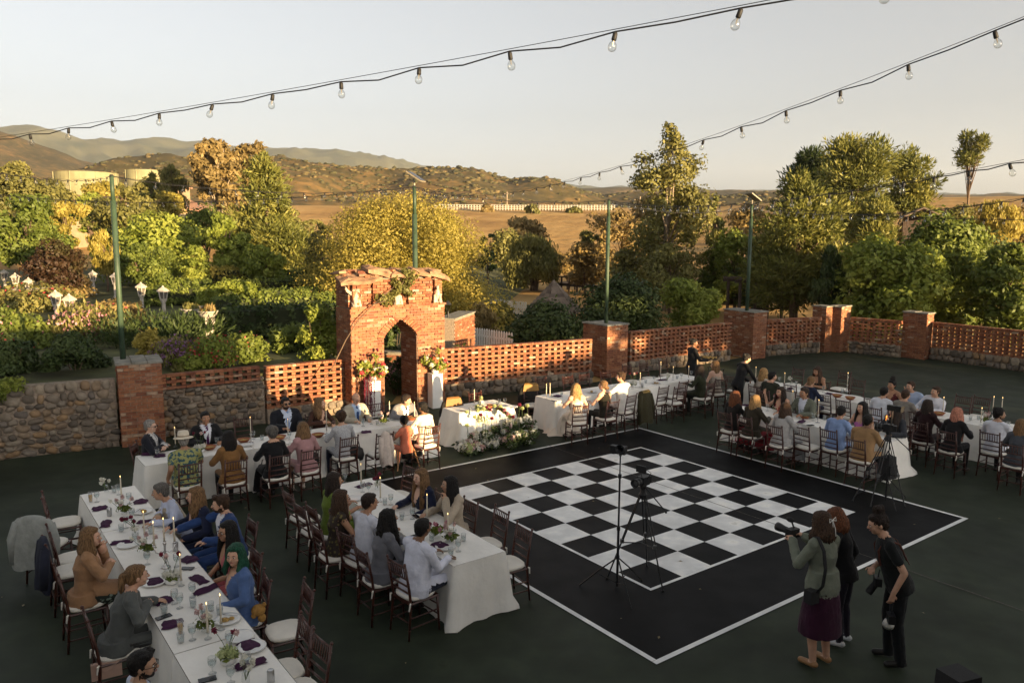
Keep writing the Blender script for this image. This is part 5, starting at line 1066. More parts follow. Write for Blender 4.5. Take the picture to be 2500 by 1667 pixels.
drape('olive_coat', 'olive brown coat on the chair at the head table', 'chair wearing an olive coat', (.04, .035, .016), .75, .46, (.16, .11, .03), seed=5)
drape('white_jacket', 'small cream jacket hung on the corner of a chair', 'empty chair with a white jacket hung on it, by the high chair', (.55, .46, .40), .62, .2, seed=6)
# ================================================================== tableware
GLASS = glass_mat('clear_glass', (.94, .95, .95), .42); IVORY = mat('candle_wax', (.60, .53, .41), .5, .03); SILV = mat('silver', (.55, .54, .52), .25, metal=1); CHINA = mat('china', (.72, .71, .68), .3, .02)
PURP = mat('plum_linen', (.045, .012, .04), .85, .25, 20, .4, 60); TERRA = mat('terracotta_bowl', (.28, .09, .035), .5, .2, 9); FOOD = mat('food', (.40, .25, .08), .8, .5, 40, .8, 60); JUICE = mat('juice', (.62, .36, .10), .2, .1); WATER = glass_mat('water', (.85, .9, .9), .3); BLACKP = mat('phone_black', (.012, .012, .014), .2); ALU = mat('can_metal', (.5, .5, .5), .35, metal=.9); DRIED = mat('wick', (.05, .04, .03), 1)
FLAME = emit_mat('flame', (1.0, .62, .22), 1.2)
LM['whitef'] = leaf_mat('petal_white', [(0, (.62, .60, .50)), (1, (.82, .80, .72))], .3); LM['greenf'] = leaf_mat('petal_green', [(0, (.30, .36, .12)), (1, (.55, .58, .30))], .3); LM['burg'] = leaf_mat('petal_burgundy', [(0, (.09, .01, .025)), (1, (.25, .03, .06))], .3); LM['blush'] = leaf_mat('petal_blush', [(0, (.50, .32, .30)), (1, (.70, .52, .48))], .3); LM['coral'] = leaf_mat('petal_coral', [(0, (.50, .10, .05)), (1, (.66, .30, .16))], .3)
def proto(name, cat, parts):
    t = thing(name, 'x', cat, (0, 0, 0))
    for pn, mb, m, sm in parts: mb.build(pn, m, t, smooth=sm)
    t['used'] = 0; return t
goblet = proto('water_goblet', 'goblet', [('bowl', MB().lathe([(.004, .062), (.022, .066), (.036, .09), (.039, .115), (.036, .155), (.034, .155), (.036, .115), (.033, .092), (.0, .07)], 16, caps=False), GLASS, True), ('stem', MB().lathe([(.036, .0), (.034, .004), (.006, .012), (.005, .035), (.009, .045), (.005, .06)], 12), GLASS, True), ('water', MB().lathe([(.02, .069), (.0335, .09), (.035, .11), (0, .11)], 14, caps=False), WATER, True)])
tumbler = proto('tumbler', 'glass', [('glass', MB().lathe([(.0, .004), (.03, .004), (.036, .10), (.034, .10), (.028, .012), (0, .012)], 14, caps=False), GLASS, True), ('drink', MB().lathe([(.027, .013), (.031, .055), (0, .055)], 12, caps=False), WATER, True)])
flute = proto('juice_glass', 'glass', [('glass', MB().lathe([(.0, .003), (.024, .003), (.030, .15), (.028, .15), (.023, .01), (0, .01)], 14, caps=False), GLASS, True), ('juice', MB().lathe([(.022, .012), (.0265, .105), (0, .105)], 12, caps=False), JUICE, True)])
candle = proto('taper_candle', 'candle', [('taper', MB().lathe([(.0105, .06), (.0095, .20), (.008, .335), (.004, .345), (0, .347)], 9), IVORY, True), ('holder', MB().lathe([(.036, 0), (.034, .008), (.010, .014), (.008, .045), (.017, .058), (.017, .07), (.0, .07)], 12), GLASS, True), ('flame', MB().lathe([(.0, .347), (.0045, .355), (.004, .365), (0, .378)], 6, caps=False), FLAME, True)])
tallcandle = proto('silver_candlestick', 'candlestick', [('taper', MB().lathe([(.0105, .17), (.0095, .33), (.008, .455), (.004, .465), (0, .467)], 9), IVORY, True), ('candlestick', MB().lathe([(.045, 0), (.043, .008), (.015, .02), (.010, .06), (.014, .09), (.009, .12), (.022, .155), (.022, .172), (.0, .172)], 12), SILV, True), ('flame', MB().lathe([(.0, .467), (.0045, .475), (.004, .485), (0, .498)], 6, caps=False), FLAME, True)])
plate = proto('dinner_plate', 'plate', [('plate', MB().lathe([(.0, .003), (.075, .003), (.10, .012), (.132, .018), (.134, .021), (.10, .017), (.075, .008), (0, .008)], 24, caps=False), CHINA, True)])
foodplate = proto('dinner_plate', 'plate', [('plate', MB().lathe([(.0, .003), (.075, .003), (.10, .012), (.132, .018), (.134, .021), (.10, .017), (.075, .008), (0, .008)], 24, caps=False), CHINA, True), ('food', MB().ball((.02, .02, .02), (.05, .035, .022), 9, 5).ball((-.04, -.01, .016), (.03, .03, .016), 8, 4), FOOD, True), ('fork', MB().tube([(-.09, -.05, .02), (.06, -.09, .026)], .004, 5), SILV, True)])
bowl = proto('terracotta_bowl', 'bowl', [('bowl', MB().lathe([(.0, .0), (.06, .0), (.085, .02), (.12, .06), (.124, .064), (.116, .062), (.08, .026), (0, .02)], 20, caps=False), TERRA, True), ('food', MB().ball((0, 0, .035), (.085, .085, .025), 10, 5), FOOD, True)])
can = proto('drink_can', 'can', [('can', MB().lathe([(.026, 0), (.032, .008), (.032, .108), (.026, .118), (.026, .12), (.022, .116), (0, .116)], 16), ALU, True)])
phone = proto('phone', 'phone', [('body', MB().box((0, 0, .005), (.072, .148, .009)), BLACKP, False)])
def napkin_proto(k):
    r = random.Random(k); V = []; F = []; n, m_ = 9, 13; wd, ln = (.11, .24) if k % 2 == 0 else (.16, .17)
    for i in range(n):
        for j in range(m_):
            a, b = i/(n-1)*2-1, j/(m_-1)*2-1; z = .008+.016*(1-a*a)*(1-.3*b*b)+.012*mnoise.noise(Vector((a*2.2, b*2.2, k*3.1)))+(.03*max(0, .5-abs(a)) if k % 3 == 2 else 0)
            V.append((a*wd/2*(1+.12*math.sin(b*4+k)), b*ln/2*(1+.08*math.sin(a*5+k)), max(.003, z if abs(a) < 1 and abs(b) < 1 else .003)))
    for i in range(n-1):
        for j in range(m_-1): F.append((i*m_+j, (i+1)*m_+j, (i+1)*m_+j+1, i*m_+j+1))
    return proto('napkin', 'napkin', [('linen', MB().add(V, F), PURP, True)])
napk = [napkin_proto(k) for k in range(4)]
def flower_proto(kind, seed):
    t = thing('flower_arrangement', 'x', 'flowers', (0, 0, 0)); t['used'] = 0; r = random.Random(seed); g = lambda B, lf, N, s, nm, st='leaf': put(nm, fast_mesh(nm, *leaf_cloud(B, N, s, seed, st)[:2], LM[lf], leaf_cloud(B, N, s, seed, st)[2]), t)
    stems = MB(); blooms = []
    if kind in ('hyd', 'hydg'):
        MB().lathe([(.05, 0), (.075, .02), (.08, .06), (.07, .065), (0, .05)], 16, caps=False).build('bowl', CHINA, t, smooth=True); lf = 'whitef' if kind == 'hyd' else 'greenf'
        g([(-.04, 0, .10, .055, .055, .05, .6), (.045, .02, .105, .06, .055, .05, .4), (0, -.05, .10, .055, .05, .045, .9)], lf, 700, .014, 'hydrangea'); g([(0, 0, .08, .09, .09, .02, .5)], 'green', 60, .03, 'leaves')
        for k in range(3): q = (r.uniform(-.1, .1), r.uniform(-.1, .1), r.uniform(.24, .36)); stems.tube([(0, 0, .08), (q[0]*.4, q[1]*.4, .2), q], .003, 5); blooms.append((q, 'burg' if k else 'blush'))
    elif kind == 'lily':
        MB().lathe([(.03, 0), (.035, .02), (.03, .10), (.024, .11), (0, .1)], 12, caps=False).build('vase', GLASS, t, smooth=True)
        for k in range(5): q = (r.uniform(-.08, .08), r.uniform(-.08, .08), r.uniform(.15, .25)); stems.tube([(0, 0, .03), q], .003, 5); blooms.append((q, 'whitef'))
    elif kind == 'tulip':
        MB().lathe([(.05, 0), (.06, .02), (.06, .07), (0, .06)], 14, caps=False).build('bowl', GLASS, t, smooth=True)
        for k in range(9): q = (r.uniform(-.12, .12), r.uniform(-.12, .12), r.uniform(.13, .22)); stems.tube([(0, 0, .03), q], .003, 5); blooms.append((q, 'pinkf' if k % 3 else 'burg'))
        g([(0, 0, .1, .10, .10, .05, .5)], 'bright', 90, .03, 'leaves')
    elif kind == 'calla':
        MB().lathe([(.035, 0), (.045, .02), (.04, .08), (0, .07)], 14, caps=False).build('vase', GLASS, t, smooth=True)
        for k in range(5): q = (r.uniform(-.12, .12), r.uniform(-.12, .12), r.uniform(.16, .30)); stems.tube([(0, 0, .03), (q[0]*.3, q[1]*.3, .14), q], .0035, 5); blooms.append((q, 'burg'))
        g([(0, 0, .09, .06, .06, .03, .5)], 'whitef', 160, .014, 'filler')
    else:
        MB().lathe([(.03, 0), (.04, .02), (.03, .08), (0, .07)], 12, caps=False).build('vase', GLASS, t, smooth=True)
        for k in range(8): q = (r.uniform(-.12, .12), r.uniform(-.12, .12), r.uniform(.1, .24)); stems.tube([(0, 0, .03), q], .0028, 5); blooms.append((q, 'blush' if k % 2 else 'whitef'))
        g([(0, 0, .09, .09, .09, .04, .5)], 'green', 90, .028, 'leaves')
    stems.build('stems', mat('flower_stem', (.07, .11, .03), .7), t)
    for q, lf in blooms:
        B = [(*q, .022, .022, .025, r.random())]; V, F, tone = leaf_cloud(B, 40, .018, seed+int(q[2]*1000)); put('bloom', fast_mesh('bloom', V, F, LM[lf], tone), t)
    return t
FP = {k: flower_proto(k, 5+i) for i, k in enumerate(('hyd', 'hydg', 'lily', 'tulip', 'calla', 'mixed'))}
PROTO = {'goblet': goblet, 'tumbler': tumbler, 'juice': flute, 'candle': candle, 'tall': tallcandle, 'plate': plate, 'food': foodplate, 'bowl': bowl, 'can': can, 'phone': phone, **FP, **{'nap%d' % k: napk[k] for k in range(4)}}
WORDS = {'goblet': ('stemmed water goblet', 'goblet'), 'tumbler': ('clear tumbler', 'glass'), 'juice': ('tall glass of orange drink', 'glass'), 'candle': ('lit ivory taper candle in glass holder', 'candle'), 'tall': ('lit taper in a silver candlestick', 'candlestick'), 'plate': ('empty white dinner plate', 'plate'), 'food': ('white plate with half eaten food', 'plate'), 'bowl': ('terracotta serving bowl of food', 'bowl'), 'can': ('metal drink can', 'can'), 'phone': ('black phone', 'phone'), 'hyd': ('white hydrangea bowl with dark callas', 'flowers'), 'hydg': ('green hydrangea bowl with dark callas', 'flowers'), 'lily': ('white lilies in glass vase', 'flowers'), 'tulip': ('pink tulips in glass bowl', 'flowers'), 'calla': ('burgundy callas in small vase', 'flowers'), 'mixed': ('blush and white blooms in bud vase', 'flowers'), 'nap': ('plum purple napkin', 'napkin')}
ITEMS = []
def lay(kind, c, x, y, where, rz=None, s=1.0):
    p = at(c, x, y, .766); P = PROTO[kind]; rz = random.uniform(0, 6.3) if rz is None else rz
    if not P['used']: o = P; P['used'] = 1; o.location = p; o.rotation_euler = (0, 0, rz)
    else: o = dup(P, p, rz)
    o.scale = (s,)*3
    wd, cat = WORDS[kind[:3] if kind.startswith('nap') else kind]; tag(o, wd+' '+where, cat, wd+'s '+where); ITEMS.append((o, wd, where))
def setting(where, c, **kw):
    for kind, pts in kw.items():
        for i, (x, y) in enumerate(pts):
            if kind == 'nap': lay('nap%d' % ((i+x) % 4), c, x, y, where, VA+random.uniform(-.5, .5)+(1.57 if i % 2 else 0), 1.15)
            else: lay(kind, c, x, y, where)
setting('on the near long row', 'a', goblet=[(655, 345), (803, 295), (873, 355), (893, 465), (917, 635), (995, 765), (1195, 780), (1300, 985), (1215, 1060), (1300, 1275), (1435, 1500), (1560, 1562), (1672, 1475), (1550, 1325), (850, 520), (1180, 1030)], juice=[(613, 345), (1220, 1235)], tumbler=[(772, 280), (1022, 560), (1110, 1095), (1305, 1055), (1425, 1080), (1485, 1105), (1222, 1295), (820, 545), (1375, 1120)],
        nap=[(675, 390), (715, 495), (830, 620), (950, 345), (1000, 480), (1050, 885), (1095, 1015), (1345, 870), (1390, 940), (1280, 735), (1165, 1170), (1680, 1315), (1690, 1440)], food=[(965, 415), (1535, 1145)], plate=[(865, 640), (1620, 1262), (1700, 1330), (1040, 895)], candle=[(822, 335), (978, 595), (1225, 910), (1405, 1268), (1495, 1205)], can=[(740, 440), (1187, 675), (1830, 1562)], phone=[(1105, 1122), (1400, 1545), (1265, 795)], lily=[(720, 280), (1660, 1568)], mixed=[(840, 430), (995, 700), (1385, 1220)], hyd=[(1165, 895)], hydg=[(1545, 1430)], calla=[(915, 570)])
setting('on the middle row', 'b', plate=[(750, 600), (1350, 930)], nap=[(800, 512), (1310, 915)], candle=[(780, 520), (910, 620), (1225, 745), (1365, 885)], calla=[(890, 540)], tulip=[(1290, 860)], goblet=[(670, 490), (980, 640), (1125, 735), (1435, 955), (830, 560), (790, 555)], tumbler=[(1055, 740), (1385, 985), (1470, 885), (1405, 855), (1255, 885), (940, 640)], phone=[(1150, 720), (1130, 855)], mixed=[(1385, 900)])
setting('on the back row', 'c', goblet=[(452, 728), (940, 628), (1535, 580), (2140, 472), (1240, 575), (1700, 545)], nap=[(390, 705), (470, 715), (2165, 520)], hyd=[(800, 685)], bowl=[(880, 662), (1160, 602), (1455, 577), (1770, 560)], tall=[(1220, 605), (1840, 535)], candle=[(1525, 565), (600, 640)], plate=[(1180, 628), (1060, 650)], tumbler=[(1310, 585)])
setting('at the right end of the back row', 'd', goblet=[(120, 805), (190, 790)], candle=[(340, 745), (545, 750)], mixed=[(290, 792)], plate=[(400, 752)], bowl=[(520, 755)], tumbler=[(240, 800)])
setting('on the sweetheart table', 'd', goblet=[(1287, 632), (1240, 640)], plate=[(1345, 652)], bowl=[(1160, 655)], tumbler=[(1225, 642), (1000, 690)], phone=[(945, 682)], candle=[(1035, 640)])
setting('on the bride end of the head table', 'd', candle=[(1625, 585), (1655, 580)], goblet=[(1670, 592), (1750, 572)], phone=[(1690, 602)], nap=[(1715, 562)], food=[(2000, 530)])
setting('on the far half of the head table', 'e', goblet=[(125, 645), (735, 545), (640, 565), (380, 595)], hyd=[(180, 645)], lily=[(500, 595)], candle=[(245, 645), (560, 580), (708, 575)], tall=[(440, 575)], food=[(400, 612)], tumbler=[(300, 612), (600, 570)], can=[(265, 650)], nap=[(460, 580)])
setting('on the near right row', 'e', hyd=[(1550, 880)], tall=[(1945, 985)], candle=[(1700, 835)], goblet=[(1465, 872), (1790, 925), (1900, 965)], nap=[(1790, 978), (1270, 822)], phone=[(1875, 1012)], bowl=[(1820, 945)], tumbler=[(1620, 890), (2010, 960)])
setting('on the outer right row', 'e', candle=[(1350, 582), (1625, 645)], tall=[(2225, 690)], lily=[(1690, 625)], goblet=[(1580, 605), (1740, 645), (2000, 692), (2180, 722)], bowl=[(2130, 742), (2255, 765)], nap=[(1680, 662), (2060, 712)], food=[(1850, 670)])
setting('at the right end of the outer row', 'f', candle=[(1430, 745), (1760, 845)], tall=[(1860, 790), (1935, 800)], mixed=[(1800, 835)], tumbler=[(2000, 855), (1740, 802), (1670, 805)], bowl=[(1400, 760)])
# silver candelabra with three tapers
p = at('a', 1120, 785, .766); t = thing('candelabra', 'three armed silver candelabra with lit tapers on the near row', 'candelabra', p, .6)
MB().lathe([(.055, 0), (.05, .01), (.018, .03), (.010, .08), (.018, .12), (.010, .16), (.012, .26), (.02, .29), (.02, .31), (0, .31)], 12).build('stand', SILV, t, smooth=True)
mb = MB()
for s in (-1, 1): mb.tube([(0, 0, .2), (s*.05, 0, .17), (s*.10, 0, .2), (s*.11, 0, .27)], [.007, .006, .006, .012], 7); mb.lathe([(.02, .27), (.02, .29), (0, .29)], 10, c=(s*.11, 0, 0))
mb.build('arms', SILV, t, smooth=True)
for x, z in ((0, .31), (-.11, .29), (.11, .29)):
    cdl = MB().lathe([(.0105, 0), (.0095, .13), (.008, .255), (.004, .265), (0, .267)], 9).build('taper', IVORY, t, smooth=True, loc=(x, 0, z)); MB().lathe([(.0, .267), (.0045, .275), (.004, .285), (0, .298)], 6, caps=False).build('flame', FLAME, cdl, smooth=True)
# ================================================================== floral pieces of the ceremony
LEAFB = 'green'
BL = {}
def bloom_me(lf, r, seed):
    k = (lf, round(r, 3), seed)
    if k not in BL:
        V, F, tone = leaf_cloud([(0, 0, 0, r*.8, r*.8, r*.75, .5)], 130, r*.34, seed); BL[k] = fast_mesh('bloom', V, F, LM[lf], tone)
    return BL[k]
t = thing('floor_flowers', 'bank of white and blush hydrangeas on the floor before the sweetheart table', 'flowers', at('d', 1250, 960)); t0 = t.location; g = random.Random(12); Bl = []
for k in range(92):
    x = g.uniform(930, 1525); q = (x-930)/595; y = 1000-q*95+g.uniform(-165, 20)*(.75+.35*q); z = .12+max(0, (960-q*90-y)/150)*(.30+.16*q)
    P = at('d', x, y, z); lf = g.choice(['whitef']*6+['blush']*3+['burg']+['greenf']); rr = g.uniform(.055, .105) if lf != 'burg' else .05
    put('bloom', bloom_me(lf, rr if lf == 'burg' else g.choice((.075, .095, .12)), g.randint(0, 2)), t, loc=P-t0, rot=(g.uniform(-.5, .5), g.uniform(-.5, .5), g.uniform(0, 6)))
    Bl.append((*(P-t0-Vector((0, 0, .05))), .14, .12, .09, .4))
for k in range(26):
    x = g.uniform(1330, 1530); P = at('d', x, 900-(x-1330)*.25+g.uniform(-20, 10), g.uniform(.25, .62)); put('bloom', bloom_me(g.choice(['whitef', 'whitef', 'blush', 'greenf']), g.choice((.06, .08, .10)), g.randint(0, 2)), t, loc=P-t0); Bl.append((*(P-t0-Vector((0, 0, .05))), .12, .12, .12, .4))
V, F, tone = leaf_cloud(Bl, 3000, .05, 88); o = put('greenery', fast_mesh('greenery', V, F, LM['dark'], tone), t)
mb = MB()
for k in range(16):
    x = g.uniform(960, 1500); P = at('d', x, 985-(x-930)/595*100, .1)-t0; top = P+Vector((g.uniform(-.1, .1), g.uniform(-.05, .15), g.uniform(.45, .8))); mb.tube([P, P.lerp(top, .5)+Vector((.02, 0, 0)), top], .004, 5)
    put('bloom', bloom_me('greenf' if k % 3 else 'burg', .05, 0), t, loc=top)
mb.build('stems', mat('flower_stem', (.07, .11, .03), .7), t)
# trailing greens and blooms on the sweetheart table edge
t = thing('table_garland', 'trailing amaranth and white blooms over the sweetheart table front', 'flowers', at('d', 1090, 690, .77)); t0 = t.location
for (x, y, z, lf, r) in ((1090, 620, .86, 'whitef', .10), (1060, 650, .82, 'greenf', .08), (1120, 650, .84, 'whitef', .08), (1250, 655, .80, 'burg', .06), (1285, 670, .79, 'pinkf', .06), (1230, 645, .80, 'blush', .05), (1090, 575, .95, 'greenf', .06), (1310, 700, .74, 'pinkf', .05)):
    put('bloom', bloom_me(lf, r, 1), t, loc=at('d', x, y, z)-t0)
Bg = [(*(at('d', 1060+k*9, 660+abs(k-6)*2, .8)-t0), .03, .05, .05, .6) for k in range(12)]+[(*(at('d', 1055+k*8, 700+k % 3*22, .62)-t0), .025, .025, .10, .7) for k in range(12)]
V, F, tone = leaf_cloud(Bg, 900, .03, 91, 'weep'); put('trailing_greens', fast_mesh('trailing_greens', V, F, LM['greenf'], tone), t)
Bg = [(*(at('d', 1215+k*12, 640+k*9, .79-k*.012)-t0), .05, .05, .04, .6) for k in range(9)]; V, F, tone = leaf_cloud(Bg, 300, .03, 92); put('garland_leaves', fast_mesh('garland_leaves', V, F, LM['olive'], tone), t)
# white pedestals with flowers either side of the arch
PEDW = mat('pedestal_white', (.74, .72, .68), .55, .03, 3)
def pedestal(label, flabel, base, rz, h, tail, seed):
    t = thing('pedestal', label, 'pedestal', base, rz, 'white pedestals at the gate'); mb = MB(); mb.box((0, 0, h/2+.004), (.30, .30, h)); mb.build('plinth', PEDW, t); MB().box((0, 0, h+.006), (.31, .31, .012)).build('top_board', PEDW, t)
    f = thing('pedestal_flowers', flabel, 'flowers', Vector(base)+Vector((0, 0, h+.012)), rz, 'pedestal flower arrangements'); g = random.Random(seed); Bl = []
    MB().lathe([(.07, 0), (.10, .04), (.09, .12), (0, .1)], 12, caps=False).build('vase', CHINA, f, smooth=True)
    for k in range(34):
        a = g.uniform(0, 6.28); el = g.uniform(-.15, 1); rr = g.uniform(.14, .30); P = Vector((rr*math.cos(a)*1.15, rr*math.sin(a), .22+el*.34*math.sqrt(max(0, 1.05-(rr/.32)**2))))
        lf = g.choice(['burg', 'flower', 'coral', 'coral', 'whitef', 'whitef', 'blush', 'greenf']); put('bloom', bloom_me(lf, g.choice((.05, .065, .08)), g.randint(0, 2)), f, loc=P, rot=(g.uniform(-1, 1), g.uniform(-1, 1), 0)); Bl.append((*(P*.85), .10, .10, .08, g.random()))
    V, F, tone = leaf_cloud(Bl+[(-.3, 0, .42, .12, .1, .14, .9), (.1, 0, .6, .08, .08, .14, .8)], 900, .045, seed); put('greenery', fast_mesh('greenery', V, F, LM['bright'], tone), f)
    mb = MB()
    for k in range(5): a = g.uniform(0, 6.28); top = (.22*math.cos(a), .2*math.sin(a), g.uniform(.6, .78)); mb.tube([(0, 0, .1), (top[0]*.5, top[1]*.5, .4), top], .004, 5); put('bloom', bloom_me('burg', .035, 2), f, loc=top)
    mb.build('stems', mat('flower_stem', (.07, .11, .03), .7), f)
    if tail:
        V, F, tone = leaf_cloud([(x, -.17-.04*math.sin(x*30), z, .022, .02, .16, g.random()) for x in (-.26, -.21, -.15, -.09, -.02) for z in np.arange(.1-g.uniform(0, .1), -.85-(.1 if x > -.2 else 0), -.2)], 1800, .026, seed, 'weep'); put('amaranth_tails', fast_mesh('amaranth_tails', V, F, LM['burg'], tone), f)
pedestal('white pedestal right of the arch, in full sun', 'red and cream flowers on the sunlit pedestal', at('g2', 1090, 1372), GA-.06, .92, False, 31)
pedestal('white pedestal left of the arch behind the bald man', 'coral and cream flowers with long trailing red amaranth', at('g2', 562, 1450), GA-.06, .92, True, 32)
# high chair tray etc come with the people; black loudspeaker at the bottom edge
SPK = mat('speaker_black', (.014, .014, .015), .7, .2, 40, .3, 200)
p = at('k1', 2030, 1200, 1.15); t = thing('loudspeaker', 'black loudspeaker on a stand at the bottom right edge', 'loudspeaker', (p.x, p.y, 0), .35)
MB().box((0, 0, .87), (.27, .25, .46), taper=.9).build('cabinet', SPK, t); MB().box((0, -.13, .86), (.22, .012, .40), taper=.92).build('grille', mat('grille', (.03, .03, .03), .8), t); MB().tube([(0, 0, 0.3), (0, 0, .64)], .017, 8).build('pole', IRON, t)
for k in range(3): a = k*2.094; MB().tube([(0, 0, .38), (.34*math.cos(a), .34*math.sin(a), .012)], .011, 6).build('leg', IRON, t)
# ================================================================== people
class Prim:
    """closed primitives with a label per vertex, later fused into one skin by a voxel remesh"""
    def __init__(s): s.mb = MB(); s.lab = []
    def _t(s, n0, lab): s.lab += [lab]*(s.mb.n-n0)
    def cap(s, p0, p1, r0, r1, lab, n=12, flat=1.0):
        n0 = s.mb.n; p0, p1 = Vector(p0), Vector(p1); d = p1-p0; L = max(d.length, 1e-4); u = d/L; pts = []; rs = []
        for a in (90, 60, 30): pts.append(p0-u*r0*math.sin(R_(a))); rs.append(max(r0*math.cos(R_(a)), r0*.04))
        k = max(2, int(L/.035))
        for i in range(k+1): q = i/k; pts.append(p0+d*q); rs.append(r0+(r1-r0)*q)
        for a in (30, 60, 90): pts.append(p1+u*r1*math.sin(R_(a))); rs.append(max(r1*math.cos(R_(a)), r1*.04))
        s.mb.tube(pts, rs, n, flat=flat); s._t(n0, lab)
    def chain(s, pts, rs, lab, n=12):
        for i in range(len(pts)-1): s.cap(pts[i], pts[i+1], rs[i], rs[i+1], lab, n)
    def ell(s, c, r, lab, M=None, n=12, k=8):
        n0 = s.mb.n; s.mb.ball(c, r, n, k, M=M); s._t(n0, lab)
    def loft(s, rings, lab, n=26):
        labs = lab if isinstance(lab, list) else [lab]*len(rings); R2 = []; L2 = []
        for i in range(len(rings)-1):
            (c0, a0, b0, M0), (c1, a1, b1, M1) = rings[i], rings[i+1]; c0, c1 = Vector(c0), Vector(c1); k = max(1, int((c1-c0).length/.03))
            for j in range(k):
                q = j/k; R2.append((c0.lerp(c1, q), a0+(a1-a0)*q, b0+(b1-b0)*q, M0.lerp(M1, q) if M0 != M1 else M0)); L2.append(labs[i] if q < .5 else labs[i+1])
        R2.append(rings[-1]); L2.append(labs[-1]); rings = R2; lab = L2
        """rings: (centre, rx, ry, M3)"""
        n0 = s.mb.n; V = []; F = []
        for c, rx, ry, M in rings:
            for k in range(n):
                a = 2*math.pi*k/n; V.append(Vector(c)+M @ Vector((rx*math.cos(a), ry*math.sin(a), 0)))
        N = len(rings)
        for i in range(N-1):
            for k in range(n): k2 = (k+1) % n; F.append((i*n+k, i*n+k2, (i+1)*n+k2, (i+1)*n+k))
        F += [tuple(range(n-1, -1, -1)), tuple(range((N-1)*n, N*n))]; s.mb.add(V, F)
        labs = lab if isinstance(lab, list) else [lab]*N
        for l in labs: s.lab += [l]*n
QUEUE = []
def queue(prim, voxel, smooth, ratio, done): 
    me = bpy.data.meshes.new('tmp'); me.from_pydata([tuple(v) for v in prim.mb.v], [], prim.mb.f); o = bpy.data.objects.new('tmp', me); COL.objects.link(o)
    m = o.modifiers.new('r', 'REMESH'); m.mode = 'VOXEL'; m.voxel_size = voxel; m.use_smooth_shade = True
    if smooth: s_ = o.modifiers.new('s', 'SMOOTH'); s_.factor = .5; s_.iterations = smooth
    if ratio < 1: d = o.modifiers.new('d', 'DECIMATE'); d.ratio = ratio
    QUEUE.append((o, prim, done))
def flush():
    dg = bpy.context.evaluated_depsgraph_get(); dg.update()
    for o, prim, done in QUEUE:
        me = bpy.data.meshes.new_from_object(o.evaluated_get(dg)); kd = KDTree(len(prim.lab))
        for i, v in enumerate(prim.mb.v): kd.insert(v, i)
        kd.balance(); n = len(me.vertices); co = np.zeros(n*3, np.float32); me.vertices.foreach_get('co', co); co = co.reshape(-1, 3)
        fd = kd.find; lb = prim.lab; vl = [lb[fd(c)[1]] for c in co.tolist()] if len(set(lb)) > 1 else lb[:1]*n; done(me, co, vl)
    for o, _, _ in QUEUE:
        m = o.data; bpy.data.objects.remove(o); bpy.data.meshes.remove(m)
    QUEUE.clear()
SKIN = {'light': (.52, .30, .20), 'fair': (.58, .36, .26), 'tan': (.36, .19, .11), 'brown': (.20, .10, .055), 'olive': (.42, .24, .15)}
HAIRC = {'black': (.010, .008, .007), 'dark': (.022, .013, .009), 'brown': (.05, .026, .014), 'auburn': (.13, .045, .018), 'blonde': (.34, .20, .08), 'dblonde': (.18, .10, .045), 'grey': (.24, .22, .20), 'white': (.42, .38, .33), 'salt': (.11, .10, .09), 'green': (.012, .07, .038), 'pink': (.42, .17, .11)}
def skin_mat(k):
    n = 'skin_'+k
    if n in MATS: return MATS[n]
    m = mat(n, SKIN[k], .5, .08, 25, .15, 120, spec=.35); b = m.node_tree.nodes['Principled BSDF']; b.inputs['Subsurface Weight'].default_value = .12; b.inputs['Subsurface Radius'].default_value = (.012, .005, .003); return m
def hair_mat(k):
    return mat('hair_'+k, HAIRC[k], .55, .75, 60, 1.0, 90, spec=.25, stretch=(1.6, 1.6, .22))
def cloth_mat(col, pat=None):
    n = 'cloth_%03d_%03d_%03d_%s' % (*[int(c*999) for c in col], pat)
    if n in MATS: return MATS[n]
    if pat is None: return mat(n, col, .85, .16, 7, .55, 16, spec=.15, sheen=.1)
    m = mat(n, col, .8, .1, 8, .4, 16); nd, l, b = nodes(m); tc = nd.new('ShaderNodeTexCoord')
    v = nd.new('ShaderNodeTexVoronoi' if pat[0] == 'floral' else 'ShaderNodeTexNoise'); v.inputs['Scale'].default_value = pat[2]; l.new(tc.outputs['Object'], v.inputs['Vector'])
    r = nd.new('ShaderNodeValToRGB'); 
    if pat[0] == 'floral': ramp(r, [(0, pat[1]), (.28, pat[1]), (.40, col)]); l.new(v.outputs['Distance'], r.inputs[0])
    else: v.inputs['Detail'].default_value = 8; ramp(r, [(.44, col), (.53, pat[1])]); l.new(v.outputs['Fac'], r.inputs[0])
    l.new(r.outputs[0], b.inputs['Base Color']); return m
EYE_ME = None
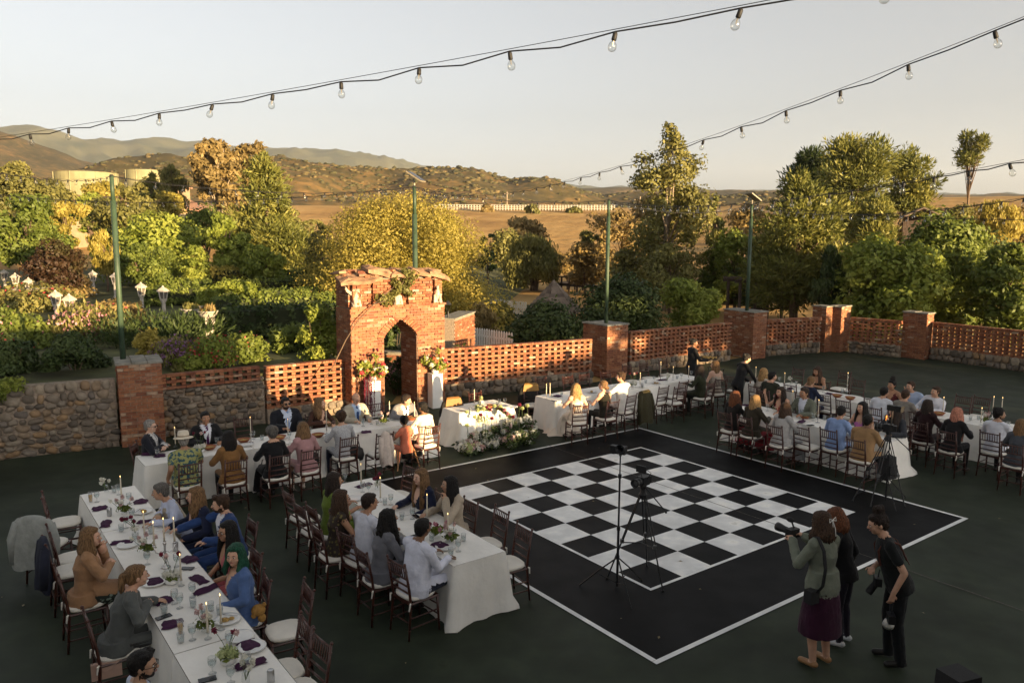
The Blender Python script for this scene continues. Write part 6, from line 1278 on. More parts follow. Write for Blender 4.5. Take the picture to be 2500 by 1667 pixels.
def face_meshes():
    W = mat('eye_white', (.55, .52, .48), .25); I = mat('iris', (.02, .013, .01), .2); e = MB()
    for s in (-1, 1): e.ball((s*.031, .087, .004), (.0135, .0085, .0075), 9, 6, 0); e.ball((s*.031, .0932, .004), (.0062, .003, .0062), 8, 5, 1)
    br = MB(); [br.tube([(s*.016, .0985, .022), (s*.033, .097, .027), (s*.048, .086, .021)], [.0032, .0042, .0022], 6) for s in (-1, 1)]
    li = MB(); li.tube([(-.024, .086, -.052), (-.010, .0965, -.049), (0, .098, -.0505), (.010, .0965, -.049), (.024, .086, -.052)], [.003, .0055, .0055, .0055, .003], 7, flat=.8)
    gl = MB(); 
    for s in (-1, 1):
        gl.tube([(s*.033+.023*math.cos(a), .107-.004*abs(math.cos(a)), .003+.018*math.sin(a)) for a in np.linspace(0, 6.283, 15)], .0022, 5, caps=False); gl.tube([(s*.055, .104, .008), (s*.078, .06, .008), (s*.082, 0, .006)], .0022, 5)
    gl.tube([(-.011, .108, .006), (.011, .108, .006)], .002, 5)
    sg = MB(); [sg.ball((s*.033, .103, .003), (.025, .006, .019), 10, 6) for s in (-1, 1)]; sg.tube([(-.055, .1, .01), (.055, .1, .01)], .0025, 5); [sg.tube([(s*.055, .1, .01), (s*.082, 0, .008)], .0025, 5) for s in (-1, 1)]
    return dict(eyes=e.mesh('eyes', [W, I], True), lips=li.mesh('lips', mat('lip', (.33, .12, .10), .4), True), glasses=gl.mesh('glasses', BLACKP, True), shades=sg.mesh('sunglasses', BLACKP, True), br=br)
FM = face_meshes(); BROW = {}
def brow_mesh(k):
    if k not in BROW: BROW[k] = FM['br'].mesh('eyebrows', hair_mat(k), True)
    return BROW[k]
def hand(P, wrist, dirv, palm_n, s, grip=0.0, lab='skin', side=1):
    """palm, four unequal curled fingers and a thumb from the side of the palm"""
    w_, d = Vector(wrist), Vector(dirv).normalized(); nrm = Vector(palm_n); nrm = (nrm-d*nrm.dot(d)).normalized(); x = d.cross(nrm).normalized()*side
    k = w_+d*.075*s; P.loft([(w_+d*q*s, rx*s, ry*s, Matrix((x, nrm, d)).transposed()) for q, rx, ry in ((-.01, .024, .019), (.02, .033, .017), (.055, .041, .015), (.085, .040, .012))], lab, 10)
    for i, (ox, ln) in enumerate(((-.031, .062), (-.0105, .076), (.0105, .071), (.031, .055))):
        b = k+x*ox*s*1.06+d*.005*s; c1 = .28+grip*.75; c2 = .75+grip*1.2; d1 = (d*math.cos(c1)+nrm*math.sin(c1)).normalized(); d2 = (d*math.cos(c2)+nrm*math.sin(c2)).normalized()
        m_ = b+d1*ln*.52*s; P.cap(b, m_, .0095*s, .0088*s, lab, 7); P.cap(m_, m_+d2*ln*.48*s, .0088*s, .0072*s, lab, 7)
    b = w_+d*.022*s-x*.030*s; t1 = b+(d*.55-x*.75+nrm*.25)*.040*s; P.cap(b, t1, .0125*s, .0105*s, lab, 7); P.cap(t1, t1+(d*.9-x*.15+nrm*.45)*.032*s, .0105*s, .0085*s, lab, 7)
ARMS = {  # elbow, wrist for the +x arm in body space, hand direction, grip (seated)
 'table': ((.27, .13, .80), (.15, .36, .815), (-.35, 1, -.05), .15), 'lap': ((.26, .02, .80), (.10, .26, .70), (-.5, 1, -.3), .2), 'fold': ((.27, .14, .83), (-.02, .27, .86), (-1, .15, 0), .3),
 'chin': ((.24, .26, .80), (.08, .20, 1.04), (-.3, -.1, 1), .8), 'reach': ((.34, .26, .92), (.42, .52, .84), (.2, 1, -.1), .1), 'side': ((.25, -.06, .80), (.27, .10, .60), (0, .4, -1), .2), 'wave': ((.30, .10, .86), (.34, .16, 1.12), (.1, .1, 1), 0), 'across': ((.28, .16, .86), (.02, .34, .82), (-.9, .5, 0), .2)}
STAND = {'hang': ((.24, -.03, 1.12), (.25, .06, .88), (0, .15, -1), .25), 'camera': ((.25, .12, 1.15), (.10, .34, 1.30), (-.3, .8, .4), .8), 'tray': ((.25, .10, 1.12), (.20, .38, 1.10), (0, 1, .05), .5), 'serve': ((.25, .25, 1.08), (.15, .45, .92), (-.1, 1, -.3), .4), 'clasp': ((.27, .06, 1.08), (.03, .22, 1.04), (-.9, .3, .1), .5)}
PEOPLE = []
def short(l):
    w_ = l.split(','); w_ = w_[0].split(' '); return ' '.join(w_[:9])
def person(label, pos, face, sex='f', top=(.5, .5, .5), bottom=(.05, .05, .06), skin='light', hair='brown', style='short', arms=('table', 'table'), lean=6, turn=0, nod=0, sit=True, size=1.0, wide=1.0, suit=None, tie=None, sleeve='long', neck='crew', skirt=False, pat=None, bpat=None, beard=False, glasses=None, vest=None, hat=None, near=False, chairlab=None, chair_on=True, roll=0, shoe=(.02, .018, .016), twist=0, hide_face=False, legs=None, band=None):
    s = size; W = wide*(1.06 if sex == 'm' else .95); P = Prim(); pz = .555 if sit else .93
    tw = Matrix.Rotation(R_(twist), 3, 'Z'); LN = Matrix.Rotation(R_(-lean), 3, 'X'); RL = Matrix.Rotation(R_(roll), 3, 'Y'); M = tw @ LN @ RL; pel = Vector((0, 0, pz))
    up = lambda x, y, t: pel+M @ Vector((x, y, t))
    fat = .016 if suit or sleeve == 'coat' else .004
    sk, tp, bt = 'skin', 'top', 'bottom'
    # torso
    ch = .018 if sex == 'f' else 0
    T = [(-.10, .168, .125), (.0, .178, .130), (.10, .158 if sex == 'm' else .146, .115), (.20, .155 if sex == 'm' else .135, .110), (.32, .170 if sex == 'm' else .150, .118+ch), (.42, .178 if sex == 'm' else .155, .108), (.475, .150 if sex == 'm' else .13, .085), (.515, .085, .065)]
    up_lab = [tp]*8
    if neck == 'strapless': up_lab = [tp]*5+[sk]*3
    P.loft([(up(0, .012*math.sin(t*5), t), (rx+fat)*W, (ry+fat)*(W if t < .25 else 1), M) for t, rx, ry in T], up_lab)
    if sex == 'f': 
        for q in (-1, 1): P.ell(up(q*.066, .085, .335), (.062, .055, .06), tp if neck != 'strapless' else tp)
    for q in (-1, 1): P.cap(up(q*.05, -.01, .50), up(q*(.168 if sex == 'm' else .148)*W, -.01, .455), .05+fat, .058+fat, tp if neck not in ('strapless', 'tank') else sk)
    # neck and head
    HR = Matrix.Rotation(R_(turn), 3, 'Z') @ Matrix.Rotation(R_(-nod), 3, 'X') @ Matrix.Rotation(R_(roll*.5), 3, 'Y'); hc = up(0, .028, .665)
    P.cap(up(0, -.008, .48), hc+Vector((0, -.012, -.06)), .052, .048, sk); hp = lambda x, y, z: hc+HR @ Vector((x, y, z))
    P.ell(hp(0, -.008, .022), (.076, .094, .092), sk, HR, 16, 12); P.ell(hp(0, .022, -.042), (.060, .068, .068), 'beard' if beard else sk, HR, 14, 10); P.ell(hp(0, .052, -.078), (.034, .034, .026), 'beard' if beard else sk, HR); P.ell(hp(0, .062, .012), (.060, .034, .045), sk, HR)
    P.cap(hp(0, .092, .012), hp(0, .112, -.018), .008, .0125, sk, 7); P.ell(hp(0, .106, -.022), (.0165, .013, .010), sk, HR, 8, 6)
    for q in (-1, 1): P.ell(hp(q*.078, -.004, -.006), (.010, .02, .031), sk, HR, 8, 6); P.ell(hp(q*.042, .06, -.028), (.026, .026, .028), 'skin', HR, 8, 6)
    # arms
    S = ARMS if sit else STAND; sl = {'long': 2, 'coat': 2, 'short': .55, 'none': 0, 'half': 1.0}[sleeve]
    for q, nm in ((1, arms[0]), (-1, arms[1])):
        el, wr, hd, gr = nm if isinstance(nm, tuple) else S[nm]
        sh = up(q*(.172 if sex == 'm' else .150)*W, -.01, .445); a = M if isinstance(nm, tuple) and len(nm) > 4 else tw
        el = a @ Vector((el[0]*q, el[1]+lean*.0035*(.45), el[2])); wr = a @ Vector((wr[0]*q, wr[1]+lean*.002, wr[2]))
        r0, r1, r2 = ((.054, .045, .031) if sex == 'm' else (.045, .037, .026)); f_ = fat+.004
        if sl >= 2: P.chain([sh, el, wr], [r0+f_, r1+f_, r2+f_+.006], tp)
        elif sl == 0: P.chain([sh, el, wr], [r0, r1, r2], sk)
        else:
            mid = sh.lerp(el, min(1, sl)); P.chain([sh.lerp(el, min(1, sl)+.22), el, wr], [r1+.004, r1, r2], sk); P.cap(sh, mid, r0+.014, r1+.018, tp, 20)
        hd = a @ Vector((hd[0]*q, hd[1], hd[2])); hand(P, wr, hd, Vector((0, 0, -1)) if abs(hd.z) < .8 else a @ Vector((-q, .3, 0)), 1.0 if sex == 'm' else .92, gr, sk, q)
    # legs
    if sit:
        for q in (-1, 1):
            hip = Vector((q*.085*W, .01, .545)); kn = Vector((q*.10, .43, .545)); an = Vector((q*.10, .44, .09)); 
            if legs == 'back': an = Vector((q*.09, .24, .10))
            l1 = bt; l2 = sk if skirt == 'knee' else bt
            P.cap(hip, kn, .085*W, .062, l1); P.chain([kn, kn.lerp(an, .4), an], [.060, .055, .040], l2)
            P.cap(an+Vector((0, -.03, -.045)), an+Vector((q*.01, .13, -.062)), .036, .030, 'shoe'); P.cap(an, an+Vector((0, .02, -.04)), .04, .036, 'shoe')
        if skirt == 'long': P.loft([(Vector((0, .10, .56)), .19, .20, Matrix.Rotation(R_(-70), 3, 'X')), (Vector((0, .40, .54)), .20, .09, Matrix.Rotation(R_(-60), 3, 'X')), (Vector((0, .49, .40)), .20, .08, Matrix.Rotation(R_(-8), 3, 'X') @ Matrix.Rotation(math.pi, 3, 'X')), (Vector((0, .48, .12)), .24, .12, Matrix.Rotation(math.pi, 3, 'X'))], bt)
        if sleeve == 'coat': 
            P.loft([(pel+Vector((0, -.02, .06)), .20*W, .15, Matrix.Identity(3)), (Vector((0, .0, .50)), .23*W, .19, Matrix.Identity(3)), (Vector((0, -.02, .47)), .22*W, .18, Matrix.Identity(3))], tp)
    else:
        stn = legs or 0
        for q in (-1, 1):
            hip = Vector((q*.09*W, 0, .90)); kn = Vector((q*.10, .03+stn*q*.06, .50)); an = Vector((q*.105, -.02+stn*q*.13, .09)); wl = 1.25 if skirt == 'wide' else 1
            P.cap(hip, kn, .088*W, .062*wl, bt if skirt != 'knee' else sk); P.chain([kn, kn.lerp(an, .4), an+Vector((0, 0, -.03 if skirt == 'wide' else 0))], [.058*wl, .055*wl, .038*wl*wl], bt if skirt != 'knee' else sk)
            P.cap(an+Vector((0, -.03, -.045)), an+Vector((q*.02, .14, -.062)), .038, .034, 'shoe')
        if skirt == 'knee': P.loft([(pel+Vector((0, 0, .08)), .15*W, .12, Matrix.Identity(3)), (pel+Vector((0, 0, -.10)), .20*W, .165, Matrix.Identity(3)), (Vector((0, 0, .55)), .235*W, .20, Matrix.Identity(3)), (Vector((0, 0, .38)), .25*W, .215, Matrix.Identity(3))][::-1], bt)
        if sleeve == 'coat': P.loft([(pel+Vector((0, 0, .16)), .175*W, .135, Matrix.Identity(3)), (pel+Vector((0, 0, .0)), .205*W, .165, Matrix.Identity(3)), (pel+Vector((0, 0, -.07)), .205*W, .165, Matrix.Identity(3))][::-1], tp)
    root = thing('person', label, 'person', (pos[0], pos[1], 0.006), R_(face-90), 'wedding guests and staff'); root.scale = (s, s, s)
    mats = [skin_mat(skin), cloth_mat(top, pat), cloth_mat(bottom, bpat), mat('shoe_%d' % int(shoe[0]*1000), shoe, .4, .1), hair_mat('dark' if hair not in HAIRC else hair), cloth_mat(suit if isinstance(suit, tuple) else (.62, .62, .62)), cloth_mat(tie or (.03, .04, .12)), cloth_mat(vest or (.4, .35, .28))]
    IDX = {'skin': 0, 'top': 1, 'bottom': 2, 'shoe': 3, 'beard': 4, 'shirt': 5, 'tie': 6, 'vest': 7}; Mi = M.inverted()
    def done(me, co, vl):
        for m_ in mats: me.materials.append(m_)
        out = list(vl); arr = np.array(Mi)
        loc = (co-np.array(pel)) @ arr.T; LOC = loc.tolist()
        for i, l in enumerate(vl):
            if l == 'top':
                x, y, t = LOC[i]; ax = abs(x)
                if t > .5 and neck == 'crew' and ax < .09: out[i] = 'skin' if t > .525 else l
                if neck in ('v', 'tank') and y > 0 and t > .30 and ax < .012+(t-.30)*.42: out[i] = 'skin'
                if suit and y > .02 and ax < .014+max(0, t-.10)*.19 and t > .10 and ax < .11:
                    out[i] = 'tie' if (tie and ax < .021+(.012 if t < .2 else 0)) else 'shirt'
                if vest and ax < .135 and -.1 < t < .47 and not (y > 0 and t > .3 and ax < (t-.3)*.3): out[i] = 'vest'
        for i, l in enumerate(out):
            if l == 'bottom' and loc[i][2] > .035 and sit: out[i] = 'top' if not vest else 'vest'
        nr = np.zeros(len(co)*3, np.float32); me.vertex_normals.foreach_get('vector', nr); N_ = mnoise.noise; a_ = .011 if (suit or sleeve == 'coat') else .008; sd = len(label)*1.7
        dsp = np.array([0 if l in ('skin', 'beard', 'shoe') else a_*(abs(N_((x*9+sd, y*9, z*15+.5*x)))*1.2-.35+.35*N_((x*26, y*26, z*34+sd))) for l, (x, y, z) in zip(out, co.tolist())], np.float32)
        me.vertices.foreach_set('co', (co+nr.reshape(-1, 3)*dsp[:, None]).ravel()); me.update()
        ix = np.array([IDX[l] for l in out]); ls = np.zeros(len(me.polygons), np.int32); me.polygons.foreach_get('loop_start', ls); lv = np.zeros(len(me.loops), np.int32); me.loops.foreach_get('vertex_index', lv)
        A = ix[lv[ls]]; B_ = ix[lv[ls+1]]; C_ = ix[lv[ls+2]]; pi = np.where(B_ == C_, B_, A).tolist()
        me.polygons.foreach_set('material_index', pi); me.polygons.foreach_set('use_smooth', [True]*len(pi)); me.name = 'body'; put('body', me, root)
    queue(P, .0085 if near else .0125, 2 if near else 1, .24 if near else .24, done)
    # hair
    H = Prim(); g = random.Random(label); sty = style
    if sty != 'bald':
        if hat: pass
        H.ell(hp(0, -.022, .040), (.086, .098, .090), 'h', HR, 16, 10); H.ell(hp(0, .018, .082), (.066, .066, .036), 'h', HR)
        H.ell(hp(0, -.055, -.005), (.074, .058, .080), 'h', HR)
        if sty in ('short', 'quiff', 'curlyshort'):
            for q in (-1, 1): H.ell(hp(q*.070, -.012, .020), (.016, .045, .045), 'h', HR)
            if sty == 'quiff': [H.ell(hp(g.uniform(-.05, .05), g.uniform(.0, .07), .10+g.uniform(-.01, .012)), (.028, .032, .022), 'h', HR) for _ in range(8)]
            if sty == 'curlyshort': [H.ell(hp(.085*math.sin(a)*math.cos(b), -.02-.09*math.cos(a)*.9, .05+.075*math.sin(b)), (.028, .028, .026), 'h', HR, 7, 5) for a in np.linspace(-2, 2, 9) for b in np.linspace(-.6, 1.4, 5)]
        L = {'long': .40, 'xlong': .52, 'bob': .15, 'wavy': .36, 'curly': .40, 'lob': .27}.get(sty, 0)
        if L:
            nl = 15
            for i in range(nl):
                a = R_(-122+244*i/(nl-1)); x0, y0 = .080*math.sin(a), -.088*math.cos(a)+.0
                top_ = hp(x0*.85, y0*.9-.01, .06); mid = hp(x0*1.16, y0*1.08-.012, -.07); Lk = L*g.uniform(.85, 1.08)
                wv = lambda q: Vector((g.uniform(-1, 1), g.uniform(-.6, .6), 0))*(.022 if sty in ('wavy', 'curly') else .007)
                dn = mid+Vector((x0*.25, -.012+(.035 if abs(a) > 1.5 else 0), -Lk*.5))+wv(0); en = dn+Vector((-x0*.1, .0, -Lk*.42))+wv(1)
                rr = .031 if sty != 'curly' else .036; H.chain([top_, mid, dn, en], [rr*.8, rr, rr*.95, rr*.35], 'h', 7)
                if sty == 'curly':
                    for q in np.linspace(.1, 1, 7): c = mid.lerp(en, q); H.ell(c+Vector((g.uniform(-.03, .03), g.uniform(-.03, .03), 0)), (.026, .026, .024), 'h', None, 7, 5)
        if sty in ('bun', 'topbun', 'pony', 'lowbun'):
            for q in (-1, 1): H.ell(hp(q*.066, -.02, .015), (.018, .05, .06), 'h', HR)
            if sty == 'topbun': [H.ell(hp(g.uniform(-.03, .03), -.045+g.uniform(-.03, .03), .150+g.uniform(-.02, .03)), (.04, .04, .036), 'h', HR, 8, 6) for _ in range(6)]; H.cap(hp(0, -.04, .10), hp(0, -.045, .15), .04, .04, 'h')
            elif sty == 'pony': H.chain([hp(0, -.09, .05), hp(0, -.135, .03), hp(0, -.15, -.08), hp(.01, -.13, -.22)], [.028, .032, .034, .012], 'h')
            elif sty == 'bun': H.ell(hp(0, -.115, .06), (.05, .042, .048), 'h', HR)
            else: H.ell(hp(0, -.11, -.05), (.055, .045, .045), 'h', HR)
        def hdone(me, co, vl):
            me.materials.append(hair_mat(hair if hair != 'green' else 'green')); n = len(me.vertices); amp = .009 if sty in ('curly', 'curlyshort', 'wavy', 'topbun') else .0055
            nr = np.zeros(n*3, np.float32); me.vertex_normals.foreach_get('vector', nr); zs = 60 if amp > .004 else 9; N_ = mnoise.noise
            dsp = np.array([N_((x*75, y*75, z*zs))+.6*N_((x*130, y*130, z*zs*1.6)) for x, y, z in co.tolist()], np.float32)*amp; me.vertices.foreach_set('co', (co+nr.reshape(-1, 3)*dsp[:, None]).ravel()); me.update()
            me.polygons.foreach_set('use_smooth', [True]*len(me.polygons)); me.name = 'hair'; put('hair', me, root)
        queue(H, .008 if near else .011, 1, .4 if near else .36, hdone)
    HM = Matrix.Translation(hc) @ HR.to_4x4()
    put('eyes', FM['eyes'], root, mtx=HM); put('eyebrows', brow_mesh(hair if hair in HAIRC and hair not in ('green', 'pink') else 'brown'), root, mtx=HM)
    if not beard or 1: put('lips', FM['lips'], root, mtx=HM)
    if glasses: put(glasses if glasses == 'glasses' else 'sunglasses', FM['glasses' if glasses == 'glasses' else 'shades'], root, mtx=HM)
    if hat:
        hm = mat('straw_hat', (.60, .53, .42), .9, .08, 30, .3, 120); o = MB().lathe([(.155, .045), (.158, .052), (.10, .062), (.092, .075), (.090, .13), (.075, .165), (.04, .160), (.0, .150)], 24, sy=1.12).build('hat', hm, root, smooth=True, mtx=HM @ Matrix.Rotation(R_(-6), 4, 'X') @ Matrix.Translation((0, -.01, 0)))
        MB().lathe([(.0945, .068), (.0935, .095)], 24, sy=1.12, caps=False).build('hat_band', mat('hat_band', (.30, .24, .17), .8), o, smooth=True)
    PEOPLE.append((short(label), Vector((pos[0], pos[1], 0))))
    if chair_on and sit: chair((pos[0], pos[1]), face, 'dark wood chair under the '+(chairlab or short(label)))
    return root, HM
def seat_at(c, x, y, face, z=1.20, fwd=.06):
    p = at(c, x, y, z); f = Vector((math.cos(R_(face)), math.sin(R_(face)), 0)); return p-f*fwd
def guest(label, c, x, y, face, z=1.215, lean=6, **k):
    fwd = .028+.66*math.sin(R_(lean)); zz = .56+.66*math.cos(R_(lean)); k.setdefault('size', 1.0)
    return person(label, seat_at(c, x, y, face+k.get('twist', 0)*.8, zz*k['size'], fwd*k['size']), face, lean=lean, **k)
NAVY, BLACK, WHITE = (.012, .016, .04), (.010, .010, .011), (.62, .63, .68)
# ---- near row, far side (facing left towards the table)
guest('man in sand vest and pale blue shirt leaning on the table', 'a', 1085, 275, FB, sex='m', top=(.48, .52, .66), vest=(.34, .29, .22), bottom=(.25, .21, .16), skin='olive', hair='salt', style='short', arms=('fold', 'table'), lean=20, turn=-18, nod=8, near=True, wide=1.08)
guest('woman in navy blazer with wavy light brown hair, beside the vest man', 'a', 1320, 305, FB, top=NAVY, bottom=(.05, .09, .2), hair='dblonde', style='lob', arms=('table', 'lap'), turn=-10, near=True, sleeve='coat', neck='v')
guest('bearded man in bright blue suit with open white shirt', 'a', 1490, 360, FB, sex='m', top=(.022, .05, .15), bottom=(.022, .05, .15), suit=(.62, .62, .66), skin='light', hair='brown', style='quiff', beard=True, arms=('reach', 'table'), turn=-14, nod=4, lean=10, near=True, wide=1.06)
guest('woman with long black hair, glasses and floral dress', 'a', 1535, 545, FB, top=(.45, .12, .13), bottom=(.5, .2, .2), bpat=('floral', (.6, .45, .42), 18), hair='black', style='long', sleeve='none', neck='tank', skin='tan', arms=('lap', 'lap'), turn=14, near=True, glasses='glasses', lean=4)
guest('person with green dyed hair in oversized blue blazer', 'a', 1590, 705, FB-8, top=(.07, .12, .26), bottom=(.10, .14, .10), bpat=('floral', (.45, .36, .10), 14), hair='green', style='bob', sleeve='coat', neck='v', arms=('side', 'lap'), turn=52, near=True, skirt='long', lean=3, wide=1.06)
# ---- near row, left side (facing right)
guest('woman in long tan cardigan holding her arms folded', 'a', 612, 585, FU, top=(.30, .165, .085), bottom=(.02, .025, .02), bpat=('floral', (.2, .25, .2), 20), hair='dblonde', style='bob', sleeve='coat', neck='v', arms=('fold', 'chin'), turn=-30, near=True, lean=6, skirt='long')
guest('blonde woman with ponytail in grey blazer leaning on the table', 'a', 925, 845, FU, top=(.085, .09, .085), bottom=(.03, .03, .03), hair='dblonde', style='pony', sleeve='coat', arms=('fold', 'table'), turn=-4, near=True, lean=17)
guest('dark haired bearded man with glasses at the bottom edge', 'a', 965, 1450, FU-4, sex='m', top=(.40, .45, .55), bottom=BLACK, hair='black', style='quiff', beard=True, glasses='glasses', arms=('lap', 'lap'), turn=-22, near=True, lean=4, skin='olive')
# ---- middle table
guest('woman in moss green wrap with long dark hair', 'b', 600, 480, FU, top=(.12, .17, .025), bottom=(.12, .17, .025), hair='dark', style='xlong', skin='tan', arms=('table', 'table'), turn=-20, sleeve='half', near=True)
guest('woman with long brown hair and dark floral dress, seen from behind', 'b', 645, 600, FU, top=(.03, .02, .015), pat=('floral', (.12, .10, .03), 22), bottom=(.03, .02, .015), hair='brown', style='xlong', skin='tan', sleeve='none', arms=('table', 'chin'), turn=-14, near=True, skirt='long')
guest('young man in white shirt with short dark hair at the middle table', 'b', 838, 625, FU+10, sex='m', top=(.60, .61, .68), bottom=BLACK, hair='dark', style='short', skin='tan', arms=('table', 'table'), turn=-18, near=True, lean=9)
guest('woman with very long curly black hair in grey blazer', 'b', 965, 735, FU, top=(.13, .13, .145), bottom=(.10, .12, .08), hair='black', style='curly', sleeve='coat', skin='olive', arms=('table', 'table'), turn=-6, near=True, lean=8)
guest('broad man in white shirt with short black hair, back turned', 'b', 1195, 800, FU+6, sex='m', top=(.62, .63, .72), bottom=(.012, .014, .03), hair='black', style='short', skin='brown', arms=('table', 'table'), turn=14, near=True, lean=8, wide=1.2)
guest('blonde woman with long hair in navy blazer holding a glass', 'b', 1180, 455, FB, top=NAVY, bottom=NAVY, hair='dblonde', style='xlong', sleeve='coat', neck='v', skin='fair', arms=('table', 'lap'), turn=8, near=True)
guest('dark haired woman in cream jacket touching her mouth', 'b', 1375, 505, FB, top=(.40, .33, .25), bottom=(.40, .33, .25), hair='black', style='long', skin='olive', arms=('table', 'chin'), turn=-16, near=True, sleeve='coat')
# ---- back row
guest('grey haired man in dark suit and sunglasses at the left end, arms folded', 'c', 395, 475, FNV+62, sex='m', top=(.014, .015, .022), bottom=BLACK, suit=(.5, .5, .5), tie=(.2, .2, .2), hair='grey', style='short', skin='fair', glasses='shades', arms=('fold', 'fold'), lean=2, turn=-12)
guest('man in black suit with purple tie facing the camera', 'c', 845, 405, FNV, sex='m', top=BLACK, bottom=BLACK, suit=WHITE, tie=(.06, .01, .06), hair='black', style='short', skin='tan', arms=('table', 'table'), lean=4, turn=-6)
guest('heavy man in dark suit with sky blue tie and sunglasses', 'c', 1505, 285, FNV, sex='m', top=(.012, .013, .018), bottom=BLACK, suit=(.48, .54, .66), tie=(.16, .25, .48), hair='black', style='short', skin='tan', glasses='shades', beard=True, arms=('table', 'table'), wide=1.2, size=1.04)
guest('woman with fair hair in dark brown dress looking right', 'c', 1785, 285, FNV, top=(.05, .022, .015), bottom=(.05, .022, .015), hair='dblonde', style='lob', skin='light', arms=('fold', 'table'), turn=48, neck='v')
guest('bald man in beige suit with blue tie looking down', 'c', 2080, 245, FNV, sex='m', top=(.36, .32, .25), bottom=(.36, .32, .25), suit=(.36, .46, .62), tie=(.02, .05, .16), hair='grey', style='bald', glasses='glasses', arms=('table', 'table'), nod=22, turn=6)
guest('boy with dark hair in grey suit leaning over the table', 'd', 478, 592, FNV, sex='m', top=(.17, .165, .17), bottom=(.1, .1, .1), suit=(.62, .62, .62), tie=(.03, .03, .05), hair='dark', style='quiff', skin='light', arms=('table', 'table'), turn=45, lean=24, nod=12)
guest('man in white brimmed hat and blue leaf print shirt, seen from behind', 'c', 665, 590, FV, sex='m', top=(.025, .075, .10), pat=('leaf', (.30, .30, .11), 20), bottom=(.42, .35, .25), hair='grey', style='short', hat=True, sleeve='short', skin='tan', arms=('table', 'side'), wide=1.1, turn=-10)
guest('woman in brown coat with short black hair, seen from behind', 'c', 1035, 565, FV, top=(.20, .10, .035), bottom=BLACK, hair='black', style='lob', sleeve='coat', arms=('table', 'table'), wide=1.05, nod=12)
guest('grey haired woman in black with a black bag on her chair', 'c', 1390, 530, FV, top=BLACK, bottom=BLACK, hair='salt', style='curlyshort', sleeve='coat', arms=('table', 'table'), skirt='long')
guest('woman with curled blonde hair in dusty pink jacket', 'c', 1645, 490, FV, top=(.38, .21, .21), bottom=(.4, .22, .22), hair='dblonde', style='bob', sleeve='coat', arms=('table', 'table'), skirt='knee', shoe=(.45, .38, .33))
guest('person with short auburn hair in grey marled sweater', 'c', 1955, 400, FV, top=(.30, .30, .31), pat=('leaf', (.42, .42, .43), 60), bottom=(.012, .015, .03), hair='brown', style='curlyshort', glasses='glasses', arms=('table', 'table'), turn=-14, wide=1.1)
guest('small child with black curls in coral shirt on the high chair', 'd', 455, 765, FV+10, top=(.55, .16, .09), bottom=(.5, .2, .14), hair='black', style='curlyshort', skin='brown', sleeve='short', arms=('table', 'table'), size=.82, chair_on=False)
guest('woman with pinned black hair in white blouse and black trousers', 'd', 608, 655, FV+4, top=(.60, .56, .46), bottom=BLACK, hair='black', style='lowbun', skin='brown', arms=('table', 'table'), turn=20, skirt='long')
# ---- head table
guest('bride with long golden curls in off shoulder ivory gown', 'd', 1868, 500, FV-22, top=(.66, .58, .48), bottom=(.66, .58, .48), hair='blonde', style='curly', neck='strapless', sleeve='none', skin='fair', arms=('lap', 'table'), turn=-10, skirt='long', near=True)
guest('woman with fair bun in black top beside the bride', 'd', 2090, 475, FV, top=(.02, .018, .012), bottom=BLACK, hair='dblonde', style='lowbun', skin='fair', sleeve='none', neck='tank', arms=('table', 'table'), turn=24)
guest('man in sunlit white shirt stretching an arm to the left', 'd', 2235, 405, FV+6, sex='m', top=(.68, .66, .62), bottom=BLACK, hair='brown', style='quiff', skin='light', arms=('table', ((.40, -.02, .95), (.62, .12, .84), (1, .3, -.1), .3)), turn=40, near=True, size=1.06)
guest('woman with long dark hair in black green dress, seen from behind', 'e', 815, 475, FV+10, top=(.022, .025, .012), bottom=(.012, .014, .010), hair='dark', style='xlong', skin='olive', arms=('table', 'table'), skirt='long', turn=-10)
guest('young blonde woman in sage green dress turning back', 'e', 962, 440, FV-20, top=(.40, .34, .28), bottom=(.26, .32, .25), hair='dblonde', style='long', sleeve='none', neck='strapless', skin='fair', arms=('table', 'lap'), turn=50, skirt='long')
# ---- near right row
guest('woman with sunlit curly auburn hair in black', 'e', 1160, 735, FU, top=(.016, .014, .013), bottom=(.25, .02, .03), hair='auburn', style='curly', arms=('table', 'table'), skirt='long', turn=-14)
guest('woman with sunlit straight golden hair in dark olive jacket', 'e', 1352, 775, FU, top=(.035, .028, .018), bottom=(.22, .02, .03), hair='blonde', style='xlong', sleeve='coat', arms=('table', 'table'), skirt='long', turn=-8)
guest('laughing woman with dark hair in red dress', 'e', 1590, 695, FB, top=(.24, .015, .02), bottom=(.24, .015, .02), hair='dark', style='long', skin='light', sleeve='none', neck='tank', arms=('wave', 'table'), turn=-4)
guest('woman with brown hair in pale grey cardigan, back turned', 'e', 1640, 850, FU, top=(.36, .35, .34), bottom=(.3, .3, .3), hair='brown', style='lob', sleeve='coat', arms=('table', 'table'), skirt='long')
guest('smiling man in sage grey suit with pocket square', 'e', 1815, 705, FB, sex='m', top=(.13, .14, .105), bottom=(.13, .14, .105), suit=(.55, .58, .66), hair='dark', style='quiff', skin='tan', arms=('table', 'table'), turn=-8, size=1.03)
guest('man in light blue shirt with black hair, back turned', 'e', 2172, 885, FU, sex='m', top=(.22, .31, .52), bottom=(.012, .014, .03), hair='black', style='short', skin='olive', arms=('table', 'table'), nod=20, lean=12, turn=10)
guest('woman with dark wavy hair in pink off shoulder dress', 'f', 730, 695, FB, top=(.50, .16, .42), bottom=(.5, .16, .42), hair='black', style='long', neck='strapless', sleeve='none', skin='light', arms=('table', 'table'), turn=-10, wide=1.12)
guest('man in tan shirt and black cap, back turned', 'f', 782, 810, FU, sex='m', top=(.30, .18, .085), bottom=(.03, .03, .03), hair='black', style='short', skin='brown', arms=('table', 'table'), wide=1.15, lean=9)
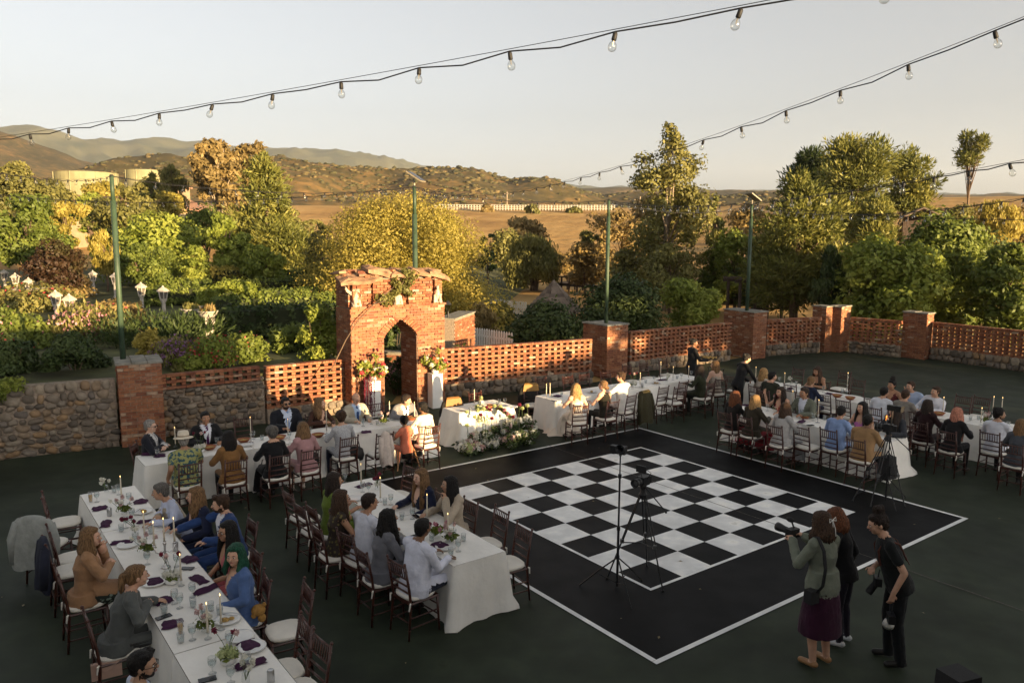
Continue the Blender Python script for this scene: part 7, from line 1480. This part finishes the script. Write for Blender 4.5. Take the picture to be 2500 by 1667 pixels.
guest('woman with dark hair in charcoal jacket beside the right tripod', 'f', 1015, 730, FB-10, top=(.03, .032, .038), bottom=BLACK, hair='dark', style='long', skin='light', sleeve='coat', arms=('chin', 'table'), turn=-24)
# ---- outer right row
guest('fair haired woman in beige knit at the far table', 'e', 1430, 508, FU, top=(.46, .39, .32), bottom=(.2, .18, .15), hair='blonde', style='lob', arms=('table', 'table'), turn=10)
guest('man with dark hair in dark green jacket at the far table', 'e', 1512, 548, FU, sex='m', top=(.025, .028, .018), bottom=BLACK, hair='black', style='quiff', skin='light', sleeve='coat', arms=('table', 'table'), turn=-30)
guest('tanned woman with long brown hair in black strapless dress', 'e', 1940, 495, FB, top=(.014, .016, .016), bottom=BLACK, hair='brown', style='long', neck='strapless', sleeve='none', skin='tan', arms=('table', 'fold'), nod=14)
guest('woman with low fair bun in navy dress, back turned', 'e', 1885, 590, FU, top=(.014, .02, .045), bottom=NAVY, hair='dblonde', style='lowbun', skin='light', arms=('table', 'table'), turn=10)
guest('man in white shirt with short black hair, back turned at the outer row', 'f', 925, 560, FU, sex='m', top=(.62, .63, .68), bottom=BLACK, hair='black', style='short', skin='light', arms=('table', 'table'), turn=-12, lean=12)
guest('woman with upswept black hair raising her hand', 'f', 988, 500, FB, top=(.09, .02, .02), bottom=BLACK, hair='black', style='topbun', skin='tan', sleeve='none', neck='tank', arms=('table', 'wave'), turn=-6)
guest('man with brown hair in taupe waistcoat, back turned', 'f', 1110, 585, FU, sex='m', top=(.20, .18, .155), bottom=(.05, .05, .05), hair='brown', style='short', skin='light', arms=('table', 'table'), turn=-6, lean=8)
guest('young man in light blue shirt with brown hair', 'f', 1185, 515, FB, sex='m', top=(.38, .46, .62), bottom=(.03, .03, .05), hair='brown', style='quiff', skin='light', arms=('table', 'reach'), turn=-16, roll=8)
guest('middle aged man in white shirt laughing to the left', 'f', 1332, 548, FB, sex='m', top=(.60, .60, .64), bottom=BLACK, hair='brown', style='short', skin='light', arms=('table', 'table'), turn=-20, roll=-8)
guest('woman with long dark hair in dark red top, back turned', 'f', 1305, 675, FU, top=(.022, .008, .009), bottom=BLACK, hair='dark', style='xlong', skin='olive', sleeve='coat', arms=('table', 'table'), turn=-30)
guest('woman with pink tinted long hair in black jacket', 'f', 1560, 745, FU, top=(.012, .011, .012), bottom=BLACK, hair='pink', style='xlong', sleeve='coat', arms=('table', 'table'), turn=-10, lean=10)
guest('bearded man in white shirt with dark curls near the right edge', 'f', 1925, 755, FU, sex='m', top=(.60, .61, .66), bottom=BLACK, hair='black', style='curlyshort', beard=True, skin='olive', arms=('table', 'table'), turn=-50, lean=7)
guest('fair haired person in grey at the right edge', 'f', 2120, 850, FU, top=(.06, .065, .075), bottom=BLACK, hair='dblonde', style='lob', sleeve='coat', arms=('table', 'table'), turn=-20)
# ---- standing
def stander(label, c, x, y, face, lean, z, **k):
    fwd = .028+.66*math.sin(R_(lean)); p = seat_at(c, x, y, face, z, fwd); return person(label, p, face, sit=False, lean=lean, **k)
SV = stander('server in black carrying a large black tray of food', 'e', 762, 222, 20, 2, 1.60, top=BLACK, bottom=BLACK, hair='black', style='bun', skin='brown', arms=('tray', 'tray'), wide=1.12, turn=-30, nod=10)
SB = stander('server in black bending over the far table', 'e', 1268, 378, FU-8, 22, 1.53, top=BLACK, bottom=BLACK, hair='black', style='bun', skin='light', arms=('serve', 'serve'), nod=24, turn=-10)
PH = stander('photographer in sage jacket and plum skirt, back turned', 'k2', 522, 262, 118, 3, 1.58, top=(.15, .165, .125), bottom=(.035, .008, .022), hair='brown', style='bob', skin='light', sleeve='coat', skirt='knee', arms=('camera', 'camera'), near=True, shoe=(.30, .16, .07), turn=4, nod=10, wide=1.04)
PA = stander('person with auburn hair in black, hidden behind the photographer', 'k2', 628, 268, 135, 12, 1.38, size=.93, top=BLACK, bottom=(.015, .012, .02), hair='auburn', style='bob', skin='light', arms=('hang', 'clasp'), near=True, nod=22, shoe=(.55, .55, .55))
PB = stander('woman in black bending forward with cameras on her straps', 'k2', 985, 275, 165, 19, 1.54, top=(.010, .011, .011), bottom=(.008, .009, .010), hair='dark', style='topbun', skin='light', sleeve='short', skirt='wide', arms=('clasp', 'hang'), near=True, nod=16, legs=.3, turn=8, wide=1.14)
flush()
# ================================================================== equipment
CAMB = mat('camera_black', (.012, .012, .013), .45, .2, 30); LENSG = mat('lens_glass', (.02, .02, .03), .08); GREYM = mat('tripod_metal', (.12, .12, .12), .35, metal=.6); SCREEN = emit_mat('camera_screen', (.9, .3, .05), .35)
def ringclamp(p, r, t, h=.03, nm='clamp'): MB().lathe([(r, -h/2), (r, h/2)], 10, c=p).build(nm, CAMB, t)
# light stand with camera on top
b = at('k3', 440, 1335); t = thing('camera_stand', 'tall thin black stand carrying a camera with round lens hood', 'stand', b); top = atd('k3', 475, 205, b.y).z
lx = lambda c, x, y: at(c, x, y)-Vector(b)
MB().tube([(0, 0, .02), (0, 0, top*.45)], .017, 8).build('pole', CAMB, t); MB().tube([(0, 0, top*.44), (0, 0, top*.84)], .013, 8).build('pole', CAMB, t); MB().tube([(0, 0, top*.83), (0, 0, top)], .009, 8).build('pole', CAMB, t)
for z in (top*.45, top*.84, .42): ringclamp((0, 0, z), .024, t, .05)
for (x, y) in ((120, 1325), (650, 1280), (560, 1525)):
    q = lx('k3', x, y); MB().tube([(0, 0, .42), (q.x*.5, q.y*.5, .23), (q.x, q.y, .012)], .010, 6).build('leg', CAMB, t); MB().tube([(0, 0, .06), (q.x*.55, q.y*.55, .20)], .006, 5).build('brace', CAMB, t)
cm = thing('video_camera', 'black camera with big round lens hood on the thin stand', 'camera', (b.x, b.y, top), 2.6)
MB().box((0, 0, .06), (.15, .09, .10)).build('body', CAMB, cm); MB().box((.10, 0, .055), (.06, .07, .11)).build('grip', CAMB, cm); MB().lathe([(.035, 0), (.04, .05), (.06, .09), (.062, .11), (.055, .11), (.03, .06)], 16, caps=False).build('lens_hood', CAMB, cm, smooth=True, mtx=Matrix.Translation((-.05, .04, .09)) @ Matrix.Rotation(R_(-80), 4, 'X')); MB().tube([(0, 0, -.02), (0, 0, .012)], .02, 8).build('mount', GREYM, cm)
# video tripod
def tripod(label, camlabel, feet, apex, c, zap, screen):
    t = thing('tripod', label, 'tripod', (apex.x, apex.y, 0))
    F = [at(c, *f) for f in feet]
    for f in F:
        q = Vector((f.x-apex.x, f.y-apex.y, .012)); a = Vector((q.x*.07, q.y*.07, zap)); m = a.lerp(q, .55); sd = Vector((-q.y, q.x, 0)).normalized()*.022
        l = MB(); l.tube([a+sd, m+sd], .009, 6); l.build('leg', CAMB, t); MB().tube([a-sd, m-sd], .009, 6).build('leg', CAMB, t); MB().tube([m, q], .011, 6).build('lower_leg', CAMB, t); MB().box(m, (.05, .05, .05)).build('leg_lock', GREYM, t); MB().ball(q, .02, 7, 5).build('foot', CAMB, t)
        MB().tube([Vector((0, 0, zap*.42)), m-Vector((0, 0, .02))], .008, 6).build('spreader', CAMB, t)
    MB().lathe([(.05, zap-.05), (.06, zap), (.04, zap+.03), (.03, zap+.07), (.045, zap+.09), (.045, zap+.13)], 12).build('head', CAMB, t)
    MB().tube([(.03, -.02, zap+.10), (.22, -.22, zap-.10), (.27, -.27, zap-.16)], [.008, .008, .014], 7).build('pan_handle', CAMB, t)
    cm = thing('cinema_camera', camlabel, 'camera', (apex.x, apex.y, zap+.13), screen)
    MB().box((0, 0, .065), (.11, .15, .12)).build('body', CAMB, cm); MB().lathe([(.045, 0), (.05, .04), (.047, .05), (.052, .12), (.058, .15), (.05, .15), (.03, .1)], 16, caps=False).build('lens', CAMB, cm, smooth=True, mtx=Matrix.Translation((0, .07, .07)) @ Matrix.Rotation(R_(-90), 4, 'X'))
    for z in (.03, .09): MB().lathe([(.0535, 0), (.0535, .012)], 16).build('lens_ring', GREYM, cm, mtx=Matrix.Translation((0, .08+z, .07)) @ Matrix.Rotation(R_(-90), 4, 'X'))
    MB().tube([(0, .04, .12), (0, .05, .19)], .008, 6).build('monitor_arm', GREYM, cm); mo = MB().box((0, .06, .235), (.15, .022, .095)).build('monitor', CAMB, cm); MB().box((0, .047, .235), (.125, .003, .075)).build('screen', SCREEN, mo)
    MB().box((0, -.10, .06), (.09, .06, .10)).build('battery', CAMB, cm); MB().tube([(-.04, .05, .25), (-.13, .02, .2), (-.06, 0, .1)], .004, 5).build('cable', WIRE, cm); return t
tripod('black video tripod in front of the checkerboard', 'cinema camera with glowing monitor on the middle tripod', [(830, 1370), (695, 1160), (355, 1265)], at('k3', 640, 1250), 'k3', atd('k3', 620, 545, at('k3', 640, 1250).y).z, 2.4)
ap = at('f', 915, 1480); zt_ = atd('f', 925, 960, ap.y).z
tripod('black video tripod with a bag hung under it at the right row', 'cinema camera on the right tripod', [(645, 1510), (1100, 1560), (800, 1560)], ap, 'f', zt_, 1.0)
zt2 = zt_*.55; bg_ = thing('camera_bag', 'black padded bag hanging under the right tripod', 'bag', (ap.x+.05, ap.y+.05, zt2*.55), .5); MB().box((0, 0, .22), (.30, .20, .40), taper=.82).build('bag_body', SPK, bg_); MB().box((0, -.11, .17), (.22, .05, .22), taper=.9).build('front_pocket', SPK, bg_); MB().tube([(-.08, 0, .42), (0, 0, .52), (.08, 0, .42)], .012, 6).build('handle', SPK, bg_)
b2 = at('f', 905, 1540); t = thing('camera_stand', 'second thin black stand beside the right tripod', 'stand', (ap.x-.06, ap.y-.2, 0)); top = atd('f', 965, 720, ap.y-.2).z
MB().tube([(0, 0, .02), (0, 0, top*.5)], .016, 8).build('pole', CAMB, t); MB().tube([(0, 0, top*.5), (0, 0, top)], .011, 8).build('pole', CAMB, t)
for a in (.4, 2.5, 4.6): MB().tube([(0, 0, .45), (.5*math.cos(a), .5*math.sin(a), .012)], .010, 6).build('leg', CAMB, t); MB().tube([(0, 0, .1), (.27*math.cos(a), .27*math.sin(a), .21)], .006, 5).build('brace', CAMB, t)
for z in (.45, top*.5): ringclamp((0, 0, z), .023, t, .05)
cm = thing('video_camera', 'small camera with square hood on the stand at the right row', 'camera', (ap.x-.06, ap.y-.2, top), 2.2); MB().box((0, 0, .05), (.15, .09, .09)).build('body', CAMB, cm); MB().box((-.13, 0, .055), (.09, .10, .10), taper=1.2).build('lens_hood', CAMB, cm)
# photographer's camera, strap, bow; the bending woman's kit; server's tray
def local(root, v): return root.matrix_basis @ Vector(v)
PHo, PHH = PH; PBo, PBH = PB; SVo, SVH = SV
rz = PHo.rotation_euler.z
cm = thing('photo_camera', 'black camera with long lens held by the photographer', 'camera', local(PHo, (0.02, .46, 1.33)), rz)
MB().box((0, 0, 0), (.14, .08, .10)).build('body', CAMB, cm); MB().lathe([(.038, 0), (.04, .1), (.048, .15), (.05, .19), (.04, .19)], 14, caps=False).build('lens', CAMB, cm, smooth=True, mtx=Matrix.Translation((0, .03, 0)) @ Matrix.Rotation(R_(-90), 4, 'X')); MB().tube([(.02, .0, .05), (.02, .04, .12)], .01, 6).build('mic_arm', CAMB, cm); MB().ball((.02, .06, .13), (.03, .06, .03), 9, 6).build('microphone', SPK, cm)
st = thing('camera_strap', 'black camera strap across the photographer\'s back', 'strap', (0, 0, 0))
MB().tube([local(PHo, v) for v in ((-.10, .10, 1.44), (-.135, -.02, 1.475), (-.15, -.115, 1.36), (-.17, -.165, 1.18), (-.19, -.16, 1.0), (-.21, -.10, .90))], .022, 6, flat=.4).build('webbing', SPK, st)
MB().box(local(PHo, (-.23, -.06, .86)), (.12, .10, .14), rz).build('pouch', SPK, st)
bw = MB(); hc = PHo.matrix_basis @ PHH
for s in (-1, 1):
    bw.tube([hc @ Vector(v) for v in ((0.03, -.118, .03), (.03+s*.05, -.122, .055), (.03+s*.055, -.122, .015), (0.03, -.118, .03))], .004, 5); bw.tube([hc @ Vector(v) for v in ((0.03, -.12, .03), (.03+s*.02, -.128, -.06), (.03+s*.012, -.13, -.14))], .004, 5)
t = thing('hair_bow', 'thin white ribbon bow in the photographer\'s hair', 'bow', (0, 0, 0)); bw.build('ribbon', WPAINT, t)
st = thing('camera_harness', 'brown leather harness over the bending woman\'s back', 'harness', (0, 0, 0)); LEA = mat('brown_leather', (.09, .03, .02), .5); up_ = lambda x, y, t_: PBo.matrix_basis @ (Vector((0, 0, .93))+Matrix.Rotation(R_(-19), 3, 'X') @ Vector((x, y, t_)))
for s in (-1, 1): MB().tube([up_(s*.10, .135, .25), up_(s*.11, .11, .42), up_(s*.10, .0, .525), up_(s*.07, -.115, .42), up_(-s*.06, -.15, .18)], .013, 6, flat=.5).build('strap', LEA, st)
for nm, lab, v in (('hip_camera', 'camera hanging at the bending woman\'s belly', (.02, .20, .90)), ('telephoto_camera', 'camera with pale long lens hanging by the bending woman\'s thigh', (-.26, .10, .62))):
    cm = thing(nm, lab, 'camera', local(PBo, v), PBo.rotation_euler.z); MB().box((0, 0, 0), (.13, .07, .09)).build('body', CAMB, cm)
    pale = nm == 'telephoto_camera'; MB().lathe([(.034, 0), (.038, .09), (.055 if pale else .04, .11), (.06 if pale else .04, .17), (.045, .17)], 14, caps=False).build('lens', WPAINT if pale else CAMB, cm, smooth=True, mtx=Matrix.Rotation(R_(180 if pale else -150), 4, 'X') @ Matrix.Rotation(R_(40 if pale else 0), 4, 'Y')); MB().tube([(0, 0, .04), (.03, -.02, .3 if pale else .12)], .006, 5).build('sling', SPK, cm)
tr = thing('serving_tray', 'black oval tray of food on the server\'s arms', 'tray', local(SVo, (0, .56, 1.12)), SVo.rotation_euler.z); MB().lathe([(.02, 0), (.30, 0), (.33, .03), (.32, .03), (.29, .01), (.02, .01)], 24, sy=.72).build('tray', SPK, tr, smooth=True)
fd = MB(); g = random.Random(3); [fd.ball((g.uniform(-.22, .22), g.uniform(-.14, .14), .03), (g.uniform(.03, .06), g.uniform(.03, .05), .03), 8, 5) for _ in range(16)]; fd.build('food', FOOD, tr, smooth=True)
p = local(SVo, (0.1, .75, 0)); t = thing('tray_stand', 'folding stand below the server\'s tray', 'stand', (p.x, p.y, 0), SVo.rotation_euler.z)
for s in (-1, 1): MB().tube([(-.22*s, -.12, .01), (.22*s, -.12, .85)], .012, 6).build('leg', CAMB, t); MB().tube([(-.22*s, .12, .01), (.22*s, .12, .85)], .012, 6).build('leg', CAMB, t); MB().tube([(.22*s, -.14, .85), (.22*s, .14, .85)], .012, 6).build('crossbar', CAMB, t)
# high chair, handbags, clutch, white cane, plush toy, bouquet
p = at('d', 450, 960, .45); t = thing('high_chair', 'white high chair with wooden legs at the back row', 'high chair', (p.x, p.y, 0), R_(FV-90)); HC = mat('highchair_white', (.55, .52, .47), .4)
MB().box((0, 0, .52), (.36, .30, .05)).build('seat', HC, t); MB().box((0, -.16, .68), (.34, .04, .30), taper=.9).build('backrest', HC, t); MB().box((0, .22, .70), (.42, .24, .03)).build('tray', HC, t)
for x in (-1, 1):
    for y in (-1, 1): MB().tube([(x*.14, y*.11, .5), (x*.25, y*.22, .008)], .016, 8).build('leg', mat('beech', (.35, .19, .09), .6), t)
def bag(label, c, x, y, z, col, w_=.26, h_=.24, seed=0):
    p = at(c, x, y, z); t = thing('handbag', label, 'bag', p, random.Random(seed).uniform(-.5, .5)+R_(37)); m = mat('bag_%d' % seed, col, .5, .15); V = MB().lathe([(.02, -h_/2), (w_*.42, -h_/2+.01), (w_*.5, -h_*.15), (w_*.42, h_*.25), (w_*.2, h_*.42), (.02, h_*.45)], 14, sy=.5); V.build('pouch', m, t, smooth=True); MB().tube([(-w_*.25, 0, h_*.35), (-w_*.15, 0, h_*.9), (w_*.15, 0, h_*.9), (w_*.25, 0, h_*.35)], .009, 6).build('strap', m, t)
bag('black drawstring bag hung on the chair of the woman in black', 'c', 1335, 840, .42, (.012, .012, .013), seed=1); bag('black handbag beside the pink jacket', 'c', 1745, 740, .52, (.012, .011, .011), .2, .3, 2); bag('large black handbag on the chair of the grey sweater', 'c', 2075, 690, .55, (.013, .012, .012), .34, .30, 3)
p = at('a', 720, 1475, .38); t = thing('clutch_bag', 'blush envelope clutch hanging by the nearest left chair', 'bag', p, R_(30)); CL = mat('blush_leather', (.42, .27, .21), .5); MB().box((0, 0, 0), (.27, .035, .17)).build('body', CL, t); MB().add([(-.134, -.020, .086), (.134, -.020, .086), (0, -.024, -.02), (-.134, -.026, .086), (.134, -.026, .086), (0, -.030, -.02)], [(0, 2, 1), (3, 4, 5), (0, 3, 5, 2), (1, 2, 5, 4), (0, 1, 4, 3)]).build('flap', CL, t)
MB().tube([(-.12, 0, .085), (-.05, .02, .5), (.12, 0, .085)], .003, 5).build('chain', GREYM, t)
p0, p1 = at('c', 1520, 970), at('c', 1530, 600, .76); t = thing('walking_cane', 'white cane leaning by the woman in pink', 'cane', p0); MB().tube([(0, 0, .01), Vector((p0.x*.0, 0, 0)).lerp(Vector((.02, .10, .8)), 1), (.05, .16, .86), (.09, .17, .82)], .009, 6).build('shaft', WPAINT, t)
p = at('a', 1745, 1075, .66); t = thing('plush_toy', 'round mustard plush toy on the lap of the green haired guest', 'toy', p, .4); PL = mat('plush', (.36, .19, .05), .95, .2, 30, .6, 120)
MB().ball((0, 0, 0), (.075, .07, .065), 12, 8).build('body', PL, t, smooth=True); MB().ball((.03, -.03, -.075), (.045, .04, .05), 10, 6).build('foot', PL, t, smooth=True); MB().ball((-.05, -.03, -.04), (.03, .03, .03), 8, 6).build('paw', PL, t, smooth=True); MB().ball((.06, 0, .05), (.025, .02, .03), 8, 6).build('ear', PL, t, smooth=True)
p = at('d', 1870, 680, .62); t = thing('bride_purse', 'round pink satin purse at the bride\'s chair', 'purse', p, .3); MB().ball((0, 0, 0), (.10, .03, .08), 12, 8).build('pouch', mat('pink_satin', (.50, .22, .33), .35), t, smooth=True); MB().tube([(-.05, 0, .07), (0, 0, .13), (.05, 0, .07)], .006, 5).build('handle', SILV, t)
t = thing('gown_train', 'ivory satin train of the bride\'s gown spread on the floor', 'gown', at('d', 1760, 860), R_(FV-90)); V = []; F = []; SAT = mat('ivory_satin', (.66, .57, .47), .45, .05, 5, .3, 10, sheen=.2)
for i in range(13):
    for j in range(20):
        q = i/12; a = j/20*6.283; rr = .06+.38*(1-q)**1.3*(1+.16*math.sin(a*6)+.08*math.sin(a*11)); V.append((rr*math.cos(a)*1.1+q*.28, rr*math.sin(a)*.8-.0+q*.12, .012+.62*q**1.15))
for i in range(12):
    for j in range(20): F.append((i*20+j, i*20+(j+1) % 20, (i+1)*20+(j+1) % 20, (i+1)*20+j))
MB().add(V, F).build('satin', SAT, t, smooth=True)
# gargoyles on the gate ledge
GST = mat('gargoyle_stone', (.42, .34, .26), .9, .25, 14, .5, 40)
def gargoyle(label, x, yaw, wings):
    P = Prim(); P.chain([(0, 0, .05), (0, .01, .2), (0, .04, .33)], [.075, .085, .055], 's'); P.ell((0, .07, .40), (.05, .06, .055), 's'); P.cap((0, .12, .385), (0, .15, .375), .03, .022, 's')
    for q in (-1, 1):
        P.cap((q*.07, .05, .20), (q*.075, .10, .03), .035, .04, 's'); P.cap((q*.06, -.02, .1), (q*.09, .06, .03), .05, .045, 's'); P.cap((q*.03, .05, .44), (q*.05, .03, .49), .016, .006, 's')
        if wings:
            for k, (dx, dz) in enumerate(((.26, .36), (.27, .28), (.24, .20))): P.cap((q*.05, -.03, .26), (q*dx, -.06, .26+dz*.7), .03, .016, 's', flat=.6)
            P.cap((q*.1, -.04, .36), (q*.24, -.06, .46), .045, .02, 's', flat=.4)
    P.cap((0, -.06, .08), (.06, -.14, .04), .025, .012, 's'); P.ell((0, 0, .02), (.11, .12, .03), 's')
    g = thing('gargoyle', label, 'statue', gm(x, .06, 2.795), GA+math.pi+yaw, 'stone gargoyles on the gate')
    def done(me, co, vl): me.materials.append(GST); me.name = 'figure'; put('figure', me, g)
    queue(P, .011, 1, .5, done)
gargoyle('winged stone gargoyle at the left end of the gate ledge', .16, .3, True); gargoyle('stone gargoyle in the middle of the gate ledge', 1.33, 0, True); gargoyle('crouching stone gargoyle at the right end of the gate ledge', 2.52, -.5, False)
flush()
# tell table things apart by the guest they stand before
by = {}
for o, wd, where in ITEMS:
    n_ = min(PEOPLE, key=lambda q: (q[1]-Vector((o.location.x, o.location.y, 0))).length); by.setdefault((wd, n_[0]), []).append(o)
for (wd, nm), os_ in by.items():
    os_.sort(key=lambda o: o.location.length); k = len(os_); nm = ' '.join(nm.split(' ')[:7])
    while nm.split(' ')[-1] in ('with', 'in', 'and', 'of', 'the', 'on', 'a', 'at', 'to', 'his', 'her'): nm = nm.rsplit(' ', 1)[0]
    for i, o in enumerate(os_):
        o['label'] = (wd.replace(' in glass holder', '').replace(' with dark callas', '') if k == 1 else ['nearest ', 'second ', 'third ', 'fourth ', 'fifth ', 'sixth ', 'seventh '][min(i, 6)]+wd.replace(' in glass holder', '').replace(' with dark callas', ''))+' by the '+nm
for o in list(bpy.data.objects):
    if 'used' in o.keys(): del o['used']
# ================================================================== evening haze over the valley
hz = MB().box((0, 2770, 289), (11000, 8660, 580)).build('haze', bpy.data.materials.new('haze_air')); m = hz.data.materials[0]; m.use_nodes = True; nn = m.node_tree.nodes; nn.remove(nn['Principled BSDF'])
pv = nn.new('ShaderNodeVolumePrincipled'); pv.inputs['Color'].default_value = (.82, .90, 1.0, 1); pv.inputs['Density'].default_value = .00008; pv.inputs['Anisotropy'].default_value = .2
m.node_tree.links.new(pv.outputs[0], nn['Material Output'].inputs['Volume']); tag(hz, 'thin warm haze in the valley air', 'haze', kind='stuff')
